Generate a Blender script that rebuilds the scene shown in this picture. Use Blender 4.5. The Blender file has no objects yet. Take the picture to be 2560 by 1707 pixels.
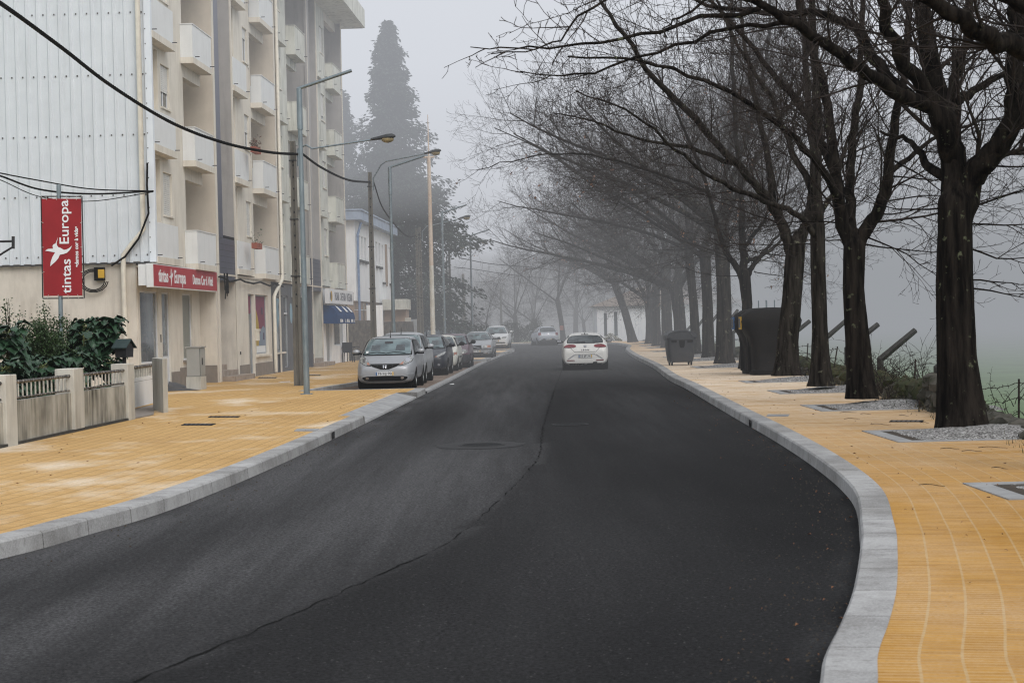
import bpy, bmesh, math, random
from mathutils import Vector, Matrix, noise
from mathutils.bvhtree import BVHTree
R = math.radians
V = Vector
scene = bpy.context.scene
COL = scene.collection
# ------------------------------------------------------------------ camera model
FPX, CX, CY, CAMZ = 4600.0, 1280.0, 853.5, 1.85
PITCH, ROLL = math.atan((853.5 - 809.0) / FPX), math.atan(0.024)
_r0, _u0 = V((1, 0, 0)), V((0, math.sin(PITCH), math.cos(PITCH)))
FWD = V((0, math.cos(PITCH), -math.sin(PITCH)))
RGT = _r0 * math.cos(ROLL) - _u0 * math.sin(ROLL)
UPV = _u0 * math.cos(ROLL) + _r0 * math.sin(ROLL)
CAM = V((0, 0, CAMZ))
def ray(px, py):
    return FWD + RGT * ((px - CX) / FPX) - UPV * ((py - CY) / FPX)
def G(px, py, z=0.0):            # survey: photo measurement -> point on a level
    d = ray(px, py); return CAM + d * ((z - CAMZ) / d.z)
def D(px, py, Y):                # survey: photo measurement -> point at a distance
    d = ray(px, py); return CAM + d * (Y / d.y)
# ------------------------------------------------------------------ mesh builder
class MB:
    def __init__(s): s.v = []; s.f = []; s.uv = None
    def add(s, verts, faces):
        n = len(s.v); s.v += [V(a) for a in verts]; s.f += [tuple(i + n for i in f) for f in faces]; return s
    def box(s, x0, x1, y0, y1, z0, z1, m=None):
        c = [(x0,y0,z0),(x1,y0,z0),(x1,y1,z0),(x0,y1,z0),(x0,y0,z1),(x1,y0,z1),(x1,y1,z1),(x0,y1,z1)]
        if m: c = [m @ V(a) for a in c]
        return s.add(c, [(0,3,2,1),(4,5,6,7),(0,1,5,4),(1,2,6,5),(2,3,7,6),(3,0,4,7)])
    def cbox(s, c, sz, m=None):
        c = V(c); return s.box(c.x-sz[0]/2, c.x+sz[0]/2, c.y-sz[1]/2, c.y+sz[1]/2, c.z-sz[2]/2, c.z+sz[2]/2, m)
    def tube(s, pts, rad, n=6, cap=True, twist=0.0):
        pts = [V(p) for p in pts]; k = len(pts)
        if not hasattr(rad, '__len__'): rad = [rad] * k
        prev = None; base = len(s.v)
        for i in range(k):
            t = (pts[min(i+1,k-1)] - pts[max(i-1,0)])
            if t.length < 1e-9: t = V((0,0,1))
            t.normalize()
            if prev is None:
                a = V((0,0,1)) if abs(t.z) < .9 else V((1,0,0)); x = t.cross(a).normalized()
            else:
                x = prev - t * prev.dot(t)
                if x.length < 1e-6: x = t.orthogonal()
                x.normalize()
            prev = x; y = t.cross(x)
            for j in range(n):
                a = 2*math.pi*j/n + twist*i
                s.v.append(pts[i] + (x*math.cos(a) + y*math.sin(a)) * rad[i])
        for i in range(k-1):
            for j in range(n):
                a = base+i*n+j; b = base+i*n+(j+1)%n
                s.f.append((a, b, b+n, a+n))
        if cap:
            s.f.append(tuple(base+j for j in range(n))[::-1]); s.f.append(tuple(base+(k-1)*n+j for j in range(n)))
        return s
    def prism(s, poly, ax, a0, a1, m=None):   # poly in the two other axes
        def P(p, a):
            q = {'x': (a, p[0], p[1]), 'y': (p[0], a, p[1]), 'z': (p[0], p[1], a)}[ax]
            return (m @ V(q)) if m else V(q)
        n = len(poly)
        return s.add([P(p, a0) for p in poly] + [P(p, a1) for p in poly],
                     [tuple(range(n))[::-1], tuple(range(n, 2*n))] + [(i, (i+1)%n, (i+1)%n+n, i+n) for i in range(n)])
    def lathe(s, prof, c=(0,0,0), n=16, axis='z', cap=False):
        c = V(c); base = len(s.v)
        for r, h in prof:
            for j in range(n):
                a = 2*math.pi*j/n; x, y = r*math.cos(a), r*math.sin(a)
                s.v.append(c + (V((x,y,h)) if axis == 'z' else V((x,h,y)) if axis == 'y' else V((h,x,y))))
        for i in range(len(prof)-1):
            for j in range(n):
                a = base+i*n+j; b = base+i*n+(j+1)%n; s.f.append((a,b,b+n,a+n))
        if cap: s.f.append(tuple(base+j for j in range(n))[::-1]); s.f.append(tuple(base+(len(prof)-1)*n+j for j in range(n)))
        return s
    def ico(s, c, r, sub=2, sq=(1,1,1), nz=0.0, seed=0):
        bm = bmesh.new(); bmesh.ops.create_icosphere(bm, subdivisions=sub, radius=1)
        c = V(c); o = V((seed*3.1, seed*1.7, seed))
        vs = []
        for v in bm.verts:
            d = v.co.normalized(); k = 1 + nz*noise.noise(d*1.7 + o)
            vs.append(c + V((d.x*sq[0], d.y*sq[1], d.z*sq[2])) * r * k)
        fs = [tuple(v.index for v in f.verts) for f in bm.faces]; bm.free()
        return s.add(vs, fs)
ORG = {}
def org(o): return ORG.get(o.name, V((0,0,0))) if o else V((0,0,0))
def build(name, mb, mat, parent=None, smooth=False, world=True, bevel=0.0, fixn=False):
    """one mesh object; coordinates are world coordinates unless world is False"""
    me = bpy.data.meshes.new(name)
    o0 = org(parent) if world else V((0,0,0))
    vs = [v - o0 for v in mb.v] if o0.length else mb.v
    me.from_pydata([tuple(v) for v in vs], [], mb.f); me.update()
    if fixn:
        bm = bmesh.new(); bm.from_mesh(me); bmesh.ops.recalc_face_normals(bm, faces=bm.faces); bm.to_mesh(me); bm.free()
    if mb.uv:
        u = me.uv_layers.new(name='UVMap')
        for l in me.loops: u.data[l.index].uv = mb.uv[l.vertex_index]
    me.materials.append(mat)
    if smooth is True: me.polygons.foreach_set('use_smooth', [True]*len(me.polygons))
    elif smooth: me.shade_smooth() if False else me.polygons.foreach_set('use_smooth', [True]*len(me.polygons)); 
    if smooth and smooth is not True: me.set_sharp_from_angle(angle=R(smooth))
    o = bpy.data.objects.new(name, me); COL.objects.link(o)
    if parent: o.parent = parent; ORG[o.name] = org(parent) if world else V((0,0,0))
    if bevel:
        b = o.modifiers.new('Bevel', 'BEVEL'); b.width = bevel; b.segments = 2; b.limit_method = 'ANGLE'; b.angle_limit = R(40)
    return o
def tag(o, label=None, cat=None, group=None, kind=None):
    if label: o['label'] = label
    if cat: o['category'] = cat
    if group: o['group'] = group
    if kind: o['kind'] = kind
    return o
def thing(name, label, cat, loc=(0,0,0), rz=0.0, group=None):
    o = bpy.data.objects.new(name, None); COL.objects.link(o); o.empty_display_size = .2
    o.location = loc; o.rotation_euler = (0,0,rz); ORG[o.name] = V(loc) if rz == 0 else V((0,0,0))
    return tag(o, label, cat, group)
def solo(name, mb, mat, label, cat, group=None, kind=None, loc=None, **k):
    if loc is not None:
        loc = V(loc); mb.v = [v - loc for v in mb.v]
    o = build(name, mb, mat, **k)
    if loc is not None: o.location = loc
    return tag(o, label, cat, group, kind)
def struct(name, mb, mat, **k): return tag(build(name, mb, mat, **k), kind='structure')
def copy_tree(o, parent=None):
    c = o.copy(); COL.objects.link(c); c.parent = parent
    for ch in list(o.children): copy_tree(ch, c)
    return c
# ------------------------------------------------------------------ materials
MAT = {}
class NT:
    def __init__(s, name):
        s.m = bpy.data.materials.new(name); s.m.use_nodes = True; s.n = s.m.node_tree.nodes; s.l = s.m.node_tree.links
        s.n.clear(); s.out = s.n.new('ShaderNodeOutputMaterial'); s.b = s.n.new('ShaderNodeBsdfPrincipled')
        s.l.new(s.b.outputs[0], s.out.inputs[0]); s.tc = s.n.new('ShaderNodeTexCoord'); MAT[name] = s.m
    def co(s, kind='Object', sc=(1,1,1), rot=(0,0,0)):
        mp = s.n.new('ShaderNodeMapping'); mp.inputs['Scale'].default_value = sc; mp.inputs['Rotation'].default_value = rot
        s.l.new(s.tc.outputs[kind], mp.inputs[0]); return mp.outputs[0]
    def noise(s, scale, co=None, det=4, rough=.55, dist=0.0):
        t = s.n.new('ShaderNodeTexNoise'); t.inputs['Scale'].default_value = scale; t.inputs['Detail'].default_value = det
        t.inputs['Roughness'].default_value = rough; t.inputs['Distortion'].default_value = dist
        s.l.new(co or s.tc.outputs['Object'], t.inputs['Vector']); return t.outputs[0]
    def ramp(s, fac, a, b, ca=(0,0,0,1), cb=(1,1,1,1)):
        r = s.n.new('ShaderNodeValToRGB'); e = r.color_ramp.elements
        e[0].position = a; e[1].position = b; e[0].color = c4(ca); e[1].color = c4(cb); s.l.new(fac, r.inputs[0]); return r.outputs[0]
    def mix(s, fac, a, b, mode='MIX'):
        m = s.n.new('ShaderNodeMix'); m.data_type = 'RGBA'; m.blend_type = mode
        for i, x in ((0, fac), (6, a), (7, b)):
            if hasattr(x, 'links') or hasattr(x, 'is_linked'): s.l.new(x, m.inputs[i])
            elif i == 0: m.inputs[0].default_value = x
            else: m.inputs[i].default_value = c4(x)
        return m.outputs[2]
    def math(s, op, a, b=0.0):
        m = s.n.new('ShaderNodeMath'); m.operation = op
        for i, x in ((0, a), (1, b)):
            if hasattr(x, 'is_linked'): s.l.new(x, m.inputs[i])
            else: m.inputs[i].default_value = x
        return m.outputs[0]
    def bump(s, h, strength=.3, dist=.02):
        b = s.n.new('ShaderNodeBump'); b.inputs['Strength'].default_value = strength; b.inputs['Distance'].default_value = dist
        s.l.new(h, b.inputs['Height']); s.l.new(b.outputs[0], s.b.inputs['Normal'])
    def col(s, x):
        if hasattr(x, 'is_linked'): s.l.new(x, s.b.inputs['Base Color'])
        else: s.b.inputs['Base Color'].default_value = c4(x)
    def set(s, rough=.8, metal=0.0, spec=.5, coat=0.0):
        s.b.inputs['Roughness'].default_value = rough; s.b.inputs['Metallic'].default_value = metal
        s.b.inputs['Specular IOR Level'].default_value = spec; s.b.inputs['Coat Weight'].default_value = coat
def c4(c): return (c[0], c[1], c[2], 1.0) if len(c) == 3 else tuple(c)
def pm(name, c, c2=None, sc=3.0, rough=.8, metal=0.0, spec=.4, coat=0.0, bump=0.0, bsc=40.0, stretch=(1,1,1), lo=.35, hi=.65):
    """plain procedural paint / plaster / metal: two tones mixed by noise, optional fine bump"""
    t = NT(name); t.set(rough, metal, spec, coat)
    c2 = c2 or tuple(x*.8 for x in c)
    co = t.co('Object', stretch)
    t.col(t.ramp(t.noise(sc, co, 5), lo, hi, c, c2))
    if bump: t.bump(t.noise(bsc, None, 3), bump, .01)
    return t.m
def M(n): return MAT[n]
BR = random.Random(7)

# asphalt
t = NT('asphalt'); t.set(.95, 0, .12)
big = t.noise(.35, t.co('Object', (1, .25, 1)), 3); fine = t.noise(60, None, 3, .7); mid = t.noise(4, None, 4)
at = t.n.new('ShaderNodeAttribute'); at.attribute_name = 'wear'
wm = t.math('MULTIPLY', at.outputs['Fac'], t.ramp(t.noise(1.6, t.co('Object', (2.2,.09,1)), 4, .6), .3, .7, (.62,)*3, (1.3,)*3))
c = t.mix(wm, (.0075,.0075,.008), (.062,.062,.064))
c = t.mix(t.math('MULTIPLY', t.ramp(big, .38, .66), .3), c, t.mix(.6, c, (.05,.05,.052)))
c = t.mix(t.math('MULTIPLY', t.ramp(mid, .42, .7), .35), c, t.mix(.5, c, (.006,.006,.006)))
g2 = t.noise(24, None, 3, .75)
gm = t.ramp(t.noise(38, None, 4, .8), .34, .68, (.30,)*3, (2.1,)*3); c = t.mix(1.0, c, gm, 'MULTIPLY'); gm = t.ramp(g2, .34, .68, (.6,)*3, (1.45,)*3); c = t.mix(1.0, c, gm, 'MULTIPLY')
vo = t.n.new('ShaderNodeTexVoronoi'); vo.inputs['Scale'].default_value = 22.0; t.l.new(t.tc.outputs['Object'], vo.inputs['Vector'])
spk = t.ramp(vo.outputs['Distance'], .13, .19, (1,1,1), (0,0,0))
c = t.mix(t.math('MULTIPLY', spk, t.ramp(t.noise(7, None, 3, .8), .50, .62)), c, (.10,.10,.097))
t.col(c); t.bump(t.noise(170, None, 2), .45, .006)
pm('asphalt_patch', (.012,.012,.013), (.022,.022,.023), 8, .75, bump=.4, bsc=160)
pm('tar', (.007,.007,.007), (.012,.012,.012), 20, .95, spec=.05)
# pavers: UV in metres (u along the kerb, v across)
def pavers(name, base, base2, mortar, dirt, dirtlo, dirthi, msize=.012, far=0):
    t = NT(name); t.set(.95, 0, .1)
    mp = t.co('UV', (1,1,1), (0,0,0))
    b = t.n.new('ShaderNodeTexBrick'); t.l.new(mp, b.inputs['Vector'])
    b.offset = .5; b.inputs['Scale'].default_value = 1.0; b.inputs['Brick Width'].default_value = .075; b.inputs['Row Height'].default_value = .21
    b.inputs['Mortar Size'].default_value = msize; b.inputs['Mortar Smooth'].default_value = .3; b.inputs['Bias'].default_value = 0
    b.inputs['Color1'].default_value = c4(base); b.inputs['Color2'].default_value = c4(base2); b.inputs['Mortar'].default_value = c4(mortar)
    n1 = t.noise(.55, t.co('Object', (1,.55,1)), 5, .6); n2 = t.noise(9, None, 4, .6); n3 = t.noise(45, None, 3, .7)
    c = t.mix(t.math('MULTIPLY', t.ramp(n2, .4, .7), .35), b.outputs[0], (base[0]*.7, base[1]*.62, base[2]*.5))
    c = t.mix(t.math('MULTIPLY', t.ramp(n3, .4, .8), .16), c, (.55,.42,.25))
    f = t.math('MULTIPLY', t.ramp(n1, dirtlo, dirthi), t.ramp(n3, .2, .6))
    if far:      # lime bloom grows further down the street
        sx_ = t.n.new('ShaderNodeSeparateXYZ'); t.l.new(t.tc.outputs['Object'], sx_.inputs[0]); mr = t.n.new('ShaderNodeMapRange'); mr.inputs[1].default_value = 16; mr.inputs[2].default_value = 48; mr.inputs[3].default_value = 0; mr.inputs[4].default_value = 1.0
        t.l.new(sx_.outputs[1], mr.inputs[0]); f = t.math('MULTIPLY', f, t.math('ADD', mr.outputs[0], .25)); f = t.math('MAXIMUM', f, t.math('MULTIPLY', mr.outputs[0], t.math('MULTIPLY', t.ramp(t.noise(1.4, t.co('Object', (.5,2,1)), 4), .22, .52), t.ramp(n2, .30, .52, (.55,)*3))))
    c = t.mix(f, c, dirt)
    st_ = t.ramp(t.noise(.33, t.co('Object', (1,.7,1)), 5, .7), .50, .68); c = t.mix(t.math('MULTIPLY', st_, .40), c, t.mix(1.0, c, (.62,.56,.50), 'MULTIPLY'))
    sp = t.ramp(t.noise(14, None, 2, .5), .70, .76); c = t.mix(t.math('MULTIPLY', sp, .7), c, (.09,.06,.035))
    su = t.n.new('ShaderNodeSeparateXYZ'); t.l.new(t.tc.outputs['UV'], su.inputs[0]); fr_ = t.math('FRACT', t.math('DIVIDE', su.outputs[0], .075))
    ln = t.ramp(t.math('ABSOLUTE', t.math('SUBTRACT', fr_, .5)), .40, .5); wv_ = t.noise(5, t.co('UV', (1,.25,1)), 3)
    f2 = t.math('FRACT', t.math('DIVIDE', su.outputs[0], .225)); l2 = t.ramp(t.math('ABSOLUTE', t.math('SUBTRACT', f2, .5)), .43, .5); l2 = t.math('MULTIPLY', l2, t.ramp(t.noise(2.2, None, 3), .42, .62)); ln = t.math('MAXIMUM', ln, t.math('MULTIPLY', l2, 1.6))
    c = t.mix(t.math('MULTIPLY', ln, t.math('MULTIPLY', wv_, .85)), c, (base[0]*.38, base[1]*.32, base[2]*.25))
    t.col(c); t.bump(b.outputs['Fac'], -.5, .008); return t.m
pavers('pavers_left', (.66,.43,.185), (.54,.335,.13), (.30,.20,.09), (.76,.68,.56), .52, .70)
pavers('pavers_right', (.50,.265,.052), (.38,.19,.035), (.47,.32,.15), (.74,.63,.50), .47, .70, .009, 1)
pavers('pavers_far', (.72,.46,.22), (.66,.42,.2), (.6,.42,.24), (.78,.62,.45), .3, .6)
pavers('pavers_bay', (.24,.185,.16), (.19,.15,.13), (.12,.1,.085), (.3,.25,.21), .5, .8)
# granite kerb, blocks one metre long
t = NT('granite'); t.set(.8, 0, .3)
b = t.n.new('ShaderNodeTexBrick'); t.l.new(t.co('UV'), b.inputs['Vector']); b.offset = 0
b.inputs['Scale'].default_value = 1; b.inputs['Brick Width'].default_value = 1.0; b.inputs['Row Height'].default_value = 6.0; b.inputs['Mortar Size'].default_value = .006
b.inputs['Color1'].default_value = c4((.39,.39,.385)); b.inputs['Color2'].default_value = c4((.28,.28,.276)); b.inputs['Mortar'].default_value = c4((.2,.2,.2))
n = t.noise(2.2, None, 5, .65); n2 = t.noise(70, None, 2); n3 = t.noise(9, t.co('Object', (1,1.6,1)), 5, .7); b.inputs['Mortar Size'].default_value = .009; b.inputs['Mortar'].default_value = (.09,.085,.08,1)
c = t.mix(t.ramp(n, .42, .72), b.outputs[0], t.mix(.7, b.outputs[0], (.13,.125,.12))); c = t.mix(t.math('MULTIPLY', t.ramp(n2, .4, .7), .35), c, (.6,.6,.6))
c = t.mix(t.math('MULTIPLY', t.ramp(n3, .54, .70), .55), c, (.14,.13,.12)); c = t.mix(t.math('MULTIPLY', t.ramp(t.noise(.7, None, 4), .48, .64), .45), c, t.mix(1.0, c, (.5,.48,.45), 'MULTIPLY')); t.col(c); t.bump(n2, .4, .006)
pm('granite_white', (.34,.345,.345), (.24,.24,.24), 3, .8, bump=.2)
pm('grass_field', (.14,.22,.09), (.11,.17,.07), .6, .95, bump=.5, bsc=12)
pm('grass_moss', (.032,.042,.013), (.020,.018,.010), 3.0, .95, bump=.8, bsc=30)
pm('soil', (.06,.045,.03), (.035,.027,.02), 4, .95, bump=.6, bsc=20)
# gravel
t = NT('gravel'); t.set(.85, 0, .3)
vo = t.n.new('ShaderNodeTexVoronoi'); vo.inputs['Scale'].default_value = 32; t.l.new(t.tc.outputs['Object'], vo.inputs['Vector'])
g = t.n.new('ShaderNodeSeparateColor'); t.l.new(vo.outputs['Color'], g.inputs[0])
c = t.ramp(g.outputs[0], 0, 1, (.15,.145,.14), (.66,.65,.63)); c = t.mix(t.ramp(vo.outputs['Distance'], .25, .75), c, (.05,.045,.04)); t.col(c); t.bump(vo.outputs['Distance'], -.9, .02)
# plasters
def plaster(name, a, b2, streak, amt, lo=.5, hi=.75, sx=6):
    t = NT(name); t.set(.9, 0, .2)
    n = t.noise(1.3, None, 5, .6); st = t.noise(sx, t.co('Object', (1,1,.07)), 4, .6); f = t.noise(50, None, 2)
    pt = t.ramp(t.noise(.9, t.co('Object', (1,1,.6)), 4, .6), .38, .66); s2 = t.noise(sx*.35, t.co('Object', (1,1,.25)), 5, .65)
    c = t.mix(t.ramp(n, .35, .7), a, b2); c = t.mix(t.math('MULTIPLY', t.math('MULTIPLY', t.ramp(st, lo, hi), pt), amt), c, streak); c = t.mix(t.math('MULTIPLY', t.ramp(s2, .52, .75), amt*.6), c, streak)
    c = t.mix(t.math('MULTIPLY', t.ramp(f, .3, .7), .12), c, tuple(x*.5 for x in a)); t.col(c); t.bump(f, .25, .006); return t.m
plaster('cream', (.73,.685,.60), (.645,.60,.52), (.40,.355,.29), .6, .46, .72)
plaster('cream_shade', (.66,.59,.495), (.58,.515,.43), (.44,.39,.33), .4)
plaster('cream_base', (.68,.63,.55), (.58,.535,.47), (.34,.30,.25), .75, .46, .72)
plaster('panel_white', (.74,.75,.745), (.69,.70,.695), (.52,.52,.50), .35, .5, .8)
plaster('panel_stained', (.66,.66,.60), (.55,.55,.49), (.24,.24,.2), .75, .45, .66)
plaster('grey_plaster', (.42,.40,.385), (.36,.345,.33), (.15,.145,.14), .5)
plaster('white_wall', (.92,.925,.93), (.85,.86,.87), (.42,.42,.42), .45)
plaster('concrete_wall', (.50,.48,.42), (.30,.285,.235), (.05,.047,.035), 1.0, .42, .58, 5)
plaster('concrete_post', (.56,.54,.48), (.44,.42,.37), (.12,.115,.095), .6, .5, .7, 6)
plaster('pole_concrete', (.17,.16,.14), (.12,.115,.10), (.05,.047,.042), .8, .42, .65, 14)
pm('plinth', (.24,.21,.18), (.19,.165,.14), 3, .85, bump=.2)
pm('step_stone', (.36,.30,.25), (.26,.21,.165), 3, .8, bump=.2)
pm('slate_tile', (.055,.055,.085), (.04,.04,.062), 5, .35, spec=.5)
pm('slate_wall', (.075,.078,.09), (.058,.06,.07), 2, .7)
pm('slate_grey', (.13,.135,.145), (.10,.105,.115), 1.5, .8)
plaster('clad', (.68,.715,.745), (.63,.665,.695), (.44,.46,.47), .45, .5, .74, 5)
pm('clad_trim', (.72,.76,.80), (.66,.70,.74), 2, .5)
pm('pipe_cream', (.70,.66,.56), (.60,.56,.48), 4, .5)
pm('screw', (.09,.085,.08), None, 5, .6)
pm('shutter', (.70,.69,.65), (.6,.59,.55), 4, .6)
pm('alu_white', (.72,.73,.74), (.62,.63,.64), 3, .4)
pm('alu_grey', (.38,.40,.42), (.3,.32,.34), 4, .4, .3)
pm('glass_dark', (.045,.055,.06), (.12,.14,.15), .9, .06, spec=.9, stretch=(1,1,.6))
pm('glass_shop', (.05,.055,.058), (.20,.22,.225), .7, .05, spec=.9, stretch=(1.5,1.5,.5))
pm('blind_green', (.17,.19,.165), (.14,.155,.135), 2, .3, spec=.6)
pm('sign_red', (.42,.035,.045), (.36,.03,.04), 2, .45)
pm('banner_red', (.30,.012,.018), (.25,.010,.015), 2.5, .55)
pm('white_paint', (.80,.80,.81), (.72,.72,.73), 4, .5)
pm('black_metal', (.016,.016,.018), (.03,.03,.032), 10, .5)
pm('rust_iron', (.035,.022,.016), (.02,.015,.012), 14, .9)
pm('rail_metal', (.045,.04,.036), (.25,.23,.2), 11, .6, lo=.5, hi=.62)
pm('rail_bar', (.50,.48,.42), (.24,.22,.19), 9, .6, lo=.5, hi=.7)
pm('galv', (.26,.31,.335), (.20,.24,.26), 6, .4, .55, stretch=(1,1,.4))
pm('lamp_case', (.028,.030,.032), (.045,.047,.05), 5, .55)
pm('lamp_lens', (.34,.27,.14), (.22,.17,.09), 5, .3)
pm('rubber', (.006,.006,.006), (.011,.011,.011), 30, .8, spec=.15)
pm('cabinet', (.33,.33,.31), (.29,.29,.27), 1.5, .6)
pm('ramp_dark', (.085,.09,.10), (.06,.065,.07), 4, .6)
pm('bin_dark', (.042,.045,.052), (.034,.037,.043), 4, .45, spec=.5)
pm('igloo', (.015,.0138,.013), (.011,.010,.0095), 2.5, .7, spec=.15)
pm('blue_paint', (.06,.15,.32), (.05,.12,.26), 5, .5)
pm('yellow_paint', (.60,.36,.04), (.5,.3,.03), 5, .5)
pm('awning', (.006,.045,.15), (.004,.03,.11), 3, .9, spec=.1)
pm('chair_plastic', (.005,.005,.006), None, 5, .6, spec=.2)
pm('steel', (.42,.42,.43), (.32,.32,.33), 6, .35, .6)
pm('blue_pipe', (.20,.28,.44), (.14,.2,.33), 6, .5)
pm('fascia_blue', (.40,.47,.58), (.30,.36,.46), 2, .6)
pm('tan_stone', (.36,.27,.2), (.30,.22,.165), 2.5, .85, bump=.3)
pm('rubble', (.13,.115,.095), (.055,.05,.042), 5, .95, bump=.9, bsc=14)
pm('stone_moss', (.085,.078,.065), (.022,.024,.012), 4, .95, bump=.8, bsc=20)
pm('old_concrete', (.055,.053,.048), (.03,.029,.026), 9, .9, bump=.5)
pm('flag_rust', (.50,.36,.26), (.62,.54,.46), 3, .7, stretch=(1,1,.3))
pm('flag_white', (.66,.65,.6), (.5,.46,.38), 4, .6, stretch=(1,1,.3))
pm('roof_tile', (.26,.21,.17), (.17,.14,.12), 6, .9, bump=.6, bsc=12)
pm('fence_blue', (.12,.16,.2), (.09,.12,.15), 3, .6)
pm('terracotta', (.35,.10,.06), (.27,.08,.05), 5, .8)
pm('iron_cover', (.016,.017,.018), (.028,.029,.031), 20, .9, spec=.1)
pm('kale_leaf', (.030,.075,.036), (.016,.042,.022), 5, .4, spec=.5)
pm('kale_stem', (.16,.19,.07), (.11,.12,.05), 9, .7)
pm('bush_leaf', (.022,.050,.016), (.040,.075,.022), 4, .5)
pm('flower_leaf', (.14,.05,.04), (.05,.06,.03), 25, .7)
pm('dry_leaf', (.19,.085,.04), (.12,.055,.03), 9, .8)
pm('leaf_pale', (.25,.145,.10), (.17,.10,.075), 9, .8)
pm('needle', (.020,.032,.024), (.034,.048,.034), 2, .8)
pm('hedge_leaf', (.05,.055,.04), (.03,.035,.025), 3, .9)
pm('dry_grass', (.24,.20,.12), (.13,.13,.07), 5, .95)
pm('plate_white', (.72,.73,.73), None, 5, .4)
pm('plate_text', (.01,.01,.012), None, 5, .5)
pm('chrome', (.6,.6,.62), (.5,.5,.52), 5, .18, 1.0)
pm('lens_clear', (.42,.42,.40), (.13,.14,.14), 22, .12, .2, spec=.8)
pm('lens_orange', (.42,.19,.13), None, 8, .25)
pm('lens_red', (.22,.012,.02), (.13,.008,.014), 9, .15, spec=.7)
pm('lens_dark', (.012,.012,.014), None, 5, .2)
pm('black_trim', (.004,.004,.004), (.008,.008,.008), 9, .6, spec=.15)
pm('grey_trim', (.05,.05,.055), (.04,.04,.044), 9, .6)
pm('rim', (.42,.43,.44), (.32,.33,.34), 8, .3, .7)
pm('underbody', (.006,.006,.006), None, 5, .9)
t = NT('car_glass'); t.set(.04, 0, .8, .0)
c = t.mix(t.ramp(t.noise(1.6, None, 3), .42, .6), (.13,.185,.195), (.055,.082,.09)); t.col(c)  # pale green base puts the reflected sky into the glass colour
t = NT('car_glass_dark'); t.set(.04, 0, .8, .0)
t.col(t.mix(t.ramp(t.noise(2.2, None, 3), .42, .6), (.028,.036,.04), (.07,.085,.09)))
def paint(name, c, metal=.0):
    t = NT(name); t.set(.3, metal, .45, .25); t.b.inputs['Coat Roughness'].default_value = .08
    n = t.noise(2.5, None, 4); dz = t.noise(7, None, 3)
    t.col(t.mix(t.math('MULTIPLY', t.ramp(n, .4, .7), .25), c, tuple(x*.72 for x in c)))
    t.l.new(t.ramp(dz, .3, .7, (.32,)*3, (.5,)*3), t.b.inputs['Roughness']); return t.m
paint('paint_silver', (.35,.36,.375), .45); paint('paint_silver_pale', (.40,.415,.43), .4); paint('paint_navy', (.010,.013,.022), .1)
paint('paint_white', (.78,.79,.79)); paint('paint_cream', (.62,.62,.56)); paint('paint_plum', (.10,.045,.065), .2); paint('paint_warm_white', (.72,.715,.69)); paint('paint_pearl', (.50,.53,.58), .2)
pm('poster_maroon', (.20,.03,.075), (.17,.028,.065), 2, .6); pm('poster_mustard', (.42,.29,.035), (.38,.26,.03), 2, .6); pm('poster_blue', (.19,.24,.31), (.17,.22,.29), 2, .6); pm('poster_plum', (.055,.035,.085), None, 2, .6)
# bark
t = NT('bark'); t.set(1, 0, .04)
n = t.noise(9, t.co('Object', (1,1,.12)), 5, .65); l = t.noise(7, None, 4, .6)
c = t.mix(t.ramp(n, .38, .64), (.004,.0036,.0032), (.026,.0215,.018)); c = t.mix(t.math('MULTIPLY', t.ramp(l, .645, .70), .8), c, (.11,.12,.075)); t.col(c); t.bump(n, .9, .03)
t = NT('bark_grey'); t.set(1, 0, .04)
n = t.noise(9, t.co('Object', (1,1,.12)), 5, .65); l = t.noise(6, None, 4, .6)
c = t.mix(t.ramp(n, .38, .64), (.008,.007,.006), (.040,.035,.030)); c = t.mix(t.math('MULTIPLY', t.ramp(l, .62, .70), .7), c, (.14,.14,.10)); t.col(c); t.bump(n, .9, .03)
pm('twig', (.042,.034,.031), (.025,.021,.019), 3, .95, spec=.1)
pm('twig_grey', (.045,.038,.036), (.03,.026,.024), 3, .95, spec=.1)
# ------------------------------------------------------------------ text
def text_mesh(s, size, align='CENTER', squeeze=1.0, bold=0.0, spacing=1.0):
    cu = bpy.data.curves.new('lettering', 'FONT'); cu.body = s; cu.size = size; cu.align_x = align; cu.align_y = 'CENTER'
    cu.extrude = 0.002; cu.offset = bold; cu.space_character = spacing; cu.resolution_u = 3
    o = bpy.data.objects.new('tmp_text', cu); COL.objects.link(o)
    dg = bpy.context.evaluated_depsgraph_get(); me = bpy.data.meshes.new_from_object(o.evaluated_get(dg))
    mb = MB(); mb.v = [V((v.co.x*squeeze, v.co.y, v.co.z)) for v in me.vertices]; mb.f = [tuple(p.vertices) for p in me.polygons]
    bpy.data.objects.remove(o); bpy.data.curves.remove(cu); bpy.data.meshes.remove(me); return mb
def frame_m(o, ex, ey):          # plane frame: origin, x direction, y direction (z = outward)
    ex = V(ex).normalized(); ey = V(ey).normalized(); ez = ex.cross(ey)
    return Matrix(((ex.x, ey.x, ez.x, o[0]), (ex.y, ey.y, ez.y, o[1]), (ex.z, ey.z, ez.z, o[2]), (0,0,0,1)))
def on(m, mb): mb.v = [m @ v for v in mb.v]; return mb
def flat(poly, th=.004):         # a flat cut-out, z = 0..th
    mb = MB(); n = len(poly)
    return mb.add([(p[0],p[1],0) for p in poly] + [(p[0],p[1],th) for p in poly], [tuple(range(n,2*n))] + [(i,(i+1)%n,(i+1)%n+n,i+n) for i in range(n)])
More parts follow.
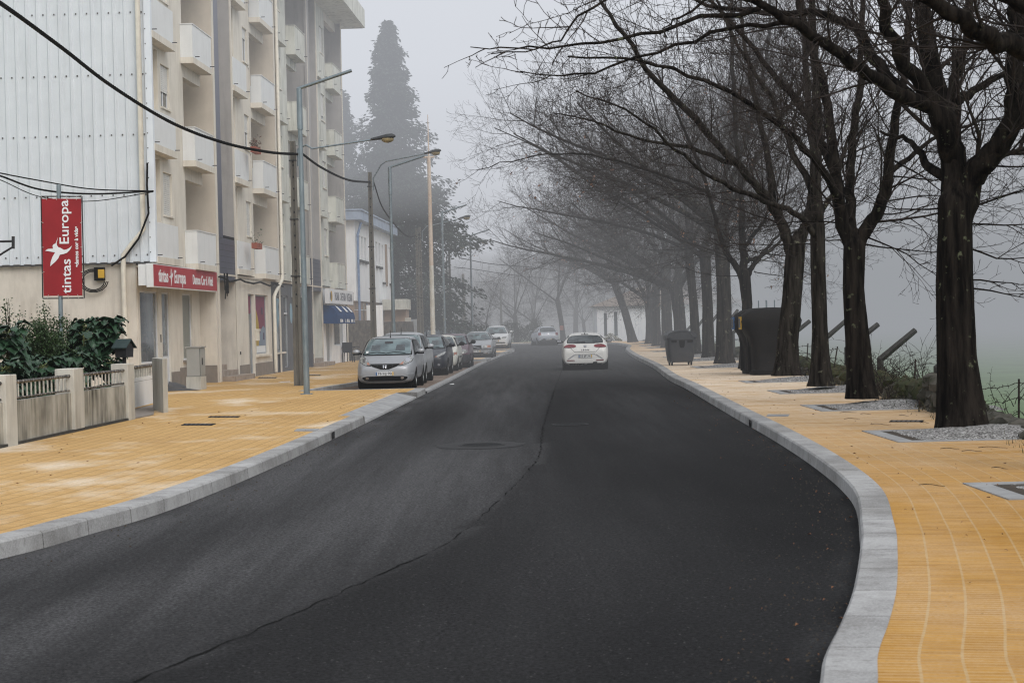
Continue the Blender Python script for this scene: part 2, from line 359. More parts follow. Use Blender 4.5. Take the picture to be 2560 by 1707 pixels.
# ================================================================== GROUND
def catmull(pts, step=.5):
    P = [V((p[0], p[1], 0)) for p in pts]; P = [P[0]*2-P[1]] + P + [P[-1]*2-P[-2]]; out = []
    for i in range(1, len(P)-2):
        n = max(2, int((P[i+1]-P[i]).length/step))
        for k in range(n):
            t = k/n; a,b,c,d = P[i-1],P[i],P[i+1],P[i+2]
            out.append(.5*((2*b)+(c-a)*t+(2*a-5*b+4*c-d)*t*t+(3*b-a-3*c+d)*t**3))
    out.append(P[-2]); return out
def gpx(l, z=0): return [tuple(G(x, y, z))[:2] for x, y in l]
LK = [(-9.5,2.0),(-7.3,7.0),(-5.5,11.5)] + gpx([(0,1397),(218,1337),(435,1271),(680,1170),(871,1079),(1023,1004.4),(1132,950),(1210,909),(1255,890)]) + [(0.15,122),(-.3,129),(-2.5,135),(-8,139),(-20,141),(-60,143)]
RK = [(-1.4,1.0),(.30,4.8),(1.22,7.9)] + gpx([(2055.5,1707),(2096,1619),(2129,1527),(2147,1420),(2149,1353),(2129,1255),(2042,1173),(1933,1100),(1824,1037),(1715,972),(1672,950),(1631,919),(1585,895)]) + [(6.9,112),(7.9,126),(8.2,136),(8.0,146),(6.5,154),(3,159.5),(-3,162),(-20,164),(-60,166)]
LKc, RKc = catmull(LK, .3), catmull(RK, .22)
def offset(c, d):
    out = []
    for i in range(len(c)):
        t = (c[min(i+1,len(c)-1)] - c[max(i-1,0)]).normalized(); out.append(c[i] + V((t.y, -t.x, 0))*d)
    return out
def arc(c):
    s = [0.0]
    for i in range(1, len(c)): s.append(s[-1] + (c[i]-c[i-1]).length)
    return s
def strip(curve, offs, zs, i0=0, i1=None):
    """sweep a cross-section (offset to the right of travel, height) along a kerb line; UV in metres"""
    c = curve[i0:i1]; S = arc(curve)[i0:i1]; mb = MB(); mb.uv = []; L = [offset(c, d) for d in offs]; vv = [0.0]
    for j in range(1, len(offs)): vv.append(vv[-1] + math.hypot(offs[j]-offs[j-1], zs[j]-zs[j-1]))
    for i in range(len(c)):
        for j in range(len(offs)):
            mb.v.append(V((L[j][i].x, L[j][i].y, zs[j]))); mb.uv.append((S[i], vv[j] + (100 if False else 0)))
    m = len(offs)
    for i in range(len(c)-1):
        for j in range(m-1):
            a = i*m+j; mb.f.append((a, a+1, a+m+1, a+m))
    return mb
def fix_up(mb):                   # make faces look up
    for k, f in enumerate(mb.f):
        a, b, c = mb.v[f[0]], mb.v[f[1]], mb.v[f[2]]
        if (b-a).cross(c-a).z < 0: mb.f[k] = f[::-1]
    return mb
# base sheet out to the horizon
struct('ground', MB().add([(-900,-60,-.14),(1200,-60,-.14),(1200,1600,-.14),(-900,1600,-.14)], [(0,1,2,3)]), M('grass_field'))
# road: sheet between the kerb lines (walk both curves together)
mb = MB()
nA = 700
def resample(c, n):
    S = arc(c); out = []; j = 0
    for k in range(n):
        s = S[-1]*k/(n-1)
        while j < len(c)-2 and S[j+1] < s: j += 1
        t = (s-S[j])/max(1e-6, S[j+1]-S[j]); out.append(c[j].lerp(c[j+1], min(1,t)))
    return out
def cut_at(c, y):
    for i, p in enumerate(c):
        if p.y >= y: return i
    return len(c)-1
# near and middle part: pair points with equal y, crown in the middle
iA, iB = cut_at(LKc, 122), cut_at(RKc, 122)
ys = [3 + k*.4 for k in range(int((122-3)/.4))]
SEAM = [tuple(p)[:2] for p in catmull(gpx([(330,1705),(560,1610),(803,1504),(980,1422),(1130,1350),(1240,1258),(1315,1183),(1349,1135),(1354,1090),(1363,1050),(1378,1000),(1392,960),(1405,925)]), .5)]
wear = []
def x_at(c, y):
    for i in range(len(c)-1):
        if c[i].y <= y <= c[i+1].y: return c[i].x + (c[i+1].x-c[i].x)*(y-c[i].y)/max(1e-6, c[i+1].y-c[i].y)
    return c[0].x
NX = 44
for y in ys:
    a, b = x_at(LKc, y) - .5, x_at(RKc, y) + .5
    if y < 8: a -= 3; b += 3
    for k in range(NX+1):
        X = a+(b-a)*k/NX; mb.v.append(V((X, y, 0)))
        sx = SEAM[0][0] + (y-SEAM[0][1])*.6 if y < SEAM[0][1] else (SEAM[-1][0] if y > SEAM[-1][1] else min(SEAM, key=lambda q: abs(q[1]-y))[0])
        fade = min(1, max(0, (62-y)/20)); u = (X-a)/(b-a); nz = noise.noise(V((X*.35, y*.06, 2.2))); band = math.exp(-((u-.34)/.085)**2) + .8*math.exp(-((u-.12)/.07)**2)
        wl = .34 + .52*band + .55*nz; wr_ = .07 + .30*nz + .22*math.exp(-((u-.72)/.10)**2)*(.5+noise.noise(V((X*.2, y*.1, 9)))); wq = wl if X < sx else wr_
        gd = math.exp(-((X-a-.62)/.16)**2)*(.55+1.2*noise.noise(V((X*.5, y*.45, 5)))); rdg = .35*math.exp(-((b-.55-X)/.12)**2)*(.4+noise.noise(V((y*.9, 1, 7))))
        wear.append(min(1, max(0, wq*fade + (.45+.4*nz)*(1-fade) + max(0, gd) + max(0, rdg))))
for i in range(len(ys)-1):
    for k in range(NX): a = i*(NX+1)+k; mb.f.append((a, a+1, a+NX+2, a+NX+1))
yl = ys[-1]
mb.add([(-70,yl,0),(14,yl,0),(14,175,0),(-70,175,0)], [(0,1,2,3)])
mb.add([(-30,-40,0),(6,-40,0),(6,3,0),(-30,3,0)], [(0,1,2,3)])
wear += [.6]*8
rd = struct('road', mb, M('asphalt')); at_ = rd.data.attributes.new('wear', 'FLOAT', 'POINT')
for i_, w_ in enumerate(wear): at_.data[i_].value = w_
# kerbs
H = .15
def kerb(name, curve, side, i0, i1, w=.28, h=H, mat='granite'):
    s = side; mb = strip(curve, [0, 0.012*s, .03*s, w*s], [-.01, h-.02, h, h+.003], i0, i1)
    return struct(name, fix_kerb(mb, s), M(mat))
def fix_kerb(mb, s):
    if s < 0: mb.f = [f[::-1] for f in mb.f]
    return mb
yi = lambda c, y: cut_at(c, y)
kerb('kerb', RKc, 1, 0, None)
i35, i47, i50 = yi(LKc, 35.2), yi(LKc, 47.2), yi(LKc, 49.9)
kerb('kerb', LKc, -1, 0, i35+1)
kerb('kerb', LKc, -1, i47, i50+1)
# lowered crossing with sloping stones
mb = strip(LKc, [0, -.02, -.52], [-.01, .035, H+.003], i35, i47+1); struct('kerb', fix_kerb(mb, -1), M('granite_white'))
for yy, xx in ((35.2, 0), (47.2, 0)):
    p = V((x_at(LKc, yy), yy, 0)); mb = MB().prism([(p.x, 0), (p.x, H), (p.x-.52, H)], 'y', yy-.03, yy+.03); struct('kerb', mb, M('granite'))
# parking bays (flush strip along the road, pavers inside)
def bay(y0, y1, x0a, x0b, name='parking_bay'):
    a, b = yi(LKc, y0), yi(LKc, y1)
    mb = strip(LKc, [0, -.015, -.22], [-.01, .05, .052], a, b+1); struct('kerb', fix_kerb(mb, -1), M('granite_white'))
    c = LKc[a:b+1]; mb = MB(); mb.uv = []
    for i, p in enumerate(c):
        t = i/(len(c)-1); xl = x0a + (x0b-x0a)*t
        for k, x in enumerate((xl, p.x-.2)): mb.v.append(V((x, p.y, .046))); mb.uv.append((p.y, x))
    for i in range(len(c)-1): mb.f.append((2*i, 2*i+1, 2*i+3, 2*i+2))
    struct(name, mb, M('pavers_bay'))
BX = lambda y: -4.75 + (y-50)*.035      # back kerb of the bays
bay(50.4, 90, BX(50.4)-.0, BX(90)); bay(94, 110, BX(94), BX(110)); bay(118, 124, BX(118), BX(124))
# back kerb, with the diagonal start
mb = MB()
pts = [(-5.75,50.35),(-5.35,53.5),(-4.85,57)] + [(BX(y), y) for y in range(60, 126, 3)]
mb = strip([V((a,b,0)) for a,b in pts], [0, .0, -.14, -.14], [0, H+.004, H+.006, 0]); struct('kerb', fix_kerb(mb, -1), M('granite'))
# small dark paved triangle left of the bay front is paver too
struct('parking_bay', MB().add([(-5.7,50.4,.045),(BX(50.4)+.01,50.4,.045),(BX(57)+.01,57,.045),(-4.9,57,.045),(-5.3,53.5,.045)], [(0,1,2,3,4)]), M('pavers_bay'))
# front and end kerbs of the bays
for (y, s) in ((50.3, 1),):
    struct('kerb', MB().box(-5.8, x_at(LKc, y)-.02, y-.14, y+.02, -.01, H+.006), M('granite_white'))
# islands
for (ya, yb) in ((90, 94), (110, 118), (124, 128.5)):
    mb = MB(); mb.uv = []
    c = LKc[yi(LKc, ya):yi(LKc, yb)+1]
    for p in c:
        for x in (BX(p.y)+.0, p.x-.24): mb.v.append(V((x, p.y, H+.001))); mb.uv.append((p.y, x))
    for i in range(len(c)-1): mb.f.append((2*i, 2*i+1, 2*i+3, 2*i+2))
    struct('pavement', mb, M('pavers_far'))
    kerb('kerb', LKc, -1, yi(LKc, ya), yi(LKc, yb)+1, .26)
    for y in (ya, yb):
        struct('kerb', MB().box(BX(y)-.02, x_at(LKc, y)-.01, y-.1, y+.04, 0, H+.008), M('granite_white'))
kerb('kerb', LKc, -1, yi(LKc, 128.4), None, .26)
# left pavement
FO = V((-10.04, 52.2, 0)); FS = V((.0433, 1, 0)).normalized(); FN = V((FS.y, -FS.x, 0))   # facade frame: along, outward
mb = MB(); mb.uv = []
S = arc(LKc); i0 = 0; i1 = yi(LKc, 50.3); N = 26
for i in range(i0, i1+1):
    w = .51 if i35 < i <= i47 else .27
    p = LKc[i]; tng = (LKc[min(i+1,len(LKc)-1)]-LKc[max(i-1,0)]).normalized(); nn = V((-tng.y, tng.x, 0))
    for k in range(N+1):
        d = w + k*.52
        q = p + nn*d; mb.v.append(V((q.x, q.y, H))); mb.uv.append((S[i], d))
for i in range(i1-i0):
    for k in range(N): a = i*(N+1)+k; mb.f.append((a, a+1, a+N+2, a+N+1))
mb.f = [f[::-1] for f in mb.f]
n0 = len(mb.v)
mb.v += [V((-16.5,50.3,H-.001)), V((-5.78,50.3,H-.001)), V((-5.5,53.5,H-.001)), V((-4.99,57,H-.001)), V((BX(125)-.12,125,H-.001)), V((-40,150,H-.001)), V((-40,50.3,H-.001))]
mb.uv += [(v.y, -v.x-4) for v in mb.v[n0:]]
mb.f.append((n0,n0+1,n0+2,n0+3,n0+4,n0+5,n0+6))
fix_up(mb); struct('pavement', mb, M('pavers_left'))
# corner pavement past the bays and the far side of the road
mb = MB(); q = [V((p.x, p.y, 0)) for p in LKc[yi(LKc,128.4):]]; 
ms = strip(LKc, [-.25, -2.2, -9.0], [H, H, H], yi(LKc, 128.4), None); fix_up(ms); struct('pavement', ms, M('pavers_far'))
mb = MB().add([(BX(124)-.13,124.5,H-.002),(BX(124)-3,150,H-.002),(-40,150,H-.002),(-40,124.5,H-.002)], [(0,1,2,3)]); fix_up(mb)
# right pavement
i140 = yi(RKc, 100)
ms = strip(RKc, [.27, .8, 1.4, 2.2, 3.2, 4.2, 5.4], [H]*7, 0, i140+1); fix_up(ms)
for i_, v in enumerate(ms.v):
    xm = 6.75+(v.y-20)*.05; 
    if v.y > 14 and v.x > xm: ms.uv[i_] = (ms.uv[i_][0], ms.uv[i_][1]-(v.x-xm)); v.x = xm
struct('pavement', ms, M('pavers_right'))
ms = strip(RKc, [.27, 1.2, 2.2, 3.4], [H]*4, i140, None); fix_up(ms); struct('pavement', ms, M('pavers_far'))
# earth shoulder under trees and behind the kerb at the far end
struct('verge', MB().add([(3.6,10,.06),(6.6,10,.05),(9.4,60,.06),(11.2,112,.06),(15,170,.05),(12,170,.1),(10,112,.1),(8,60,.1)], [(0,1,6,7),(1,2,7),(2,3,6,7),(3,4,5,6)][:0] or [(0,1,2,3,4,5,6,7)]), M('grass_moss'))
# tar seam in the road, and repair patches
sm = [(330,1705),(560,1610),(803,1504),(980,1422),(1130,1350),(1240,1258),(1315,1183),(1349,1135),(1354,1090),(1363,1050),(1378,1000),(1392,960),(1405,925)]
c = catmull(gpx(sm), .12); mb = MB(); rr = random.Random(3)
for i, p in enumerate(c):
    w = max(.001, .002 + .017*abs(noise.noise(p*1.5)) + .012*noise.noise(p*4.1)); o = .035*noise.noise(p*3.1)+.02*noise.noise(p*9)
    mb.v += [V((p.x-w+o, p.y, .004)), V((p.x+w+o, p.y, .004))]
mb.f = [(2*i, 2*i+1, 2*i+3, 2*i+2) for i in range(len(c)-1)]
struct('road_seam', mb, M('tar'))
def blob(px, py, a, b, z=.005, n=26, seed=0, mat='asphalt_patch', name='road_patch'):
    c0 = G(px, py); mb = MB().add([(c0.x+a*math.cos(2*math.pi*k/n)*(1+.12*noise.noise(V((k*.7,seed,0)))), c0.y+b*math.sin(2*math.pi*k/n)*(1+.12*noise.noise(V((k*.9,seed,3)))), z) for k in range(n)], [tuple(range(n))])
    return mb
struct('road_patch', blob(1200, 1113, .68, .85, seed=1), M('asphalt_patch'))
def manhole(px, py, label, z=0.0, r=.33):
    c0 = G(px, py, z); o = thing('manhole_cover', label, 'manhole cover', c0)
    build('frame', MB().lathe([(r*.86, z+.008), (r, z+.008), (r*1.02, z)], (c0.x,c0.y,0), 28), M('asphalt_patch'), o)
    build('lid', MB().lathe([(.001, z+.006), (r*.85, z+.006)], (c0.x,c0.y,0), 28), M('iron_cover'), o)
manhole(1425, 1061, 'dark round manhole cover sunk in the asphalt right of the tar seam', .004, .34)
manhole(1205, 1112, 'round manhole cover in the wide asphalt patch of the left lane', .006, .36)
def cover(x0, x1, py, dy, label, name='drain_cover', z=H, mat='iron_cover', cat='drain cover', sk=0.0):
    a, b, c_, d = G(x0, py+dy, z), G(x1, py+dy, z), G(x1+sk, py, z), G(x0+sk, py, z)
    t_ = .012; o = thing(name, label, cat, (a+c_)/2)
    vs = [V((p.x,p.y,z-.01)) for p in (a,b,c_,d)] + [V((p.x,p.y,z+.008)) for p in (a,b,c_,d)]
    build('frame', MB().add(vs, [(0,3,2,1),(4,5,6,7),(0,1,5,4),(1,2,6,5),(2,3,7,6),(3,0,4,7)]), M(mat), o)
    m_ = (a+b+c_+d)/4; ins = [m_+(p-m_)*.86 for p in (a,b,c_,d)]
    mb = MB()
    for k in range(6):
        t0, t1 = k/6+.02, k/6+.13
        q = [ins[0].lerp(ins[1],t0), ins[0].lerp(ins[1],t1), ins[3].lerp(ins[2],t1), ins[3].lerp(ins[2],t0)]
        mb.add([(p.x,p.y,z+.010) for p in q], [(0,1,2,3)])
    build('grid', mb, M('black_metal' if mat == 'iron_cover' else mat), o)
cover(452, 530, 1059, 4.5, 'near dark iron cover in the yellow paving by the garden gate', sk=10)
cover(520, 595, 1040.5, 3.0, 'dark iron cover just beyond the one nearest the garden gate', sk=6)
cover(645, 690, 943, 2.2, 'dark iron cover in the paving before the glass shop door', sk=3)
cover(760, 800, 937, 1.6, 'dark iron cover beside the foot of the concrete lamp pole', sk=2)
cover(2222, 2305, 1051, 4, 'dark iron cover in the paving between the two nearest big trees', sk=6)
cover(1800, 1830, 897, 2, 'iron cover in pale paving behind the wheeled bin', sk=2)
cover(735, 790, 1072, 6, 'pale concrete lid beside the left kerb slot', 'stone_lid', H, 'granite_white', 'inspection lid', 8)
cover(1916, 1970, 1036, 5, 'grey stone lid beside the slot in the right kerb', 'stone_lid', H, 'granite_white', 'inspection lid', 4)
# kerb drain slots (dark openings, set into the face)
def slot(curve, y, side):
    x = x_at(curve, y); i = yi(curve, y); tg = (curve[i+1]-curve[i-1]).normalized(); n_ = V((-tg.y, tg.x, 0))*side
    p = V((x, y, 0)); m = frame_m(p + n_*.006, tg*side if side > 0 else -tg*-1, (0,0,1))
    struct('kerb_slot', MB().add([p+n_*.012-tg*.16+V((0,0,.01)), p+n_*.012+tg*.16+V((0,0,.01)), p+n_*.012+tg*.16+V((0,0,.125)), p+n_*.012-tg*.16+V((0,0,.125))], [(0,1,2,3)]), M('lens_dark'))
slot(LKc, G(828,1098).y, -1); slot(RKc, G(1879,1067).y, 1)
# tree pits: stone frame, gravel mound
def mound(cx, cy, rx, ry, h, z0, seed, name='gravel_bed'):
    mb = MB(); n, m = 22, 22
    for i in range(n+1):
        for j in range(m+1):
            u, v = i/n*2-1, j/m*2-1; r = max(abs(u), abs(v)); k = max(0, 1-(u*u+v*v)**.8*.9)
            z = z0 + h*k*(1-r**6) + .012*noise.noise(V((cx+u*rx, cy+v*ry, seed))*6) + .018*noise.noise(V((u*3, v*3, seed)))
            mb.v.append(V((cx+u*rx, cy+v*ry, z if r < .999 else z0-.06)))
    for i in range(n):
        for j in range(m): a = i*(m+1)+j; mb.f.append((a, a+m+1, a+m+2, a+1))
    return mb
PITS = [(4.45,16.6,18.3), (5.1,24.4,27.0), (5.5,32.8,35.3), (5.9,40.6,42.8), (6.1,48.0,49.8), (6.4,63.5,66.5),(6.7,74.5,77.5),(6.9,82.0,84.5),(7.6,98.5,101.5),(8.3,112,116),(8.6,122,126),(8.9,135,138)]
PL = ['first stone framed gravel bed at the right edge of the paving','stone framed gravel bed around the nearest big trunk','second gravel bed heaped around the black trunk','gravel bed around the slim straight trunk','gravel bed under the leaning trunk beside the container']
for k, (x, y0, y1) in enumerate(PITS):
    o = thing('tree_pit', PL[k] if k < len(PL) else 'small gravel bed at the foot of a distant roadside trunk', 'tree pit', (x+1.4, (y0+y1)/2, H), 0, 'gravel tree beds along the right pavement')
    w = .22; X1 = x+3.1
    mb = MB().box(x, x+w, y0, y1, H-.02, H+.012).box(x+w+.001, X1, y0, y0+w, H-.02, H+.011).box(x+w+.001, X1, y1-w, y1, H-.02, H+.011)
    build('stone_frame', mb, M('granite_white'), o)
    build('dark_recess', MB().add([(x+w,y0+w,H+.003),(X1,y0+w,H+.003),(X1,y1-w,H+.003),(x+w,y1-w,H+.003)], [(0,1,2,3)]), M('soil'), o)
    build('gravel', mound(x+1.80, (y0+y1)/2+.06, 1.52, (y1-y0)/2-.02, .12 if k else .02, H+.006, k), M('gravel'), o, smooth=True)
# loose twigs and leaves on the paving
rr = random.Random(11)
def litter_twig(p, L, label):
    a = rr.uniform(-.5,.5); pts = [p + V((math.cos(a)*L*(t-.5), math.sin(a)*L*(t-.5), .012+.01*math.sin(t*5))) + V((0, .02*math.sin(t*7+L*9), 0)) for t in (0,.25,.5,.75,1)]
    solo('fallen_twig', MB().tube(pts, [.0035,.004,.0035,.003,.002], 4), M('twig'), label, 'twig', 'fallen twigs on the right pavement', loc=p)
for k, (x, y) in enumerate([(2375,1123),(2480,1120),(2430,1129),(2165,1036),(2130,1048),(2260,1040),(2312,1058),(2200,1062),(2120,1032),(1950,950),(2500,1172),(2330,1215),(1860,953)]):
    litter_twig(G(x, y, H), rr.uniform(.14,.36), 'thin dead twig lying on the yellow paving near the big trunks')
def leaf(p, s):
    a = rr.uniform(0, 6.28); c_, d_ = math.cos(a)*s, math.sin(a)*s
    return [(p.x-c_,p.y-d_,p.z+.006),(p.x+d_*.5,p.y-c_*.5,p.z+.018),(p.x+c_,p.y+d_,p.z+.012),(p.x-d_*.5,p.y+c_*.5,p.z+.02)]
mb = MB()
for k in range(420):
    if rr.random() < .5: p = V((0,0,0)); y = rr.uniform(11, 60); p = V((x_at(RKc, y)+rr.uniform(.3, 3.2), y, H))
    elif rr.random() < .6: y = rr.uniform(11, 48); p = V((x_at(LKc, y)-rr.uniform(.3, 6), y, H))
    else: y = rr.uniform(9, 50); p = V((x_at(RKc, y)-abs(rr.gauss(.04,.35))-.02, y, .0))
    mb.add(leaf(p, rr.uniform(.008,.026)), [(0,1,2,3)])
tag(build('leaf_litter', mb, M('dry_leaf')), 'scattered dead leaf specks over paving and gutter', 'leaf litter', kind='stuff')
mb = MB()
for k in range(900):
    y = 9 + 45*rr.random()**1.3; p = V((x_at(RKc, y)-abs(rr.gauss(0,.32))-.03, y, .0)); s = rr.uniform(.003,.008)
    mb.add([(p.x-s,p.y-s,0),(p.x+s,p.y-s,0),(p.x+s,p.y+s,0),(p.x-s,p.y+s,0),(p.x,p.y,s*1.4)], [(0,1,4),(1,2,4),(2,3,4),(3,0,4)])
for k in range(260):
    y = 14 + 34*rr.random(); p = V((x_at(LKc, y)+abs(rr.gauss(0,.35))+.03, y, .0)); s = rr.uniform(.004,.011)
    mb.add([(p.x-s,p.y-s,0),(p.x+s,p.y-s,0),(p.x+s,p.y+s,0),(p.x-s,p.y+s,0),(p.x,p.y,s*1.4)], [(0,1,4),(1,2,4),(2,3,4),(3,0,4)])
tag(build('grit', mb, M('soil')), 'grey grit washed along the gutters', 'grit', kind='stuff')
# ================================================================== APARTMENT BUILDING
UP = V((0,0,1))
def fp(s, n, z): return FO + FS*s + FN*n + UP*z
FM = Matrix(((FS.x, FN.x, 0, FO.x), (FS.y, FN.y, 0, FO.y), (0, 0, 1, 0), (0, 0, 0, 1)))
class FB(MB):
    def b(s, s0, s1, n0, n1, z0, z1): return s.box(s0, s1, n0, n1, z0, z1, FM)
def S_at(px, off=0.0): return (12.28-off)*4600/(1480-px) - 52.2
B = thing('apartment_building', 'long cream apartment block with stacked balconies and corrugated side wall', 'building', FO)
P = [(0, 5.2), (11.9, 16.7), (21.1, 25.2), (32.2, 36.6)]     # window columns
BB = [(5.2, 8.6), (16.7, 20.5), (25.2, 29.3), (36.6, 40.6)]
BL = [(4.95, 7.8), (16.85, 19.8), (25.15, 27.85), (36.5, 39.3)]; PN = -.25  # balcony bays
EE = [(8.95, 11.9), (29.3, 32.2)]                           # stair slots
TOP = 17.1; ST = 3.2; Z0 = 3.86
END = 40.9
# window column walls with real openings
def wall_with_holes(mb, s0, s1, n0, n1, z0, z1, holes):
    """front slab between n0..n1 with rectangular holes (s0,s1,z0,z1)"""
    cs = sorted(set([s0, s1] + [h[0] for h in holes] + [h[1] for h in holes]))
    for a, b in zip(cs, cs[1:]):
        hs = sorted([(h[2], h[3]) for h in holes if h[0] <= a+1e-6 and h[1] >= b-1e-6]); z = z0
        for h0, h1 in hs:
            if h0 > z: mb.b(a, b, n0, n1, z, h0)
            z = max(z, h1)
        if z < z1: mb.b(a, b, n0, n1, z, z1)
    return mb
WIN = [((.4,1.85),(2.2,3.35)), ((12.5,13.6),(15.35,16.3)), ((21.2,22.2),(22.75,23.7)), ((32.7,33.9),(35.0,36.2))]
shut = random.Random(5)
walls = FB(); walls2 = FB()
for i, (a, b) in enumerate(P):
    holes = []
    for k in range(4):
        zt = Z0 + 1.1 + k*ST
        (d0, d1), (w0, w1) = WIN[i]
        holes += [(d0, d1, zt-.95, zt+1.95), (w0, w1, zt+.35, zt+1.62)]
        if i == 1: holes.append((16.36, 16.6, zt-.9, zt+.25))
    build('wall', wall_with_holes(FB(), a+(.0 if i else .02), b, PN-.30, PN, Z0-.02, TOP, holes), M('cream' if i < 2 else 'panel_stained'), B)
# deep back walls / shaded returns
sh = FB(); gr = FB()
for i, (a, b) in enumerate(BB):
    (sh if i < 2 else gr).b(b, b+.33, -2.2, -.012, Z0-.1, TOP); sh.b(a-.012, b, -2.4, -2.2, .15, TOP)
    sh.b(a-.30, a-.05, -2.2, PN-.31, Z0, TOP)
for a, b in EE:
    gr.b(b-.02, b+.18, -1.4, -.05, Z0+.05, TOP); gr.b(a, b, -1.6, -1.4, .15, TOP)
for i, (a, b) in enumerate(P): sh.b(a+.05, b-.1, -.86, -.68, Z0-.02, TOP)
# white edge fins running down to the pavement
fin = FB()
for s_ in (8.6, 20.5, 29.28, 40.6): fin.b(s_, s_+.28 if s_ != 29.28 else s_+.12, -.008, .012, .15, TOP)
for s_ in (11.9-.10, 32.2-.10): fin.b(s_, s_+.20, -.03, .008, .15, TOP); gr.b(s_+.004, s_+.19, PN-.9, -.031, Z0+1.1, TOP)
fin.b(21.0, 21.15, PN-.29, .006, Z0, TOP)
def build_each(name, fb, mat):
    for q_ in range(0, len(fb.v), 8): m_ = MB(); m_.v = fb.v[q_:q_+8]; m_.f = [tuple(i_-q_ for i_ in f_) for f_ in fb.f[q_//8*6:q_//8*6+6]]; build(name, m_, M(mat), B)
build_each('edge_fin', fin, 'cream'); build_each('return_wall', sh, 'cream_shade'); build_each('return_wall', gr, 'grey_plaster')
# core mass behind everything
core = FB().b(.05, END-.1, -13.5, -2.5, .15, TOP); build('core_wall', core, M('cream_base'), B)
# windows, shutters
for i in range(4):
    (d0, d1), (w0, w1) = WIN[i]
    for k in range(4):
        zt = Z0 + 1.1 + k*ST
        f = shut.choice([.15,.55,.6,1,1,.7]); f = [[1,.62,1,.2],[1,.5,.3,.6],[1,1,1,1],[1,1,.8,1]][i][k]
        z0, z1 = zt+.35, zt+1.62; zz = z1-(z1-z0)*f
        fr = FB(); e = .05
        fr.b(w0, w0+e, PN-.12, PN-.08, z0, z1).b(w1-e, w1, PN-.12, PN-.08, z0, z1).b(w0+e, w1-e, PN-.12, PN-.08, z0, z0+e).b(w0+e, w1-e, PN-.12, PN-.08, z1-e, z1)
        if f < .9: fr.b((w0+w1)/2-.03, (w0+w1)/2+.03, PN-.12, PN-.08, z0+e, z1-e)
        w = build('window', fr, M('alu_white'), B)
        build('pane', FB().b(w0+e, w1-e, PN-.11, PN-.10, z0+e, z1-e), M('glass_dark'), w)
        sl = FB(); z = zz
        while z < z1-.01: sl.b(w0+.012, w1-.012, PN-.079, PN-.062, z, min(z+.052, z1)); z += .06
        if f > .05: build('shutter', sl, M('shutter'), w)
        build('sill', FB().b(w0-.05, w1+.05, PN-.06, PN+.05, z0-.05, z0-.002), M('cream'), w)
        sl = FB(); zb, zc = zt-.95, zt+1.95
        z = zb+1.2
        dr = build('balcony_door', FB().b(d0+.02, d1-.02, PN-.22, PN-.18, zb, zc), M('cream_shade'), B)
        if i == 1: build('window', FB().b(16.37, 16.59, PN-.14, PN-.10, zt-.89, zt+.24), M('glass_dark'), B)
# parapet boxes over the window columns
PB = [(-.02, 2.8), (12.01, 14.5), (21.16, 23.4), (32.35, 34.6)]
for i, (a, b) in enumerate(PB):
    for k in range(4):
        z = Z0 + k*ST; m_ = 'panel_white' if i < 2 else 'panel_stained'
        p = build('parapet', FB().b(a, b, PN+.003, .03, z+.14, z+1.12), M(m_), B)
        build('slab', FB().b(a-.01, b+.06, PN+.0035, .07, z-.06, z+.138), M('cream' if i < 2 else 'panel_stained'), p)
        for q_ in (a+.12, b-.15): build('water_spout', FB().b(q_, q_+.03, .031, .17, z+.17, z+.195), M('grey_trim'), p)
# balconies
for i, (a, b) in enumerate(BB):
    for k in range(4):
        z = Z0 + k*ST; a, e = BL[i]; m_ = 'panel_white' if i < 2 else 'panel_stained'
        mb = FB(); n1 = .14; t_ = .1
        mb.b(a, e, n1-t_, n1, z+.09, z+1.1).b(a, a+t_, PN+.003, n1-t_, z+.09, z+1.1).b(e-t_, e, PN-.6, n1-t_, z+.09, z+1.1)
        p = build('balcony', mb, M(m_), B)
        build('coping', FB().b(a-.02, e+.01, n1-t_-.02, n1+.02, z+1.101, z+1.13).b(a-.02, a+t_+.01, PN+.004, n1-t_-.021, z+1.101, z+1.13), M(m_), p)
        build('slab', FB().b(a-.01, e+.01, -.0+PN+.004, n1+.015, z-.10, z+.088).b(b-3.3 if False else BB[i][0]+.002, e+.01, -2.19, PN+.003, z-.10, z+.088), M('cream' if i < 2 else 'panel_stained'), p)
        build('beam', FB().b(BB[i][0]+.002, e, PN-.25, PN-.01, z-.48, z-.102), M('cream' if i < 2 else 'panel_stained'), p) if k else None
        for q_ in (a+.35, e-.25): build('water_spout', FB().b(q_, q_+.03, n1+.001, n1+.14, z+.13, z+.155), M('grey_trim'), p)
for (a, b), i in ((BB[0],0),(BB[1],1),(BB[2],2),(BB[3],3)):
    build('beam', FB().b(a, b, PN-.25, PN-.01, TOP-.4, TOP-.002), M('cream'), B)
# stair slots: dark tiled strip and tiled box above the entrance
for i, (a, b) in enumerate(EE):
    c = FB().b(a-.06, a+.70, -.10, .004, Z0+1.1, TOP); build('tile_strip', c, M('slate_tile' if i == 0 else 'grey_plaster'), B)
    sb_ = FB().b(a-.03, b-.12, -.9, -.022, Z0+.02-.35, Z0+1.1); pbx = build('tile_panel', sb_, M('slate_tile'), B)
    sl = FB()
    for r_ in range(7):
        zz = Z0-.33+.02+r_*.2; sl.b(a-.03, b-.12, -.0225, -.019, zz, zz+.008)
    build('tile_joint', sl, M('grey_trim'), pbx)
    if i == 0: build('dark_ledge', FB().b(a+.7, b-.14, -.5, -.0221, Z0+1.101, Z0+1.2), M('black_trim'), pbx)
# flat roof and cornice
build('roof', FB().b(-.1, END+.9, -14, 1.0, TOP, TOP+.12), M('panel_stained'), B)
build('cornice', FB().b(-.1, END+.95, 1.0, 1.12, TOP-.03, TOP+.9).b(END+.9, END+1.02, -14, .999, TOP-.03, TOP+.9), M('panel_stained'), B)
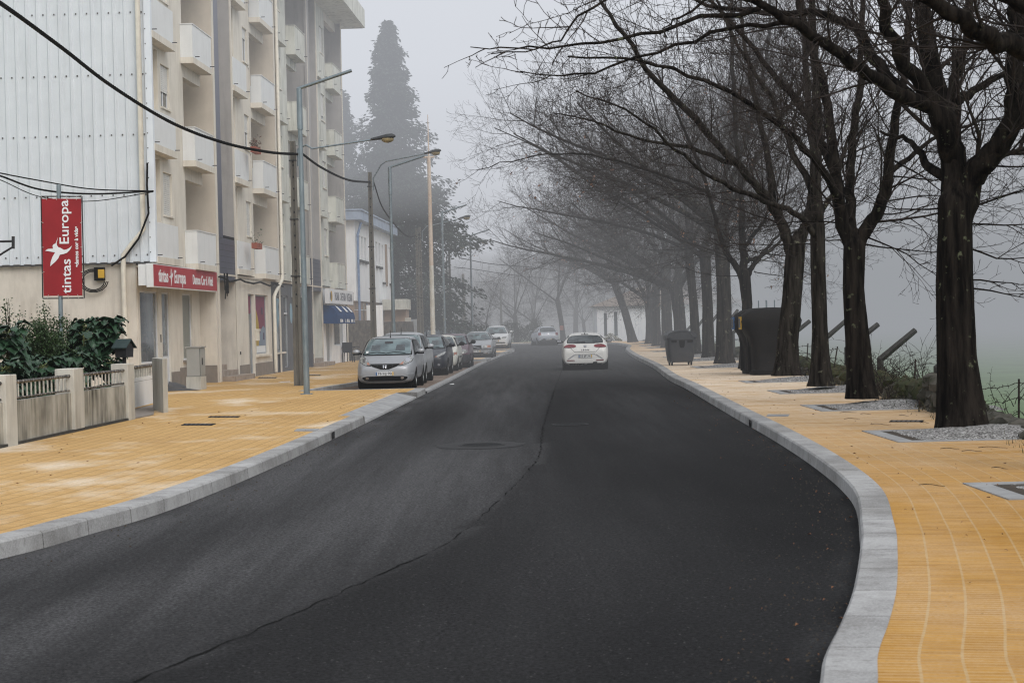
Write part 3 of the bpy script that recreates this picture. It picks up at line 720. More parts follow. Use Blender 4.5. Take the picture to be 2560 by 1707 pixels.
# far end wall
build('end_wall', FB().b(END, END+.2, -13.5, -.02, .15, TOP), M('cream_base'), B)
# ---- gable: corrugated cladding facing the camera
GW = 17.0
cl = FB(); cl.b(-.10, .0, -GW, .0, 3.86, 21); 
n = -.06
while n > -GW:
    cl.prism([(n-.055, 0), (n-.03, .035), (n+.03, .035), (n+.055, 0)], 'z', 3.84, 21, Matrix(((FN.x, -FS.x, 0, fp(-.10,0,0).x), (FN.y, -FS.y, 0, fp(-.10,0,0).y), (0,0,1,0),(0,0,0,1))))
    n -= .3125
CLD = build('corrugated_cladding', cl, M('clad'), B)
build('corner_trim', FB().b(-.16, .02, -.14, .05, 3.84, 21), M('clad_trim'), B)
build('drip_edge', FB().b(-.17, -.101, -GW, -.14, 3.80, 3.838), M('grey_trim'), B)
sc_ = FB(); n = -.21
while n > -GW:
    for zz in (4.05, 5.75, 7.45, 9.15, 10.9): 
        sc_.b(-.125, -.101, n-.017, n+.017, zz-.02, zz+.02)
    n -= .3125
for zz in range(30):
    sc_.b(-.171, -.161, -.12, -.095, 4.1+zz*.42, 4.13+zz*.42)
build('screws', sc_, M('screw'), CLD)
# lower gable wall
build('gable_wall', FB().b(-.04, .12, -GW, -.58, .15, 3.86), M('cream_base'), B)
# soffit between ground floor and first floor
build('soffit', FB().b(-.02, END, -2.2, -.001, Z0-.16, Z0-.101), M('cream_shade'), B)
# ---- ground floor unit 1: paint shop (recessed .55)
g1 = FB(); N1 = -.56
S1 = [(.0, .25), (2.55, 2.75), (4.05, 4.15), (4.2, 5.7)]
# openings: big window .3-2.5, door 2.9-3.9, window 5.85-7.2
wall_with_holes(g1, .0, 8.3, N1-.2, N1, .15, Z0-.16, [(.28, 2.48, .95, 3.05), (2.95, 3.95, .17, 3.05), (5.75, 7.1, .95, 3.05)])
build('shop_wall', g1, M('cream'), B)
build('return_wall', FB().b(8.3, 8.58, -2.0, -.010, .15, Z0-.161), M('cream_base'), B)
def shop_window(s0, s1, z0, z1, n, glass, frame='alu_white', nm='shop_window', mull=()):
    f = FB(); e = .05
    f.b(s0, s0+e, n-.1, n-.04, z0, z1).b(s1-e, s1, n-.1, n-.04, z0, z1).b(s0+e, s1-e, n-.1, n-.04, z0, z0+e).b(s0+e, s1-e, n-.1, n-.04, z1-e, z1)
    for m_ in mull: f.b(m_-.03, m_+.03, n-.1, n-.041, z0+e, z1-e)
    w = build(nm, f, M(frame), B)
    build('pane', FB().b(s0+e, s1-e, n-.085, n-.075, z0+e, z1-e), M(glass), w); return w
shop_window(.28, 2.48, .95, 3.05, N1, 'glass_shop')
dw = shop_window(2.95, 3.95, .17, 3.05, N1, 'glass_shop', nm='shop_door')
build('kick_panel', FB().b(3.0, 3.9, N1-.074, N1-.05, .22, 1.12), M('alu_white'), dw); build('handle', FB().b(3.05, 3.09, N1-.04, N1+.02, 1.25, 1.5), M('steel'), dw)
shop_window(5.75, 7.1, .95, 3.05, N1, 'blind_green')
build('letter_slot', FB().b(2.68, 2.75, N1, N1+.015, 1.55, 1.78), M('black_trim'), B)
build('sill', FB().b(5.65, 7.2, N1, N1+.1, .88, .945), M('plinth'), B)
pl = FB().b(4.0, 5.2, N1, N1+.03, .15, .62).b(5.2, 8.29, N1, N1+.03, .15, .72); pl.b(8.27, 8.3, N1+.03, -.02, .15, .72); build('plinth', pl, M('plinth'), B)
# entrance 1 steps
for i, (a, b) in enumerate(EE):
    build('entrance_wall', FB().b(b-.12, b+.2, -1.4, -.042, .15, Z0-.33), M('cream_base' if i == 0 else 'panel_stained'), B)
    st_ = build('steps', FB().b(a-.05, b+.75, -1.0, .42, .15, .32).b(a, b-.12, -1.1, .0, .321, .50).b(a+.02, b-.13, -1.2, -.4, .501, .68), M('step_stone'), B)
    build('entrance_door', FB().b(a+.5, b-.5, -1.38, -1.3, .68, 2.9), M('alu_grey'), B)
    build('wall', FB().b(a+.0, a+.5, -1.3, -1.0, .68, Z0-.33), M('cream_shade'), B)
# ---- unit 2: white door and poster window
u2 = FB(); wall_with_holes(u2, 12.1, 18.9, -.28, -.04, .15, Z0-.16, [(14.1, 15.25, .2, 3.15), (15.55, 18.15, .95, 3.15)])
build('shop_wall', u2, M('cream'), B)
dw = shop_window(14.1, 15.25, .2, 3.15, -.1, 'glass_shop', 'alu_grey', 'shop_door')
build('poster', FB().b(14.17, 15.18, -.17, -.165, 2.45, 3.08), M('poster_maroon'), dw)
pw = shop_window(15.55, 18.15, .95, 3.15, -.1, 'glass_shop', 'alu_grey')
PF = frame_m(fp(0, -.160, 0), FS, UP)      # z points outward?
def fflat(poly, n, th=.004): return on(Matrix(((FS.x, 0, FN.x, fp(0,n,0).x), (FS.y, 0, FN.y, fp(0,n,0).y), (0, 1, 0, 0), (0,0,0,1))), flat(poly, th))
build('poster', fflat([(15.60,1.25),(18.10,1.25),(18.10,3.1),(15.60,3.1)], -.172), M('poster_maroon'), pw)
build('poster', fflat([(15.60,2.6),(16.1,2.75),(16.1,3.1),(15.60,3.1)], -.167), M('poster_plum'), pw)
arc_ = lambda cx, cz, rx, rz, a0, a1, n=14: [(cx+rx*math.cos(R(a0+(a1-a0)*k/n)), cz+rz*math.sin(R(a0+(a1-a0)*k/n))) for k in range(n+1)]
build('poster', fflat([(15.60,1.25)] + [(16.9,1.25)] + arc_(15.60,1.6,1.3,1.15,0,90), -.166), M('poster_mustard'), pw)
build('poster', fflat([(18.10,1.25),(16.7,1.25)][::-1] + [(18.10,1.25)] + arc_(17.6,1.25,1.0,.75,0,180)[:0] + [(18.10,1.9),(17.7,2.0),(17.2,1.85),(16.85,1.55)], -.162), M('poster_blue'), pw)
build('poster', fflat([(15.60,1.0),(18.10,1.0),(18.10,1.245),(15.60,1.245)], -.166), M('panel_white'), pw)
mk = MB()
for (s_, z_) in ((16.1,2.35),(17.5,2.55),(16.2,1.65),(17.75,1.6)): mk.v += []; q = fflat([(s_-.12,z_-.13),(s_+.12,z_-.13),(s_+.12,z_+.13),(s_-.12,z_+.13)], -.158, .003); mk.add(q.v, q.f)
build('poster_mark', mk, M('poster_plum'), pw)
build('sill', FB().b(15.45, 18.25, -.04, .05, .85, .93), M('cream'), B)
build('plinth', FB().b(12.1, 14.09, -.04, -.01, .15, .62).b(15.26, 18.85, -.04, -.01, .15, .62), M('plinth'), B)
build('letter_box', FB().b(15.36, 15.5, -.04, .10, 1.45, 1.80).b(15.34, 15.52, -.04, .13, 1.80, 1.88), M('pipe_cream'), B)
build('intercom', FB().b(12.35, 12.45, -.04, -.015, 1.0, 1.1), M('black_trim'), B)
# ---- unit 3: grey shop
u3 = FB(); wall_with_holes(u3, 18.9, 24.5, -.30, -.08, .15, Z0-.16, [(19.7, 21.7, .95, 3.2), (22.0, 23.1, .3, 3.2)]); u3.b(24.5, 29.0, -.72, -.6, .15, Z0-.16)
build('shop_wall', u3, M('slate_grey'), B)
w3 = shop_window(19.7, 21.7, .95, 3.2, -.10, 'glass_shop', 'alu_grey')
pm('poster_sky', (.16,.36,.48), (.35,.45,.5), 6, .6)
build('poster', fflat([(20.5,1.9),(21.0,1.75),(21.3,2.3),(21.2,2.75),(21.4,3.05),(20.7,3.1),(20.5,2.8),(20.7,2.4)], -.170), M('poster_sky'), w3)
dw = shop_window(22.0, 23.1, .3, 3.2, -.10, 'glass_shop', 'alu_grey', 'shop_door'); build('transom', FB().b(22.05, 23.05, -.17, -.12, 2.45, 2.52), M('alu_white'), dw)
build('sill', FB().b(19.6, 21.8, -.08, .02, .88, .945), M('cream'), B)
build('round_sticker', fflat(arc_(23.75,2.5,.3,.42,0,354,20), -.075), M('poster_sky'), B)
build('return_wall', FB().b(28.98, 29.25, -1.6, -.03, .15, Z0-.17), M('slate_wall'), B)
build('air_conditioner', FB().b(24.0, 24.9, -.08, .2, 3.15, 3.6), M('alu_grey'), B)
# ---- unit 4: cafe
u4 = FB(); wall_with_holes(u4, 32.4, 40.6, -.3, -.06, .15, Z0-.16, [(33.6, 35.4, .2, 2.7), (36.2, 40.2, 1.0, 2.7)])
build('shop_wall', u4, M('white_wall'), B)
shop_window(33.6, 35.4, .2, 2.7, -.12, 'glass_shop', 'alu_white', 'shop_door'); shop_window(36.2, 40.2, 1.0, 2.7, -.12, 'glass_shop', 'alu_white')
# cafe sign
sg = thing('cafe_sign', 'long white cafe sign lettered PADARIA CAFETARIA PASTELARIA', 'sign', fp(35.8, .3, 3.0))
build('panel', FB().b(31.9, 40.6, .16, .34, 2.98, 3.66), M('white_paint'), sg)
build('side_panel', FB().b(40.601, 41.0, .12, .3, 2.95, 3.62), M('grey_trim'), sg)
TM = lambda s_, n_, z_: Matrix(((FS.x, 0, FN.x, fp(s_,n_,z_).x), (FS.y, 0, FN.y, fp(s_,n_,z_).y), (0, 1, 0, z_), (0,0,0,1)))
tx = text_mesh('PADARIA   CAFETARIA   PASTELARIA', .52, 'CENTER', .74, .012); build('lettering', on(TM(37.0, .342, 3.31), tx), M('slate_tile'), sg)
build('emblem', fflat(arc_(32.75,3.32,.33,.24,0,350,18), .342), M('yellow_paint'), sg); build('emblem_mark', fflat(arc_(32.55,3.32,.16,.19,0,350,14), .348), M('black_trim'), sg)
for (a, b), txt in zip(((32.4,35.3),(35.4,36.6),(36.7,38.6)), ('PASTELARIA','CAFETARIA','PADARIA')):
    o = thing('awning', {'PASTELARIA':'nearest blue curved cafe awning reading PASTELARIA','CAFETARIA':'narrow middle blue cafe awning reading CAFETARIA','PADARIA':'farthest blue cafe awning reading PADARIA'}[txt], 'awning', fp((a+b)/2, 0, 2.9), 0, 'blue awnings of the cafe')
    mb = MB(); prof = [(.0, 2.93)] + [(.66*math.sin(R(t_)), 2.30+.63*math.cos(R(t_))) for t_ in range(12, 91, 13)] + [(.66, 2.04)]
    for n_, z_ in prof: mb.v += [fp(a, n_, z_), fp(b, n_, z_)]
    k = len(prof); mb.f = [(2*i, 2*i+1, 2*i+3, 2*i+2) for i in range(k-1)]
    for sd in (0, 1):
        base = len(mb.v); mb.v += [fp(a if sd == 0 else b, n_, z_) for n_, z_ in prof] + [fp(a if sd == 0 else b, 0, 2.06)]; mb.f.append(tuple(range(base, len(mb.v))))
    build('fabric', mb, M('awning'), o)
    build('lettering', on(TM((a+b)/2-.15, .666, 2.17), text_mesh(txt, .20, 'CENTER', .55 if b-a < 1.5 else .9, .008)), M('white_paint'), o)
    tri = MB()
    q = fflat([(b-.30,2.10),(b-.06,2.10),(b-.18,2.27)], .667); tri.add(q.v, q.f); build('triangle_mark', tri, M('white_paint'), o)
    ang = R(50); m_ = (a+b)/2; c_ = fp(m_, .66*math.sin(ang)+.006, 2.30+.63*math.cos(ang)+.006); nrm = (FN*math.sin(ang)*.63 + UP*math.cos(ang)*.66).normalized(); ey = nrm.cross(FS)
    bm_ = flat([(-.32,-.16),(.34,-.16),(.22,.13),(-.05,.16),(-.2,.24),(-.3,.14)]); build('emblem', on(frame_m(c_ + nrm*.02, FS, ey), bm_), M('white_paint'), o)
# downpipes
def pipe(parent, pts, r=.055, mat='pipe_cream', nm='drainpipe'): return build(nm, MB().tube(pts, r, 8), M(mat), parent, smooth=50)
pipe(B, [fp(-.24,-.28,21), fp(-.24,-.28,4.75), fp(-.24,-.62,4.35), fp(-.24,-.86,4.05), fp(-.24,-.88,3.7), fp(-.17,-.88,.3)], .075)
pipe(B, [fp(20.9,.08,TOP), fp(20.9,.08,4.0), fp(20.7,.1,3.8), fp(19.2,.08,3.25), fp(19.0,.06,3.1), fp(19.0,.06,.2)], .075)
for s_, zt in ((-.24, (5.6, 8.6, 11.6)),): build('pipe_clip', MB(), M('grey_trim'), B) if False else None
# cables on the facade
rr = random.Random(4)
def cable(label, pts, r, name='cable', grp=None, seg=14, sag=0, mat='rubber', cat='cable', twist=False):
    o = []
    for i in range(len(pts)-1):
        a, b = V(pts[i]), V(pts[i+1]); n_ = max(2, int((b-a).length/.7)) if sag else 3
        for k in range(n_): t_ = k/n_; o.append(a.lerp(b, t_) - UP*(sag*4*t_*(1-t_)))
    o.append(V(pts[-1])); mb = MB()
    if twist:
        for ph in (0, 2.1, 4.2):
            oo = []
            fine = [o[i].lerp(o[i+1], t_) for i in range(len(o)-1) for t_ in (0,.33,.66)] + [o[-1]]
            for j, p in enumerate(fine): oo.append(p + V((0, math.cos(j*.9+ph)*r*.55, math.sin(j*.9+ph)*r*.55)))
            mb.tube(oo, r*.62, 5)
    else: mb.tube(o, r, 5)
    return solo(name, mb, M(mat), label, cat, grp)
cp = [fp(s_, .1 + .05*math.sin(s_*2.2), Z0-.3+.06*math.sin(s_*1.7)) for s_ in (8.4,8.9,9.5,10.2,11,11.8,13,14.4,16,17.6,19.2,20.6)]
cable('loose black cable bundle running under the balconies from the red sign', cp, .035)
mb = MB()
for k in range(5): mb.tube([fp(9.0+.1*rr.uniform(-2,2), .16+.03*k, 3.75), fp(9.1+rr.uniform(-.4,.4), .2, 3.3-.1*k), fp(9.3+rr.uniform(-.3,.3), .18, 3.05+.1*k), fp(9.5, .16, 3.65)], .02, 5)
solo('cable_coil', mb, M('rubber'), 'tangle of black cable hanging by the slate tiles past the red sign', 'cable')
cable('black cable running from the gable corner down the cream downpipe', [fp(-.3,-.1,6.62), fp(-.32,-.12,6.0), fp(-.3,-.1,5.2), fp(-.3,-.4,4.5), fp(-.3,-.8,4.0), fp(-.3,-1.2,3.75)], .03)
mb = MB()
for k in range(3): mb.tube([fp(-.2, -1.75-.42*math.cos(R(a_))*(1-.12*k), 3.35-.33*math.sin(R(a_))*(1-.1*k)) for a_ in range(-100, 200, 25)], .016, 5)
cc = thing('cable_coil', 'black cable looped around a yellow box high on the lower gable wall', 'cable', fp(-.2,-1.7,3.4))
build('loops', mb, M('rubber'), cc); build('box', FB().b(-.24,-.04,-1.72,-1.45,3.35,3.72), M('black_trim'), cc); build('yellow_tag', FB().b(-.26,-.241,-1.6,-1.42,3.42,3.66), M('yellow_paint'), cc)
# red shop sign box
def fitw(mb, w):
    x0 = min(v.x for v in mb.v); k = w/(max(v.x for v in mb.v)-x0); mb.v = [V(((v.x-x0)*k, v.y, v.z)) for v in mb.v]; return mb
rs = thing('shop_sign', 'long red shop sign reading tintas Europa Damos Cor à Vida!', 'sign', fp(4.5, .15, 3.1))
build('box', FB().b(-.6, 8.2, -.14, .055, 3.12, 3.785), M('panel_white'), rs)
build('side_box', FB().b(-.55, -.05, -.38, -.141, 3.17, 3.77), M('panel_white'), rs)
build('red_face', FB().b(-.56, 8.16, .0555, .062, 3.15, 3.755), M('sign_red'), rs)
build('lettering', on(TM(0, .065, 3.45), fitw(text_mesh('tintas', .52, 'LEFT', 1, .014), 1.2)), M('white_paint'), rs)
build('lettering', on(TM(2.0, .065, 3.45), fitw(text_mesh('Europa', .52, 'LEFT', 1, .014), 1.5)), M('white_paint'), rs)
build('lettering', on(TM(4.5, .065, 3.43), fitw(text_mesh('Damos Cor à Vida!', .40, 'LEFT', 1, .012), 3.0)), M('white_paint'), rs)
BIRD = [(0,.50),(.06,.46),(.055,.30),(.10,.16),(.30,.28),(.36,.38),(.345,.22),(.24,.06),(.14,-.03),(.10,-.20),(.02,-.36),(-.06,-.5),(-.03,-.30),(-.03,-.12),(-.14,-.02),(-.34,.02),(-.18,.09),(-.05,.14),(-.04,.3)]
build('bird_logo', on(TM(1.56, .065, 3.43), flat([(x*.75, y*.52) for x, y in BIRD])), M('white_paint'), rs)
# flower pots on unit 2 parapets
def pots(s_, z_, n_, label, lush):
    o = thing('flower_pot', label, 'flower pot', fp(s_, n_, z_), 0, None)
    for k in range(2):
        c = fp(s_+k*.55, n_+.1, z_)
        build('pot', MB().box(-.24,.24,-.1,.1,0,.2, Matrix.Translation(c) @ Matrix.Rotation(math.atan2(FS.y, FS.x), 4, 'Z')), M('terracotta'), o)
    mb = MB(); r_ = random.Random(int(s_*7))
    for k in range(90 if lush else 30):
        c = fp(s_+r_.uniform(-.2,.75), n_+.1+r_.gauss(0,.09), z_+.2+abs(r_.gauss(0,.17))); a = [V((r_.uniform(-1,1), r_.uniform(-1,1), r_.uniform(-1,1)))*.06 for _ in range(3)]
        mb.add([c+a[0], c+a[1], c+a[2]], [(0,1,2)])
    build('foliage', mb, M('flower_leaf' if lush else 'bush_leaf'), o)
pots(13.7, Z0+ST+ST+1.12-ST+.0, .3, 'reddish flower box on the second floor parapet of the cream facade', True)
pots(13.4, Z0+1.0-.12, .31, 'terracotta flower boxes on the first floor parapet of the cream facade', False)
# ================================================================== WHITE BUILDING BEHIND
def S2(px): return 12.8*4600/(1480-px)            # distance of the facade at a photo column
WO = V((-8.45, 100.5, 0)); WS = V((.0433,1,0)).normalized(); WN = V((WS.y,-WS.x,0))
WM = Matrix(((WS.x, WN.x, 0, WO.x), (WS.y, WN.y, 0, WO.y), (0,0,1,0), (0,0,0,1)))
class WB(MB):
    def b(s, s0, s1, n0, n1, z0, z1): return s.box(s0, s1, n0, n1, z0, z1, WM)
W2 = thing('white_building', 'white two storey building with pale blue roof edge and tan base', 'building', WO)
holes2 = [(s_, s_+.95, 5.6, 6.95) for s_ in (1.5,2.9,4.3)] + [(s_, s_+.95, 5.5, 6.95) for s_ in (9.7,11.4)] + [(13.0, 13.9, 4.6, 6.9), (16.9, 17.7, 4.6, 6.9)]
w_ = WB()
cs = sorted(set([0, 18.2] + [h[0] for h in holes2] + [h[1] for h in holes2]))
for a, b in zip(cs, cs[1:]):
    hh = [h for h in holes2 if h[0] <= a+1e-6 and h[1] >= b-1e-6]
    if hh: w_.b(a, b, -.3, 0, 3.3, hh[0][2]); w_.b(a, b, -.3, 0, hh[0][3], 7.7)
    else: w_.b(a, b, -.3, 0, 3.3, 7.7)
w_.b(0, .3, -10, -.301, 3.3, 7.7).b(.3, 18.2, -10, -9.7, 3.3, 7.7).b(17.9, 18.2, -9.7, -.3, 3.3, 7.7)
build('wall', w_, M('white_wall'), W2)
for h in holes2:
    g = build('window', WB().b(h[0], h[1], -.14, -.09, h[2], h[3]), M('glass_dark'), W2); build('sill', WB().b(h[0]-.08, h[1]+.08, -.15, .12, h[2]-.14, h[2]-.001), M('old_concrete'), g)
build('shutter', WB().b(14.6, 15.5, .01, .06, 4.4, 7.0), M('tan_stone'), W2)
build('roof_fascia', WB().b(-.5, 18.5, -10.5, .42, 7.7, 8.2), M('fascia_blue'), W2)
build('roof_cap', WB().b(-.55, 18.55, -10.6, .48, 8.2, 8.28), M('fascia_blue'), W2)
build('chimney', WB().b(-.3, 1.2, -3.2, -1.2, 8.28, 9.1).b(-.5, 1.4, -3.4, -1.0, 9.1, 9.3), M('panel_stained'), W2)
build('base_wall', WB().b(.1, 18.1, -.5, -.12, .1, 3.3), M('tan_stone'), W2)
jl = WB()
for z_ in (1.4, 2.1, 2.8): jl.b(.1, 18.1, -.12, -.112, z_, z_+.04)
build('joint', jl, M('white_paint'), W2)
for s_ in (2.0, 3.9, 5.4, 7.0, 9.0, 12.5, 15.5): build('base_window', WB().b(s_, s_+.5, -.119, -.10, 1.1, 3.2), M('glass_dark'), W2)
pipe(W2, [WO+WS*.5+WN*.3+UP*7.6, WO+WS*.35+WN*.12+UP*6.9, WO+WS*.35+WN*.12+UP*.3], .07, 'blue_pipe'); pipe(W2, [WO+WS*7.3+WN*.12+UP*7.7, WO+WS*7.3+WN*.12+UP*1.0], .06, 'blue_pipe')
# garden wall of rubble before it, gate pillars, canopy shed, grey gate, blue fence
wl = MB(); x0 = -8.2
def wall_line(label, p0, p1, h, th, mat, name='garden_wall', bulge=.04, cat='wall'):
    p0, p1 = V(p0), V(p1); L = (p1-p0).length; t_ = (p1-p0).normalized(); n_ = V((t_.y,-t_.x,0)); mb = MB(); nx, nz = max(4, int(L/.3)), 7
    for side in (1, -1):
        base = len(mb.v)
        for i in range(nx+1):
            for j in range(nz+1):
                q = p0 + t_*(L*i/nx) + UP*(h*j/nz); b_ = bulge*noise.noise(q*2.3+V((side*9,0,0)))
                mb.v.append(q + n_*(side*(th/2+b_)) + UP*(0 if j < nz else .05*noise.noise(q*1.3)))
        for i in range(nx):
            for j in range(nz):
                a = base+i*(nz+1)+j; f = (a, a+nz+1, a+nz+2, a+1); mb.f.append(f if side == 1 else f[::-1])
    o = (nx+1)*(nz+1)
    for i in range(nx): a = i*(nz+1)+nz; mb.f.append((a, a+nz+1, a+nz+1+o, a+o))
    mb.f.append(tuple(range(nz+1)) + tuple(range(o+nz, o-1, -1))); e = nx*(nz+1); mb.f.append(tuple(range(e+nz, e-1, -1)) + tuple(range(o+e, o+e+nz+1)))
    return solo(name, mb, M(mat), label, cat)
wall_line('rough dark rubble wall behind the black cafe chairs', (-9.3,93.6,.1), (-7.3,96.5,.1), 2.1, .4, 'rubble')
wall_line('dark mossy rubble wall between the white gate pillars and the grey gate', (-7.0,101,.1), (-5.9,107,.1), 2.0, .4, 'rubble')
for k, (x, w) in enumerate(((929.5, .48), (948.5, .42))):
    p = D(x, 830, 97 + k*.6); solo('gate_pillar', MB().box(p.x-w/2, p.x+w/2, p.y-.2, p.y+.2, .1, 3.0), M('white_wall'), ['white gate pillar left of the second concrete lamp pole','white gate pillar right of the second concrete lamp pole'][k], 'gate pillar', 'white gate pillars', bevel=.01)
sh_ = thing('shed', 'small tan shed with a mossy white canopy at the end of the white building', 'shed', D(990, 830, 112))
p = D(990, 820, 112); build('wall', MB().box(p.x-.7, p.x+.65, p.y, p.y+3, .1, 2.85), M('tan_stone'), sh_); build('canopy', MB().box(p.x-.75, p.x+.75, p.y-.6, p.y+3.2, 2.86, 3.5), M('panel_stained'), sh_)
p = D(1027, 820, 108); gg = thing('metal_gate', 'grey metal yard gate beside a pale post behind the parked cars', 'gate', p)
build('post', MB().box(p.x-.33, p.x+.02, p.y, p.y+.3, .1, 2.35), M('concrete_post'), gg); build('leaf', MB().box(p.x+.03, p.x+.36, p.y+.05, p.y+.12, .2, 2.25), M('alu_grey'), gg)
bf = thing('metal_fence', 'low dull blue sheet metal fence behind the parked cars', 'fence', (-4.6,118,0))
a_, b_ = D(1042, 840, 112), D(1152, 835, 140); mb = MB(); n_ = 16
for k in range(n_+1):
    p = a_.lerp(b_, k/n_); mb.box(p.x-.05, p.x+.05, p.y-.05, p.y+.05, 0, 1.55)
build('post', mb, M('fence_blue'), bf)
mb = MB(); t_ = (b_-a_).normalized(); 
mb.prism([(a_.x, a_.y), (b_.x, b_.y), (b_.x+.04, b_.y), (a_.x+.04, a_.y)], 'z', .15, 1.45); build('sheet', mb, M('fence_blue'), bf)
# ================================================================== WHITE HOUSE ACROSS THE BEND
HO = D(1494, 855, 168); HO.z = 0
hs = thing('white_house', 'low white house with slit windows and hipped tile roof beyond the bend', 'house', HO)
class HB(MB):
    def b(s, a, b, c, d, e, f): return s.box(HO.x+a, HO.x+b, HO.y+c, HO.y+d, e, f)
h_ = HB(); holes = [(.62,.9,.5,2.62),(1.55,1.86,.5,2.7)]; x = 0
h_.b(0,.62,0,.3,0,3.25).b(.62,.9,0,.3,0,.5).b(.62,.9,0,.3,2.62,3.25).b(.9,1.55,0,.3,0,3.25).b(1.55,1.86,0,.3,0,.5).b(1.55,1.86,0,.3,2.7,3.25).b(1.86,13.5,0,.3,0,3.25).b(0,.3,.3,9,0,3.25).b(13.2,13.5,.3,9,0,3.25)
build('wall', h_, M('white_wall'), hs)
for w in holes: build('window', HB().b(w[0], w[1], .12, .2, w[2], w[3]), M('glass_dark'), hs)
rf = MB().add([(HO.x-.5,HO.y-.5,3.22),(HO.x+14,HO.y-.5,3.22),(HO.x+14,HO.y+9.5,3.22),(HO.x-.5,HO.y+9.5,3.22),(HO.x+4.2,HO.y+4.5,5.0),(HO.x+9.3,HO.y+4.5,5.0)], [(0,1,5,4),(1,2,5),(2,3,4,5),(3,0,4),(3,2,1,0)])
build('roof', rf, M('roof_tile'), hs)
# ================================================================== GARDEN WALL (left)
def gw(px): # base line of the garden wall measured from the photo
    xs = [(-60,1133),(0,1119),(40,1112),(199,1076),(321,1050),(420,1030),(470,1019)]
    for (a, ya), (b, yb) in zip(xs, xs[1:]):
        if a <= px <= b: return G(px, ya+(yb-ya)*(px-a)/(b-a), H)
    return G(px, 1030, H)
def wseg(p0, p1, th, z0, z1):
    t_ = (p1-p0).normalized(); n_ = V((t_.y,-t_.x,0)); return frame_m(p0, t_, V((-t_.y,t_.x,0)))
GWL = thing('garden_wall', 'weathered low concrete garden wall with iron railings', 'wall', gw(199))
pil = [(12, 40, 1.12), (183, 207, 1.12), (318, 334, 1.12)]
def wbox(pa, pb, back, front, z0, z1):
    a, b = V((pa.x,pa.y,0)), V((pb.x,pb.y,0)); t_ = (b-a).normalized(); n_ = V((t_.y,-t_.x,0))
    return MB().add([a-n_*back+UP*z0, b-n_*back+UP*z0, b+n_*front+UP*z0, a+n_*front+UP*z0, a-n_*back+UP*z1, b-n_*back+UP*z1, b+n_*front+UP*z1, a+n_*front+UP*z1], [(0,1,2,3),(4,7,6,5),(0,4,5,1),(1,5,6,2),(2,6,7,3),(3,7,4,0)])
segs = [(-60, 14), (40, 185), (207, 318)]
for a, b in segs: build('wall_panel', wbox(gw(a), gw(b), .14, -.02, H-.05, H+.68), M('concrete_wall'), GWL, fixn=True)
build('footing', wbox(gw(-60), gw(318), .2, .03, H-.05, H+.045), M('old_concrete'), GWL, fixn=True)
for a, b, h in pil: build('pillar', wbox(gw(a), gw(b), .30, .04, H-.05, H+1.10), M('concrete_post'), GWL, bevel=.012, fixn=True)
def railing(parent, a, b, z0, z1, step=.24):
    pa, pb = gw(a), gw(b); L = (pb-pa).length; t_ = (pb-pa).normalized(); n_ = V((t_.y,-t_.x,0)); o = n_*-.05
    rl = build('railing', MB().tube([pa+o+UP*(z1), pb+o+UP*(z1)], .030, 6).tube([pa+o+UP*z0, pb+o+UP*z0], .018, 6), M('rail_metal'), parent)
    mb = MB(); k = step/2
    while k < L:
        p = pa + t_*k + o; mb.tube([p+UP*z0, p+UP*z1], .014, 4); k += step
    build('bars', mb, M('rail_bar'), rl)
for a, b in ((-60, 14), (40, 185), (207, 318)): railing(GWL, a, b, .725, .975)
# gate
ga, gb = G(335,1026,H), G(382,1013.4,H); t_ = (gb-ga).normalized(); n_ = V((t_.y,-t_.x,0))
gt = thing('garden_gate', 'white painted garden gate with barred top between concrete pillars', 'gate', (ga+gb)/2)
build('panel', wbox(ga, gb, .02, .02, H+.06, H+.70), M('panel_white'), gt, fixn=True)
build('frame', MB().tube([ga+UP*.62, gb+UP*.62], .022, 6).tube([ga+UP*.94, gb+UP*.94], .04, 6), M('rail_metal'), gt)
for k in range(11): p = ga.lerp(gb, (k+.5)/11); build('bar', MB().tube([p+UP*.62, p+UP*.94], .02, 4), M('rail_bar'), gt)
A_, B_, D_ = G(409,1032,H), G(421,1030,H), G(383,1023.5,H); C_ = D_ + (B_-A_)*1.3
mb = MB().prism([(A_.x,A_.y),(B_.x,B_.y),(C_.x,C_.y),(D_.x,D_.y)], 'z', H-.02, H+1.14)
solo('gate_pillar', mb, M('concrete_post'), 'broad patched concrete pillar closing the garden wall beside the white gate', 'gate pillar', fixn=True, bevel=.012)
_a, _b = gw(336), gw(384); struct('doorstep', MB().prism([(_a.x,_a.y),(_b.x,_b.y),(gb.x,gb.y+.3),(ga.x-.1,ga.y+.3)], 'z', H-.01, H+.02), M('plinth'), fixn=True)
# garden soil
struct('garden_soil', MB().add([(-9.0,26,.42),(-7.9,28,.42),(-7.75,33,.42),(-7.75,36,.42),(-8.9,39.5,.42),(-10,50,.42),(-22,51,.42),(-22,26,.42)], [(0,1,2,3,4,5,6)]), M('soil'))
# mail box on a post
p = D(311, 900, 39.5)
mbx = thing('mail_box', 'dark green mail box with a little pitched roof by the garden gate', 'mail box', (p.x, p.y, 0))
m_ = Matrix.Translation((p.x, p.y, 0)) @ Matrix.Rotation(R(-22), 4, 'Z')
zb = D(311, 893, 39.5).z
build('post', MB().box(-.03,.03,-.03,.03,.3,zb+.02, m_), M('black_metal'), mbx)
build('box', MB().prism([(-.13,zb),(.13,zb),(.15,zb+.22),(0,zb+.34),(-.15,zb+.22)], 'x', -.14, .14, m_), M('black_metal'), mbx)
pm('mail_green', (.018,.035,.035), (.03,.05,.048), 8, .5)
build('roof', MB().prism([(-.20,zb+.19),(0,zb+.37),(.20,zb+.19),(.20,zb+.21),(0,zb+.395),(-.20,zb+.21)], 'x', -.19, .19, m_), M('mail_green'), mbx, fixn=True)
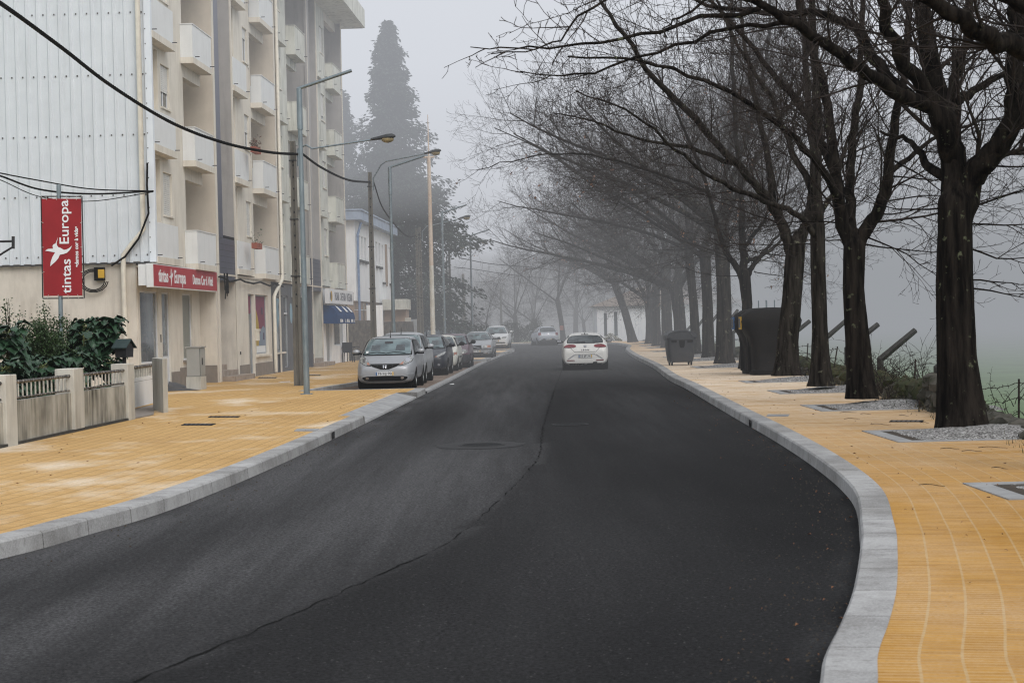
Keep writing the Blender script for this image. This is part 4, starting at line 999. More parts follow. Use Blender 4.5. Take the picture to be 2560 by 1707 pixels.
# ---- banner on a pole
BY = 43.0
def bd(x, y): return D(x, y, BY)
bn = thing('banner_sign', 'tall dark red banner reading tintas Europa damos cor à vida on a grey pole', 'sign', (bd(148,850).x, BY, 0))
build('pole', MB().tube([V((bd(151,900).x, BY+.06, .3)), bd(145, 461)+V((0,.06,0))], .052, 10), M('galv'), bn, smooth=50)
tl, tr, bl, br = bd(104,497), bd(203,497), bd(109,740), bd(206,739)
build('banner', MB().add([tl, tr, br, bl], [(0,3,2,1)]), M('banner_red'), bn)
fr = MB()
e1, e2, e3, e4 = bd(102,491), bd(204,491), bd(210,745), bd(106,746)
for a, b in ((e1,e2),(e2,e3),(e3,e4),(e4,e1)): fr.tube([a+V((0,.03,0)), b+V((0,.03,0))], .016, 6)
build('frame', fr, M('black_metal'), bn)
tie = MB()
for k in range(5):
    t0 = k/4
    for a, b in ((tl.lerp(bl,t0), e1.lerp(e4,t0)), (tr.lerp(br,t0), e2.lerp(e3,t0))): tie.tube([a+V((.03 if a.x < -10.2 else -.03,-.01,0)), b], .006, 4)
for k in range(4): tie.tube([tl.lerp(tr,(k+.5)/4)-UP*.03, e1.lerp(e2,(k+.5)/4)], .006, 4); tie.tube([bl.lerp(br,(k+.5)/4)+UP*.03, e4.lerp(e3,(k+.5)/4)], .006, 4)
build('ties', tie, M('rail_bar'), bn)
ppm = FPX/BY
def bframe(px, py, rot=0):   # text runs upwards on the banner
    o = bd(px, py) + V((0,-.006,0)); ex = (bd(px-2, py-100)-bd(px,py)).normalized(); ey = (bd(px-100, py+2)-bd(px,py)).normalized()
    return frame_m(o, ex, ey)
for s_, size, x, y in (('tintas', 0, 168, 690), ('Europa', 0, 162, 556)):
    L = (734-648) if s_ == 'tintas' else (610-501); mb = text_mesh(s_, .34, 'CENTER', 1.0, .004)
    w = max(v.x for v in mb.v)-min(v.x for v in mb.v); k = L/ppm/w; mb.v = [V((v.x*k, v.y*.92, v.z)) for v in mb.v]
    build('lettering', on(bframe(x-1, y), mb), M('white_paint'), bn)
mb = text_mesh('•damos cor à vida•', .12, 'CENTER', 1.0, .004); w = max(v.x for v in mb.v)-min(v.x for v in mb.v); k = ((668-567)/ppm)/w; mb.v = [V((v.x*k, v.y, v.z)) for v in mb.v]
build('lettering', on(bframe(191.5, 617), mb), M('white_paint'), bn)
bp = [(145.5,593),(142,607),(142.5,613),(146,618),(152,620),(160,625),(166,624),(172,621),(180.5,614),(176,624),(168,632),(160,635),(150,637),(146,646),(138,655),(130,662),(126,666),(127,655),(131,643),(138,631),(131,630),(113,627),(120,622.5),(131,622),(133,622),(131.5,615),(134,611),(139,609)]
def z2f(x, y): return (x, y)
c0 = bd(145, 625); build('bird_logo', MB().add([bd(x, y)+V((0,-.012,0)) for x, y in bp], [tuple(range(len(bp)))[::-1]]), M('white_paint'), bn)
# ---- lamp arm stub at the left edge
p = D(20, 600, 50); o = thing('wall_bracket', 'dark iron bracket reaching in at the left edge before the corrugated wall', 'bracket', p)
build('arm', MB().tube([D(-40,605,50), D(33,603,50)], .035, 6).tube([D(-40,665,50), D(8,632,50), D(33,617,50)], .03, 6), M('black_metal'), o); build('tip', MB().tube([D(33,591,50), D(33,622,50)], .045, 6), M('black_metal'), o)
# ---- utility cabinet and ramp
cb = thing('utility_cabinet', 'grey metal utility cabinet on a plinth before the paint shop window', 'cabinet', G(480, 972, H))
p = G(466, 975, H); m_ = Matrix.Translation((p.x, p.y, 0)) @ Matrix.Rotation(R(-3), 4, 'Z')
build('plinth', MB().box(.0,.44,0,.7,H,H+.38, m_), M('concrete_post'), cb)
build('body', MB().box(.02,.42,.02,.68,H+.38,H+1.22, m_), M('cabinet'), cb, bevel=.01)
build('lid', MB().box(-.01,.45,-.01,.71,H+1.22,H+1.26, m_), M('cabinet'), cb)
build('door', MB().box(.421,.432,.05,.65,H+.42,H+1.19, m_), M('cabinet'), cb); build('lock', MB().box(.433,.445,.2,.26,H+.72,H+.92, m_), M('black_trim'), cb); build('seam', MB().box(.02,.42,.017,.019,H+.40,H+.405, m_).box(.41,.42,.014,.0185,H+.4,H+1.2,m_), M('black_trim'), cb)
p = G(424, 976, H)
a, b, c_, d = G(420, 978, H), G(500, 975, H), G(478, 969, H), G(424, 966, H)
solo('ramp', MB().add([a, b, c_, d, a+UP*.16, d+UP*.2], [(0,1,4),(4,1,2,5),(0,4,5,3),(2,3,5),(0,3,2,1)]), M('ramp_dark'), 'dark metal wheelchair ramp at the paint shop door', 'ramp', fixn=True)
# ================================================================== LAMP POLES
def galv_lamp(px, pby, ptop, Y, label, arm=1.38):
    b0 = D(px, pby, Y); b0.z = H; zt = 8.06; o = thing('galvanised_pole', label, 'lamp pole', b0, 0, 'galvanised poles with bare angled arms')
    build('shaft', MB().tube([b0, b0+UP*6.9], [.082, .058], 12), M('galv'), o, smooth=50)
    build('upper_shaft', MB().tube([b0+UP*6.85, V((b0.x,b0.y,zt))], [.075, .072], 12), M('galv'), o, smooth=50)
    t_ = V((b0.x,b0.y,zt)); build('arm', MB().tube([t_-V((.05,0,.01)), t_+V((arm,-.1,.42))], .045, 8), M('galv'), o, smooth=50)
    build('base_plate', MB().box(b0.x-.15,b0.x+.15,b0.y-.15,b0.y+.15,H,H+.02), M('galv'), o)
for k, (px, py, Y) in enumerate(((767,985,47.7),(985,860,72),(1112,834,102),(1181,822,129))):
    galv_lamp(px, py, 0, Y, ['nearest galvanised steel pole with bare angled arm beside a concrete pole','second galvanised pole with bare angled arm before the white building','third galvanised pole with bare angled arm against the dark conifer','farthest galvanised pole with bare angled arm against the fog'][k])
def conc_pole(px, py, Y, zt, label, w=.26, lamp=None, group='concrete utility poles'):
    b0 = D(px, py, Y); b0.z = H; o = thing('concrete_pole', label, 'utility pole', b0, 0, group)
    n = 14; mb = MB()
    # H-section tapering shaft with a line of holes
    def sec(z, k): 
        a = w/2*k; b = w/2*k*.8; g = a*.34; return [(-a,-b),(-g,-b),(-g,-b*.45),(g,-b*.45),(g,-b),(a,-b),(a,b),(g,b),(g,b*.45),(-g,b*.45),(-g,b),(-a,b)]
    for i in range(n+1):
        t_ = i/n; z = H + (zt-H)*t_
        for x, y in sec(z, 1-.42*t_): mb.v.append(V((b0.x+x, b0.y+y, z)))
    for i in range(n):
        for j in range(12): a = i*12+j; b = i*12+(j+1)%12; mb.f.append((a,b,b+12,a+12))
    mb.f.append(tuple(range(n*12, n*12+12)))
    shf = build('shaft', mb, M('pole_concrete'), o)
    for i in range(int((zt-2.5)/.35)): z = 2.5+i*.35; k = 1-.42*(z/zt); build('hole', MB().box(b0.x-.02, b0.x+.02, b0.y-w/2*k*.36-.006, b0.y-w/2*k*.36-.001, z, z+.06), M('lens_dark'), shf)
    mb = MB()
    for z in (3.4, 5.1, zt-.6): k = 1-.42*(z/zt); a = w/2*k+.012; mb.box(b0.x-a-.03, b0.x+a, b0.y-a*.85, b0.y+a*.85, z, z+.035)
    build('band', mb, M('black_metal'), o)
    return o, V((b0.x, b0.y, zt))
def lantern(o, start, end, rise_pt=None, sc=1.0):
    start, end = V(start), V(end); mid = rise_pt or start.lerp(end, .18) + UP*.25
    pts = [start - UP*.5, start, start.lerp(mid,.6)+UP*.12, V(mid), end]
    build('arm', MB().tube(pts, .03, 6), M('galv'), o, smooth=50)
    d = (end-V(mid)).normalized(); m_ = frame_m(end, d, V((0,0,1)).cross(d).cross(d)*-1 if False else (UP - d*UP.dot(d)))
    prof = [(0,.07),(.12,.085),(.3,.11),(.5,.14),(.66,.13),(.74,.06)]
    mb = MB(); n = 10
    for x, r in prof:
        for j in range(n):
            a = 2*math.pi*j/n; yy = math.sin(a)*r*.75; mb.v.append(m_ @ V((x*sc, (yy if yy > 0 else yy*.45)*sc, math.cos(a)*r*1.05*sc)))
    for i in range(len(prof)-1):
        for j in range(n): a = i*n+j; b = i*n+(j+1)%n; mb.f.append((a,b,b+n,a+n))
    mb.f.append(tuple(range(n))); mb.f.append(tuple(range((len(prof)-1)*n, len(prof)*n)))
    h = build('lantern_head', mb, M('lamp_case'), o, smooth=60, fixn=True)
    bw = MB().ico(m_ @ V((.5*sc,-.045*sc,0)), .17*sc, 2, (1.15,.75,.7)); build('lens', bw, M('lamp_lens'), h, smooth=True)
CPT = []
LB = ['concrete utility pole with a curved arm lantern beside the nearest galvanised pole','concrete utility pole with lantern standing before the white gate pillars','slim concrete pole with lantern left of the rusty white mast','far dark concrete pole with a lantern reaching over the bend','faint farthest concrete pole carrying the smallest lantern']
CD = [((747,963,55),7.45,(780,372),(928,350)), ((936,905,75),8.15,(965,404),(1061,385)), ((1056,860,104),7.4,(1075,565),(1145,548)), ((1128,845,134),7.35,(1150,617),(1195,608)), ((1121,835,154),7.6,(1128,626),(1144,621))]
for k, ((px,py,Y),zt,mp_,ep) in enumerate(CD):
    o, t_ = conc_pole(px, py, Y, zt, LB[k], [.27,.26,.24,.26,.2][k]); CPT.append(t_)
    e = D(ep[0], ep[1], Y-.6); m__ = D(mp_[0], mp_[1], Y-.2)
    lantern(o, t_ + V((.14,0,-.25)), e, m__, 1.0 if k != 1 else .95)
conc_pole(1048, 860, 101, 7.2, 'plain dark pole standing just left of the slim lantern pole', .2, group=None)
b0 = D(1161, 830, 172); b0.z = 0; solo('wooden_pole', MB().tube([b0, b0+UP*6.6], [.16,.12], 8), M('pole_concrete'), 'faint bare pole in the fog left of the farthest galvanised pole', 'utility pole')
b0 = D(1254, 830, 185); b0.z = 0; solo('wooden_pole', MB().tube([b0, b0+UP*5.4], [.13,.1], 8), M('pole_concrete'), 'very faint thin pole in the fog above the white estate car', 'utility pole')
b0 = D(1083, 850, 95); fp_ = thing('mast', 'tall thin white mast with rusty upper half rising behind parked cars', 'mast', (b0.x,b0.y,H))
zj = D(1076, 664, 95).z; zt = D(1067, 394, 95).z
build('lower_shaft', MB().tube([V((b0.x,b0.y,H)), V((b0.x,b0.y,zj))], [.14,.115], 10), M('flag_white'), fp_, smooth=50)
build('upper_shaft', MB().tube([V((b0.x,b0.y,zj)), V((b0.x,b0.y,zt))], [.112,.095], 10), M('flag_rust'), fp_, smooth=50)
build('crossbar', MB().tube([V((b0.x-.3,b0.y,zt)), V((b0.x+.3,b0.y,zt+.02))], .05, 6).tube([V((b0.x,b0.y,zt)), V((b0.x,b0.y,zt+2.2))], [.05,.02], 6), M('flag_rust'), fp_)
# overhead cables
def span(label, pix, r, twist=False):
    pts = [D(x, y, Y) for x, y, Y in pix]; c = []
    P_ = [pts[0]*2-pts[1]] + pts + [pts[-1]*2-pts[-2]]
    for i in range(1, len(P_)-2):
        for k in range(10):
            t = k/10; a,b,c_,d = P_[i-1],P_[i],P_[i+1],P_[i+2]
            c.append(.5*((2*b)+(c_-a)*t+(2*a-5*b+4*c_-d)*t*t+(3*b-a-3*c_+d)*t**3))
    c.append(P_[-2]); mb = MB()
    if twist:
        f = []
        for i in range(len(c)-1):
            for k in range(9): f.append(c[i].lerp(c[i+1], k/9))
        for ph in (0, 2.09, 4.19): mb.tube([p + V((0, math.cos(j*.75+ph), math.sin(j*.75+ph)))*r*.6 for j, p in enumerate(f)], r*.62, 5)
    else: mb.tube(c, r, 5)
    solo('overhead_cable', mb, M('rubber'), label, 'cable', 'overhead cables along the street')
span('thick twisted overhead cable sagging from upper left to the nearest concrete pole', [(-140,-75,24),(0,8,28),(152,118,32),(283,218,36.5),(435,310,42),(566,359,47),(675,381,52),(745,386,55)], .036, True)
span('twisted cable between the first and second concrete poles', [(753,383,55),(805,420,60),(870,450,67),(926,456,75)], .036, True)
span('twisted cable from the second concrete pole down to the slim lantern pole', [(934,455,75),(958,522,80),(1001,577,90),(1025,592,97),(1050,585,104)], .036, True)
span('thin cable between the slim lantern pole and the far dark pole', [(1058,612,104),(1080,650,112),(1105,668,124),(1128,640,134)], .03)
span('faint thin wire crossing the fog above the far cars, upper one', [(1150,645,150),(1230,660,160),(1360,672,175),(1540,700,190)], .035)
span('faint thin wire crossing the fog above the far cars, lower one', [(1135,668,150),(1190,674,160),(1270,686,170),(1400,700,185)], .03)
for k, (ya, yb, yc, yd) in enumerate(((433,452,473,478),(440,474,485,478),(450,492,503,480))):
    span(['highest of the three black wires reaching the gable corner','middle and thickest black wire reaching the gable corner','lowest sagging thin wire reaching the gable corner'][k], [(-60,ya-14,43.8),(0,ya,45.5),(100,yb,47.8),(230,yc,49.5),(383,yd,51.8)], [.018,.026,.012][k])
# ================================================================== CAFE FURNITURE
def chair(p, rz, label):
    o = thing('plastic_chair', label, 'chair', p, rz, 'black plastic cafe chairs'); m = M('chair_plastic')
    build('seat', MB().box(-.22,.22,-.22,.22,.42,.45), m, o, world=False, bevel=.01)
    build('backrest', MB().box(-.22,.22,.2,.235,.45,.88), m, o, world=False, bevel=.01)
    build('armrest', MB().box(-.27,-.21,-.2,.2,.64,.67).box(.21,.27,-.2,.2,.64,.67), m, o, world=False)
    for x in (-.2,.2):
        for y in (-.2,.2): build('leg', MB().tube([V((x,y,.42)), V((x*1.15,y*1.15,0))], .025, 6), m, o, world=False)
    return o
for k, (px, py, rz) in enumerate(((871,905,15),(858,901,-150),(890,902,95))):
    p = G(px, py, H); ch_ = chair(p, R(rz), ['nearest black plastic chair by the cafe door','black plastic chair half hidden behind the cafe table','black plastic chair beside the silver car mirror'][k]); ch_.scale = (1.15, 1.15, 1.1)
p = G(880, 900, H); p.z = H; o = thing('cafe_table', 'black square cafe table before the rubble wall', 'table', p)
build('top', MB().box(p.x-.38,p.x+.38,p.y-.38,p.y+.38,H+.70,H+.73), M('chair_plastic'), o); 
for sx in (-.3,.3):
    for sy in (-.3,.3): build('leg', MB().tube([V((p.x+sx,p.y+sy,H)), V((p.x+sx,p.y+sy,H+.7))], .025, 6), M('chair_plastic'), o)
p = G(847, 905, H); o = thing('ash_bin', 'small steel litter bin with black band by the cafe door', 'litter bin', p)
build('body', MB().lathe([(.001,H),(.15,H),(.15,H+.55),(.15,H+.75),(.001,H+.78)], (p.x,p.y,0), 16), M('steel'), o, smooth=40); build('band', MB().lathe([(.153,H+.5),(.153,H+.6)], (p.x,p.y,0), 16), M('black_trim'), o)
# ================================================================== WHEELED BIN
p = G(1701, 913, H)
wb = thing('wheeled_bin', 'dark grey four wheeled rubbish bin standing on the pale paving', 'rubbish bin', p, R(4))
def superbox(levels, n=28, e=.32):
    mb = MB()
    for (z, a, b) in levels:
        for j in range(n):
            t_ = 2*math.pi*j/n; c_, s_ = math.cos(t_), math.sin(t_); mb.v.append(V((math.copysign(abs(c_)**e, c_)*a, math.copysign(abs(s_)**e, s_)*b, z)))
    for i in range(len(levels)-1):
        for j in range(n): a = i*n+j; b = i*n+(j+1)%n; mb.f.append((a,b,b+n,a+n))
    mb.f.append(tuple(range(n))[::-1]); mb.f.append(tuple(range((len(levels)-1)*n, len(levels)*n))); return mb
build('body', superbox([(.12,.42,.36),(.16,.45,.40),(.5,.50,.45),(.85,.53,.49),(.98,.53,.50),(1.0,.50,.47)]), M('bin_dark'), wb, world=False, smooth=35)
build('rim', superbox([(.95,.545,.52),(.955,.555,.53),(1.03,.56,.535),(1.035,.54,.52)]), M('bin_dark'), wb, world=False, smooth=35)
mb = MB(); n = 14
for i in range(n+1):
    t_ = math.pi*i/n; 
    for y in (-.53, .53): mb.v.append(V((-.56*math.cos(t_), y, 1.035 + .27*math.sin(t_)**.75)))
mb.f = [(2*i, 2*i+1, 2*i+3, 2*i+2) for i in range(n)] + [tuple(2*i for i in range(n+1))[::-1], tuple(2*i+1 for i in range(n+1))]
lid = build('lid', mb, M('bin_dark'), wb, world=False, smooth=40, fixn=True)
build('lid_ridge', MB().tube([V((-.4*math.cos(math.pi*i/10), -.535, 1.05+.22*math.sin(math.pi*i/10))) for i in range(11)], .018, 5), M('bin_dark'), lid, world=False)
build('label_panel', MB().prism([(-.11,.93),(.11,.93),(.09,.72),(.05,.66),(-.05,.66),(-.09,.72)], 'y', -.505, -.488), M('black_trim'), wb, world=False)
build('grip', MB().box(-.40,-.2,-.52,-.495,.86,.94).box(.2,.40,-.52,-.495,.86,.94), M('black_trim'), wb, world=False)
for x in (-.36,.36):
    for y in (-.3,.3):
        w = build('wheel', MB().lathe([(.001,-.025),(.075,-.025),(.085,0),(.075,.025),(.001,.025)], (x,y,.085), 14, 'x'), M('rubber'), wb, world=False); build('fork', MB().box(x-.04,x+.04,y-.05,y+.05,.09,.17), M('steel'), w, world=False)
# ================================================================== IGLOO CONTAINER
p = G(1935, 937, H)
ig = thing('recycling_container', 'tall dark double recycling container with blue and yellow slots under the trees', 'recycling container', p, R(2))
def iglo_prof(): return [(-.62,0),(-.62,.16),(-.64,.18),(-.66,.9),(-.72,1.25),(-.88,1.48),(-.92,1.6),(-.86,1.8),(-.66,1.95),(-.3,2.03),(.3,2.03),(.66,1.95),(.86,1.8),(.92,1.6),(.88,1.48),(.72,1.25),(.66,.9),(.64,.18),(.62,.16),(.62,0)]
for k, (y0, y1) in enumerate(((-.15,1.12),(1.2,2.45))):
    sh0 = build('shell', superbox([(0,.60,.58),(.14,.62,.60),(.16,.60,.58),(.75,.62,.6),(1.15,.70,.62),(1.42,.86,.63),(1.6,.90,.64),(1.8,.82,.60),(1.93,.62,.5),(1.99,.3,.34),(2.0,.1,.1)], 36, .38), M('igloo'), ig, world=False, smooth=50)
    sh0.location = (0, (y0+y1)/2, 0)
    m_ = 'yellow_paint' if k == 0 else 'blue_paint'
    f = build('slot_frame', MB().box(-.912,-.88,(y0+y1)/2-.2,(y0+y1)/2+.2,1.36,1.74), M(m_), ig, world=False); build('slot', MB().box(-.918,-.9125,(y0+y1)/2-.15,(y0+y1)/2+.15,1.42,1.68), M('lens_dark'), f, world=False)
    build('rib', MB().box(-.7,-.6,(y0+y1)/2-.05,(y0+y1)/2+.05,.1,1.2), M('igloo'), ig, world=False, bevel=.02)
    build('lifting_hook', MB().tube([V((-.1,(y0+y1)/2,1.98)), V((-.1,(y0+y1)/2,2.22))], .018, 5).tube([V((.15,(y0+y1)/2,1.98)), V((.15,(y0+y1)/2,2.22))], .018, 5), M('galv'), ig, world=False)
# ================================================================== FENCE ALONG THE FIELD
FL = [(6.9,22),(7.35,29),(7.6,33),(8.3,45.7),(9.1,59),(9.6,75),(10.3,95),(11.2,125)]
def fx(y):
    for (a, ya), (b, yb) in zip(FL, FL[1:]):
        if ya <= y <= yb: return a+(b-a)*(y-ya)/(yb-ya)
    return FL[-1][0]
def angled_post(px, py, tx, ty, Y, base, label):
    k = D(px, py, Y); t_ = D(tx, ty, Y+.1); a = .075; o = V((k.x, k.y, base))
    solo('concrete_fence_post', MB().tube([o, k, t_], [.095,.088,.07], 4, True), M('old_concrete'), label, 'fence post', 'angled concrete fence posts along the field', loc=o)
PP = [(2345,920,2420,862,33,'leaning concrete fence post half hidden behind the nearest trunk'),(2200.6,898.4,2289,825,43.5,'fully visible angled concrete post between the two nearest trunks'),(2118,872,2196,810,50,'angled concrete post behind the black trunk'),(2052,856,2114.5,802,56,'angled concrete post between the slim straight and black trunks'),(1962,852,2025,802,63,'angled concrete post between leaning and slim trunks'),(1930,850,1997,781,70,'angled concrete post seen over the container'),(1832,832,1872,800,78,'bent concrete post right of the stout trunk beside the container'),(1815,812,1845,774,86,'concrete post with thin arm behind the stout trunk'),(1770,818,1796,783,95,'concrete post arm between the stout trunk and the bin trees'),(1740,822,1764,790,103,'concrete post arm above the wheeled bin'),(1715,828,1740,800,112,'farthest angled concrete post above the wheeled bin')]
for q in PP: angled_post(q[0], q[1], q[2], q[3], q[4], -.1, q[5])
ir = [(2547.5,947,29.5,2546),(2300,1005,32,2296),(2289,897,36.5,2284),(2212,915,42,2214),(2094,866,47,2078),(2020,858,55,2016),(1905,850,66,1903),(2440,960,30.5,2436)]
IP = []
for k, (x, y, Y, xb) in enumerate(ir):
    a = D(x, y, Y); b = D(xb, 1000, Y); b.z = .05; IP.append(a)
    solo('iron_fence_post', MB().tube([b, a], .018, 5), M('rust_iron'), ['rusty iron rod post at the right edge of the photo','short rusty iron rod beside the stone block','rusty iron rod standing in the brambles','leaning rusty iron rod above mossy stones','slanted rusty iron rod left of the slim trunk','rusty iron rod between the slim and leaning trunks','faint iron rod behind the container','thin iron rod just right of the nearest trunk'][k], 'fence post', 'rusty iron rod posts')
wire = MB(); rr = random.Random(9)
prev = None
ys_ = sorted([(a[2], D(a[0], a[1], a[2])) for a in ir], key=lambda q: q[0])
ys_ = [(20, V((6.9,20,.9)))] + ys_ + [(95, V((10.4,95,1.0)))]
for (ya, a), (yb, b) in zip(ys_, ys_[1:]):
    for h in (-.06,-.30,-.55):
        a2, b2 = a+UP*h, b+UP*h; sg_ = rr.uniform(.02,.14); pts = []
        n_ = max(8, int((b2-a2).length/.35))
        for k in range(n_+1):
            t_ = k/n_; pts.append(a2.lerp(b2, t_) - UP*(sg_*4*t_*(1-t_)) + V((rr.gauss(0,.012), 0, rr.gauss(0,.012))))
        wire.tube(pts, .006, 3)
        for p_ in pts[1:-1]:
            for _ in range(2):
                d_ = V((rr.uniform(-1,1), rr.uniform(-1,1), rr.uniform(-1,1)))*.035; wire.tube([p_-d_, p_+d_], .004, 3)
solo('barbed_wire', wire, M('rust_iron'), 'sagging rusty barbed wire strung along the field edge', 'wire')
# dry stone wall
rr = random.Random(21); mb = MB(); mc = MB()
y = 21.5
while y < 96:
    x = fx(y)
    if y < 29: hgt = .16
    elif 31.0 < y < 33.4: hgt = .80
    elif y < 41: hgt = .46
    else: hgt = .42
    for lv in range(1 if hgt < .3 else 3):
        s_ = rr.uniform(.16,.30); z = .0 + lv*hgt/3 + .1
        if z > hgt: continue
        tgt = mb if (lv < 2 or hgt > .7) else mc
        tgt.ico((x+rr.uniform(-.14,.14), y+rr.uniform(-.1,.1), z), s_, 2, (1,1.25,.78), .5, rr.random()*50)
    y += rr.uniform(.2,.38) if y < 62 else .5
solo('dry_stone_wall', mb, M('stone_moss'), 'low mossy dry stone wall between the pavement and the foggy field', 'wall', smooth=30)
pm('moss', (.026,.038,.010), (.045,.038,.016), 7, .95, bump=1.0, bsc=30)
tag(build('moss', mc, M('moss'), smooth=30), 'dark moss cushions on top of the stones', 'moss', kind='stuff')
# tufts of grass and dead stems on the wall line
mb = MB(); mc = MB()
for k in range(3000):
    y = 22 + 58*rr.random()**1.4; x = fx(y)+rr.gauss(-.1,.32); z = .05+.25*rr.random()*(1 if y > 30 else .4); h = rr.uniform(.04,.16); a = rr.uniform(0,6.28); d_ = V((math.cos(a)*.008, math.sin(a)*.008, 0)); tp = V((rr.gauss(0,.05), rr.gauss(0,.05), h))
    (mb if rr.random() < .55 else mc).add([V((x,y,z))-d_, V((x,y,z))+d_, V((x,y,z))+tp], [(0,1,2)])
tag(build('grass_tufts', mb, M('grass_moss')), 'short green grass growing on the stone wall', 'grass', kind='stuff')
tag(build('dry_grass', mc, M('dry_grass')), 'dead straw coloured grass along the stone wall', 'grass', kind='stuff')
# brambles
def bramble(px0, px1, py, Y, n, h, label, seed):
    r_ = random.Random(seed); mb = MB()
    for k in range(n):
        p = D(px0+(px1-px0)*r_.random(), py, Y+r_.uniform(-1.6,1.6)); p.z = r_.uniform(.1,.4); a = r_.uniform(0,6.28); L = r_.uniform(.4,1)*h; d_ = V((math.cos(a)*r_.uniform(.2,1), math.sin(a)*.6, r_.uniform(.8,1.6))).normalized(); pts = [p]
        for j in range(9):
            d_ = (d_ + V((r_.gauss(0,.16), r_.gauss(0,.16), -.16+r_.gauss(0,.12)))).normalized(); pts.append(pts[-1]+d_*L/6)
        mb.tube(pts, [.009*(1-j/11) for j in range(10)], 3)
        for j in range(3, 9):
            if r_.random() < .7:
                q = pts[j]; e = V((r_.uniform(-1,1), r_.uniform(-1,1), r_.uniform(-.2,1)))*r_.uniform(.06,.22)*h; mb.tube([q, q+e*.5+V((0,0,.02)), q+e], [.005,.004,.002], 3)
    solo('bramble', mb, M('twig'), label, 'bramble', 'leafless brambles on the field wall')
bramble(2195,2330,1000,37,75,1.05,'densest leafless bramble right of the angled concrete post',1)
bramble(2135,2230,960,41,26,1.15,'tall thin bramble shoots between black trunk and concrete post',2)
bramble(2010,2120,940,50,26,.9,'sparse bramble behind the slim straight trunk',3)
bramble(1900,2000,925,60,18,.9,'sparse bramble by the leaning trunk foot',4)
bramble(2420,2560,1050,29.5,16,.45,'low bramble under the wire at the right edge',5)
mb = MB()
for k in range(500):
    y = rr.uniform(30,42); x = fx(y)+rr.gauss(0,.35); p = V((x,y,rr.uniform(.25,.75))); s_ = rr.uniform(.015,.04); q = [V((rr.uniform(-1,1),rr.uniform(-1,1),rr.uniform(-1,1)))*s_ for _ in range(3)]
    mb.add([p+q[0],p+q[1],p+q[2]], [(0,1,2)])
tag(build('bramble_leaves', mb, M('grass_moss')), 'few dark leaves left among the brambles', 'leaves', kind='stuff')
# ================================================================== GARDEN PLANTS
def big_leaf(mb, base, d, L, wd, r_):
    """one drooping lobed leaf, grid 5 x 3"""
    d = V(d).normalized(); side = d.cross(UP)
    if side.length < .1: side = V((1,0,0))
    side.normalize(); rows = 6; b0 = len(mb.v); p = V(base); dd = d.copy(); up = side.cross(d)
    for i in range(rows):
        t_ = i/(rows-1); w = wd*math.sin(math.pi*min(1,(t_*.86+.12)))**.7*(1+.34*math.sin(i*2.7+L*40))*(1 if t_ < .98 else .2)
        for k in (-1,-.5,0,.5,1): mb.v.append(p + side*(k*w) + up*(abs(k)*w*.35*r_.uniform(.3,1.3)) + V((0,0,r_.gauss(0,.02))))
        dd = (dd + V((0,0,-.24))).normalized(); p = p + dd*(L/(rows-1)); up = side.cross(dd)
    for i in range(rows-1):
        for k in range(4): a = b0+i*5+k; mb.f.append((a,a+1,a+6,a+5))
def kale(px, pyb, Y, h, label, crown=.55, n=34, seed=0, zb=.42, low=False, stems=1):
    r_ = random.Random(seed); p = D(px, pyb, Y); p.z = zb; o = thing('kale_plant', label, 'kale plant', p, 0, 'tall kale plants in the garden')
    st = MB(); lf = MB()
    n = int(n*2.1)
    for s in range(stems):
        q = p + V(((s-(stems-1)/2)*.35, r_.uniform(-.1,.1), 0)); pts = [q + V((.03*math.sin(k*1.3+seed), .02*math.cos(k), h*k/6)) for k in range(7)]; st.tube(pts, [.028,.026,.025,.024,.022,.02,.015], 6)
        for k in range(n):
            t_ = r_.uniform(.72,1.0) if (k < n*.7) else r_.uniform(.25 if low else .55,.8)
            b = q + UP*h*t_; a = r_.uniform(0,6.28); e = r_.uniform(-.1,.9) if t_ > .85 else r_.uniform(-.5,.3); d_ = V((math.cos(a), math.sin(a), e)); stalk = b + d_.normalized()*r_.uniform(.08,.22)*crown/.5
            st.tube([b, stalk], .008, 3); big_leaf(lf, stalk, d_, r_.uniform(.15,.33)*crown/.5, r_.uniform(.06,.12)*crown/.5, r_)
    build('stem', st, M('kale_stem'), o); build('leaves', lf, M('kale_leaf'), o, smooth=True)
kale(247, 900, 40, 1.62, 'tall kale with a wide flat leafy crown left of the mail box', .62, 52, 3, stems=2, low=True)
kale(215, 905, 39, 1.45, 'kale with bare knobbly stem just right of the banner pole', .42, 20, 4)
kale(277, 905, 39.5, .8, 'low kale tuft behind the mail box', .45, 26, 5, low=True)
kale(20, 900, 34, 1.5, 'kale plant with big drooping leaves at the left edge', .62, 40, 6, low=True)
kale(60, 910, 35, .85, 'kale plant behind the left railing with pale stems', .5, 30, 7, low=True, stems=3)
kale(110, 905, 36, .9, 'low kale clump before the dark bush', .5, 30, 8, low=True, stems=2)
kale(172, 905, 38, .95, 'bright kale leaves right of the dark bush', .52, 34, 9, low=True, stems=2)
kale(-20, 930, 31, .9, 'kale leaves rising at the very left edge of the wall', .5, 30, 10, low=True, stems=2)
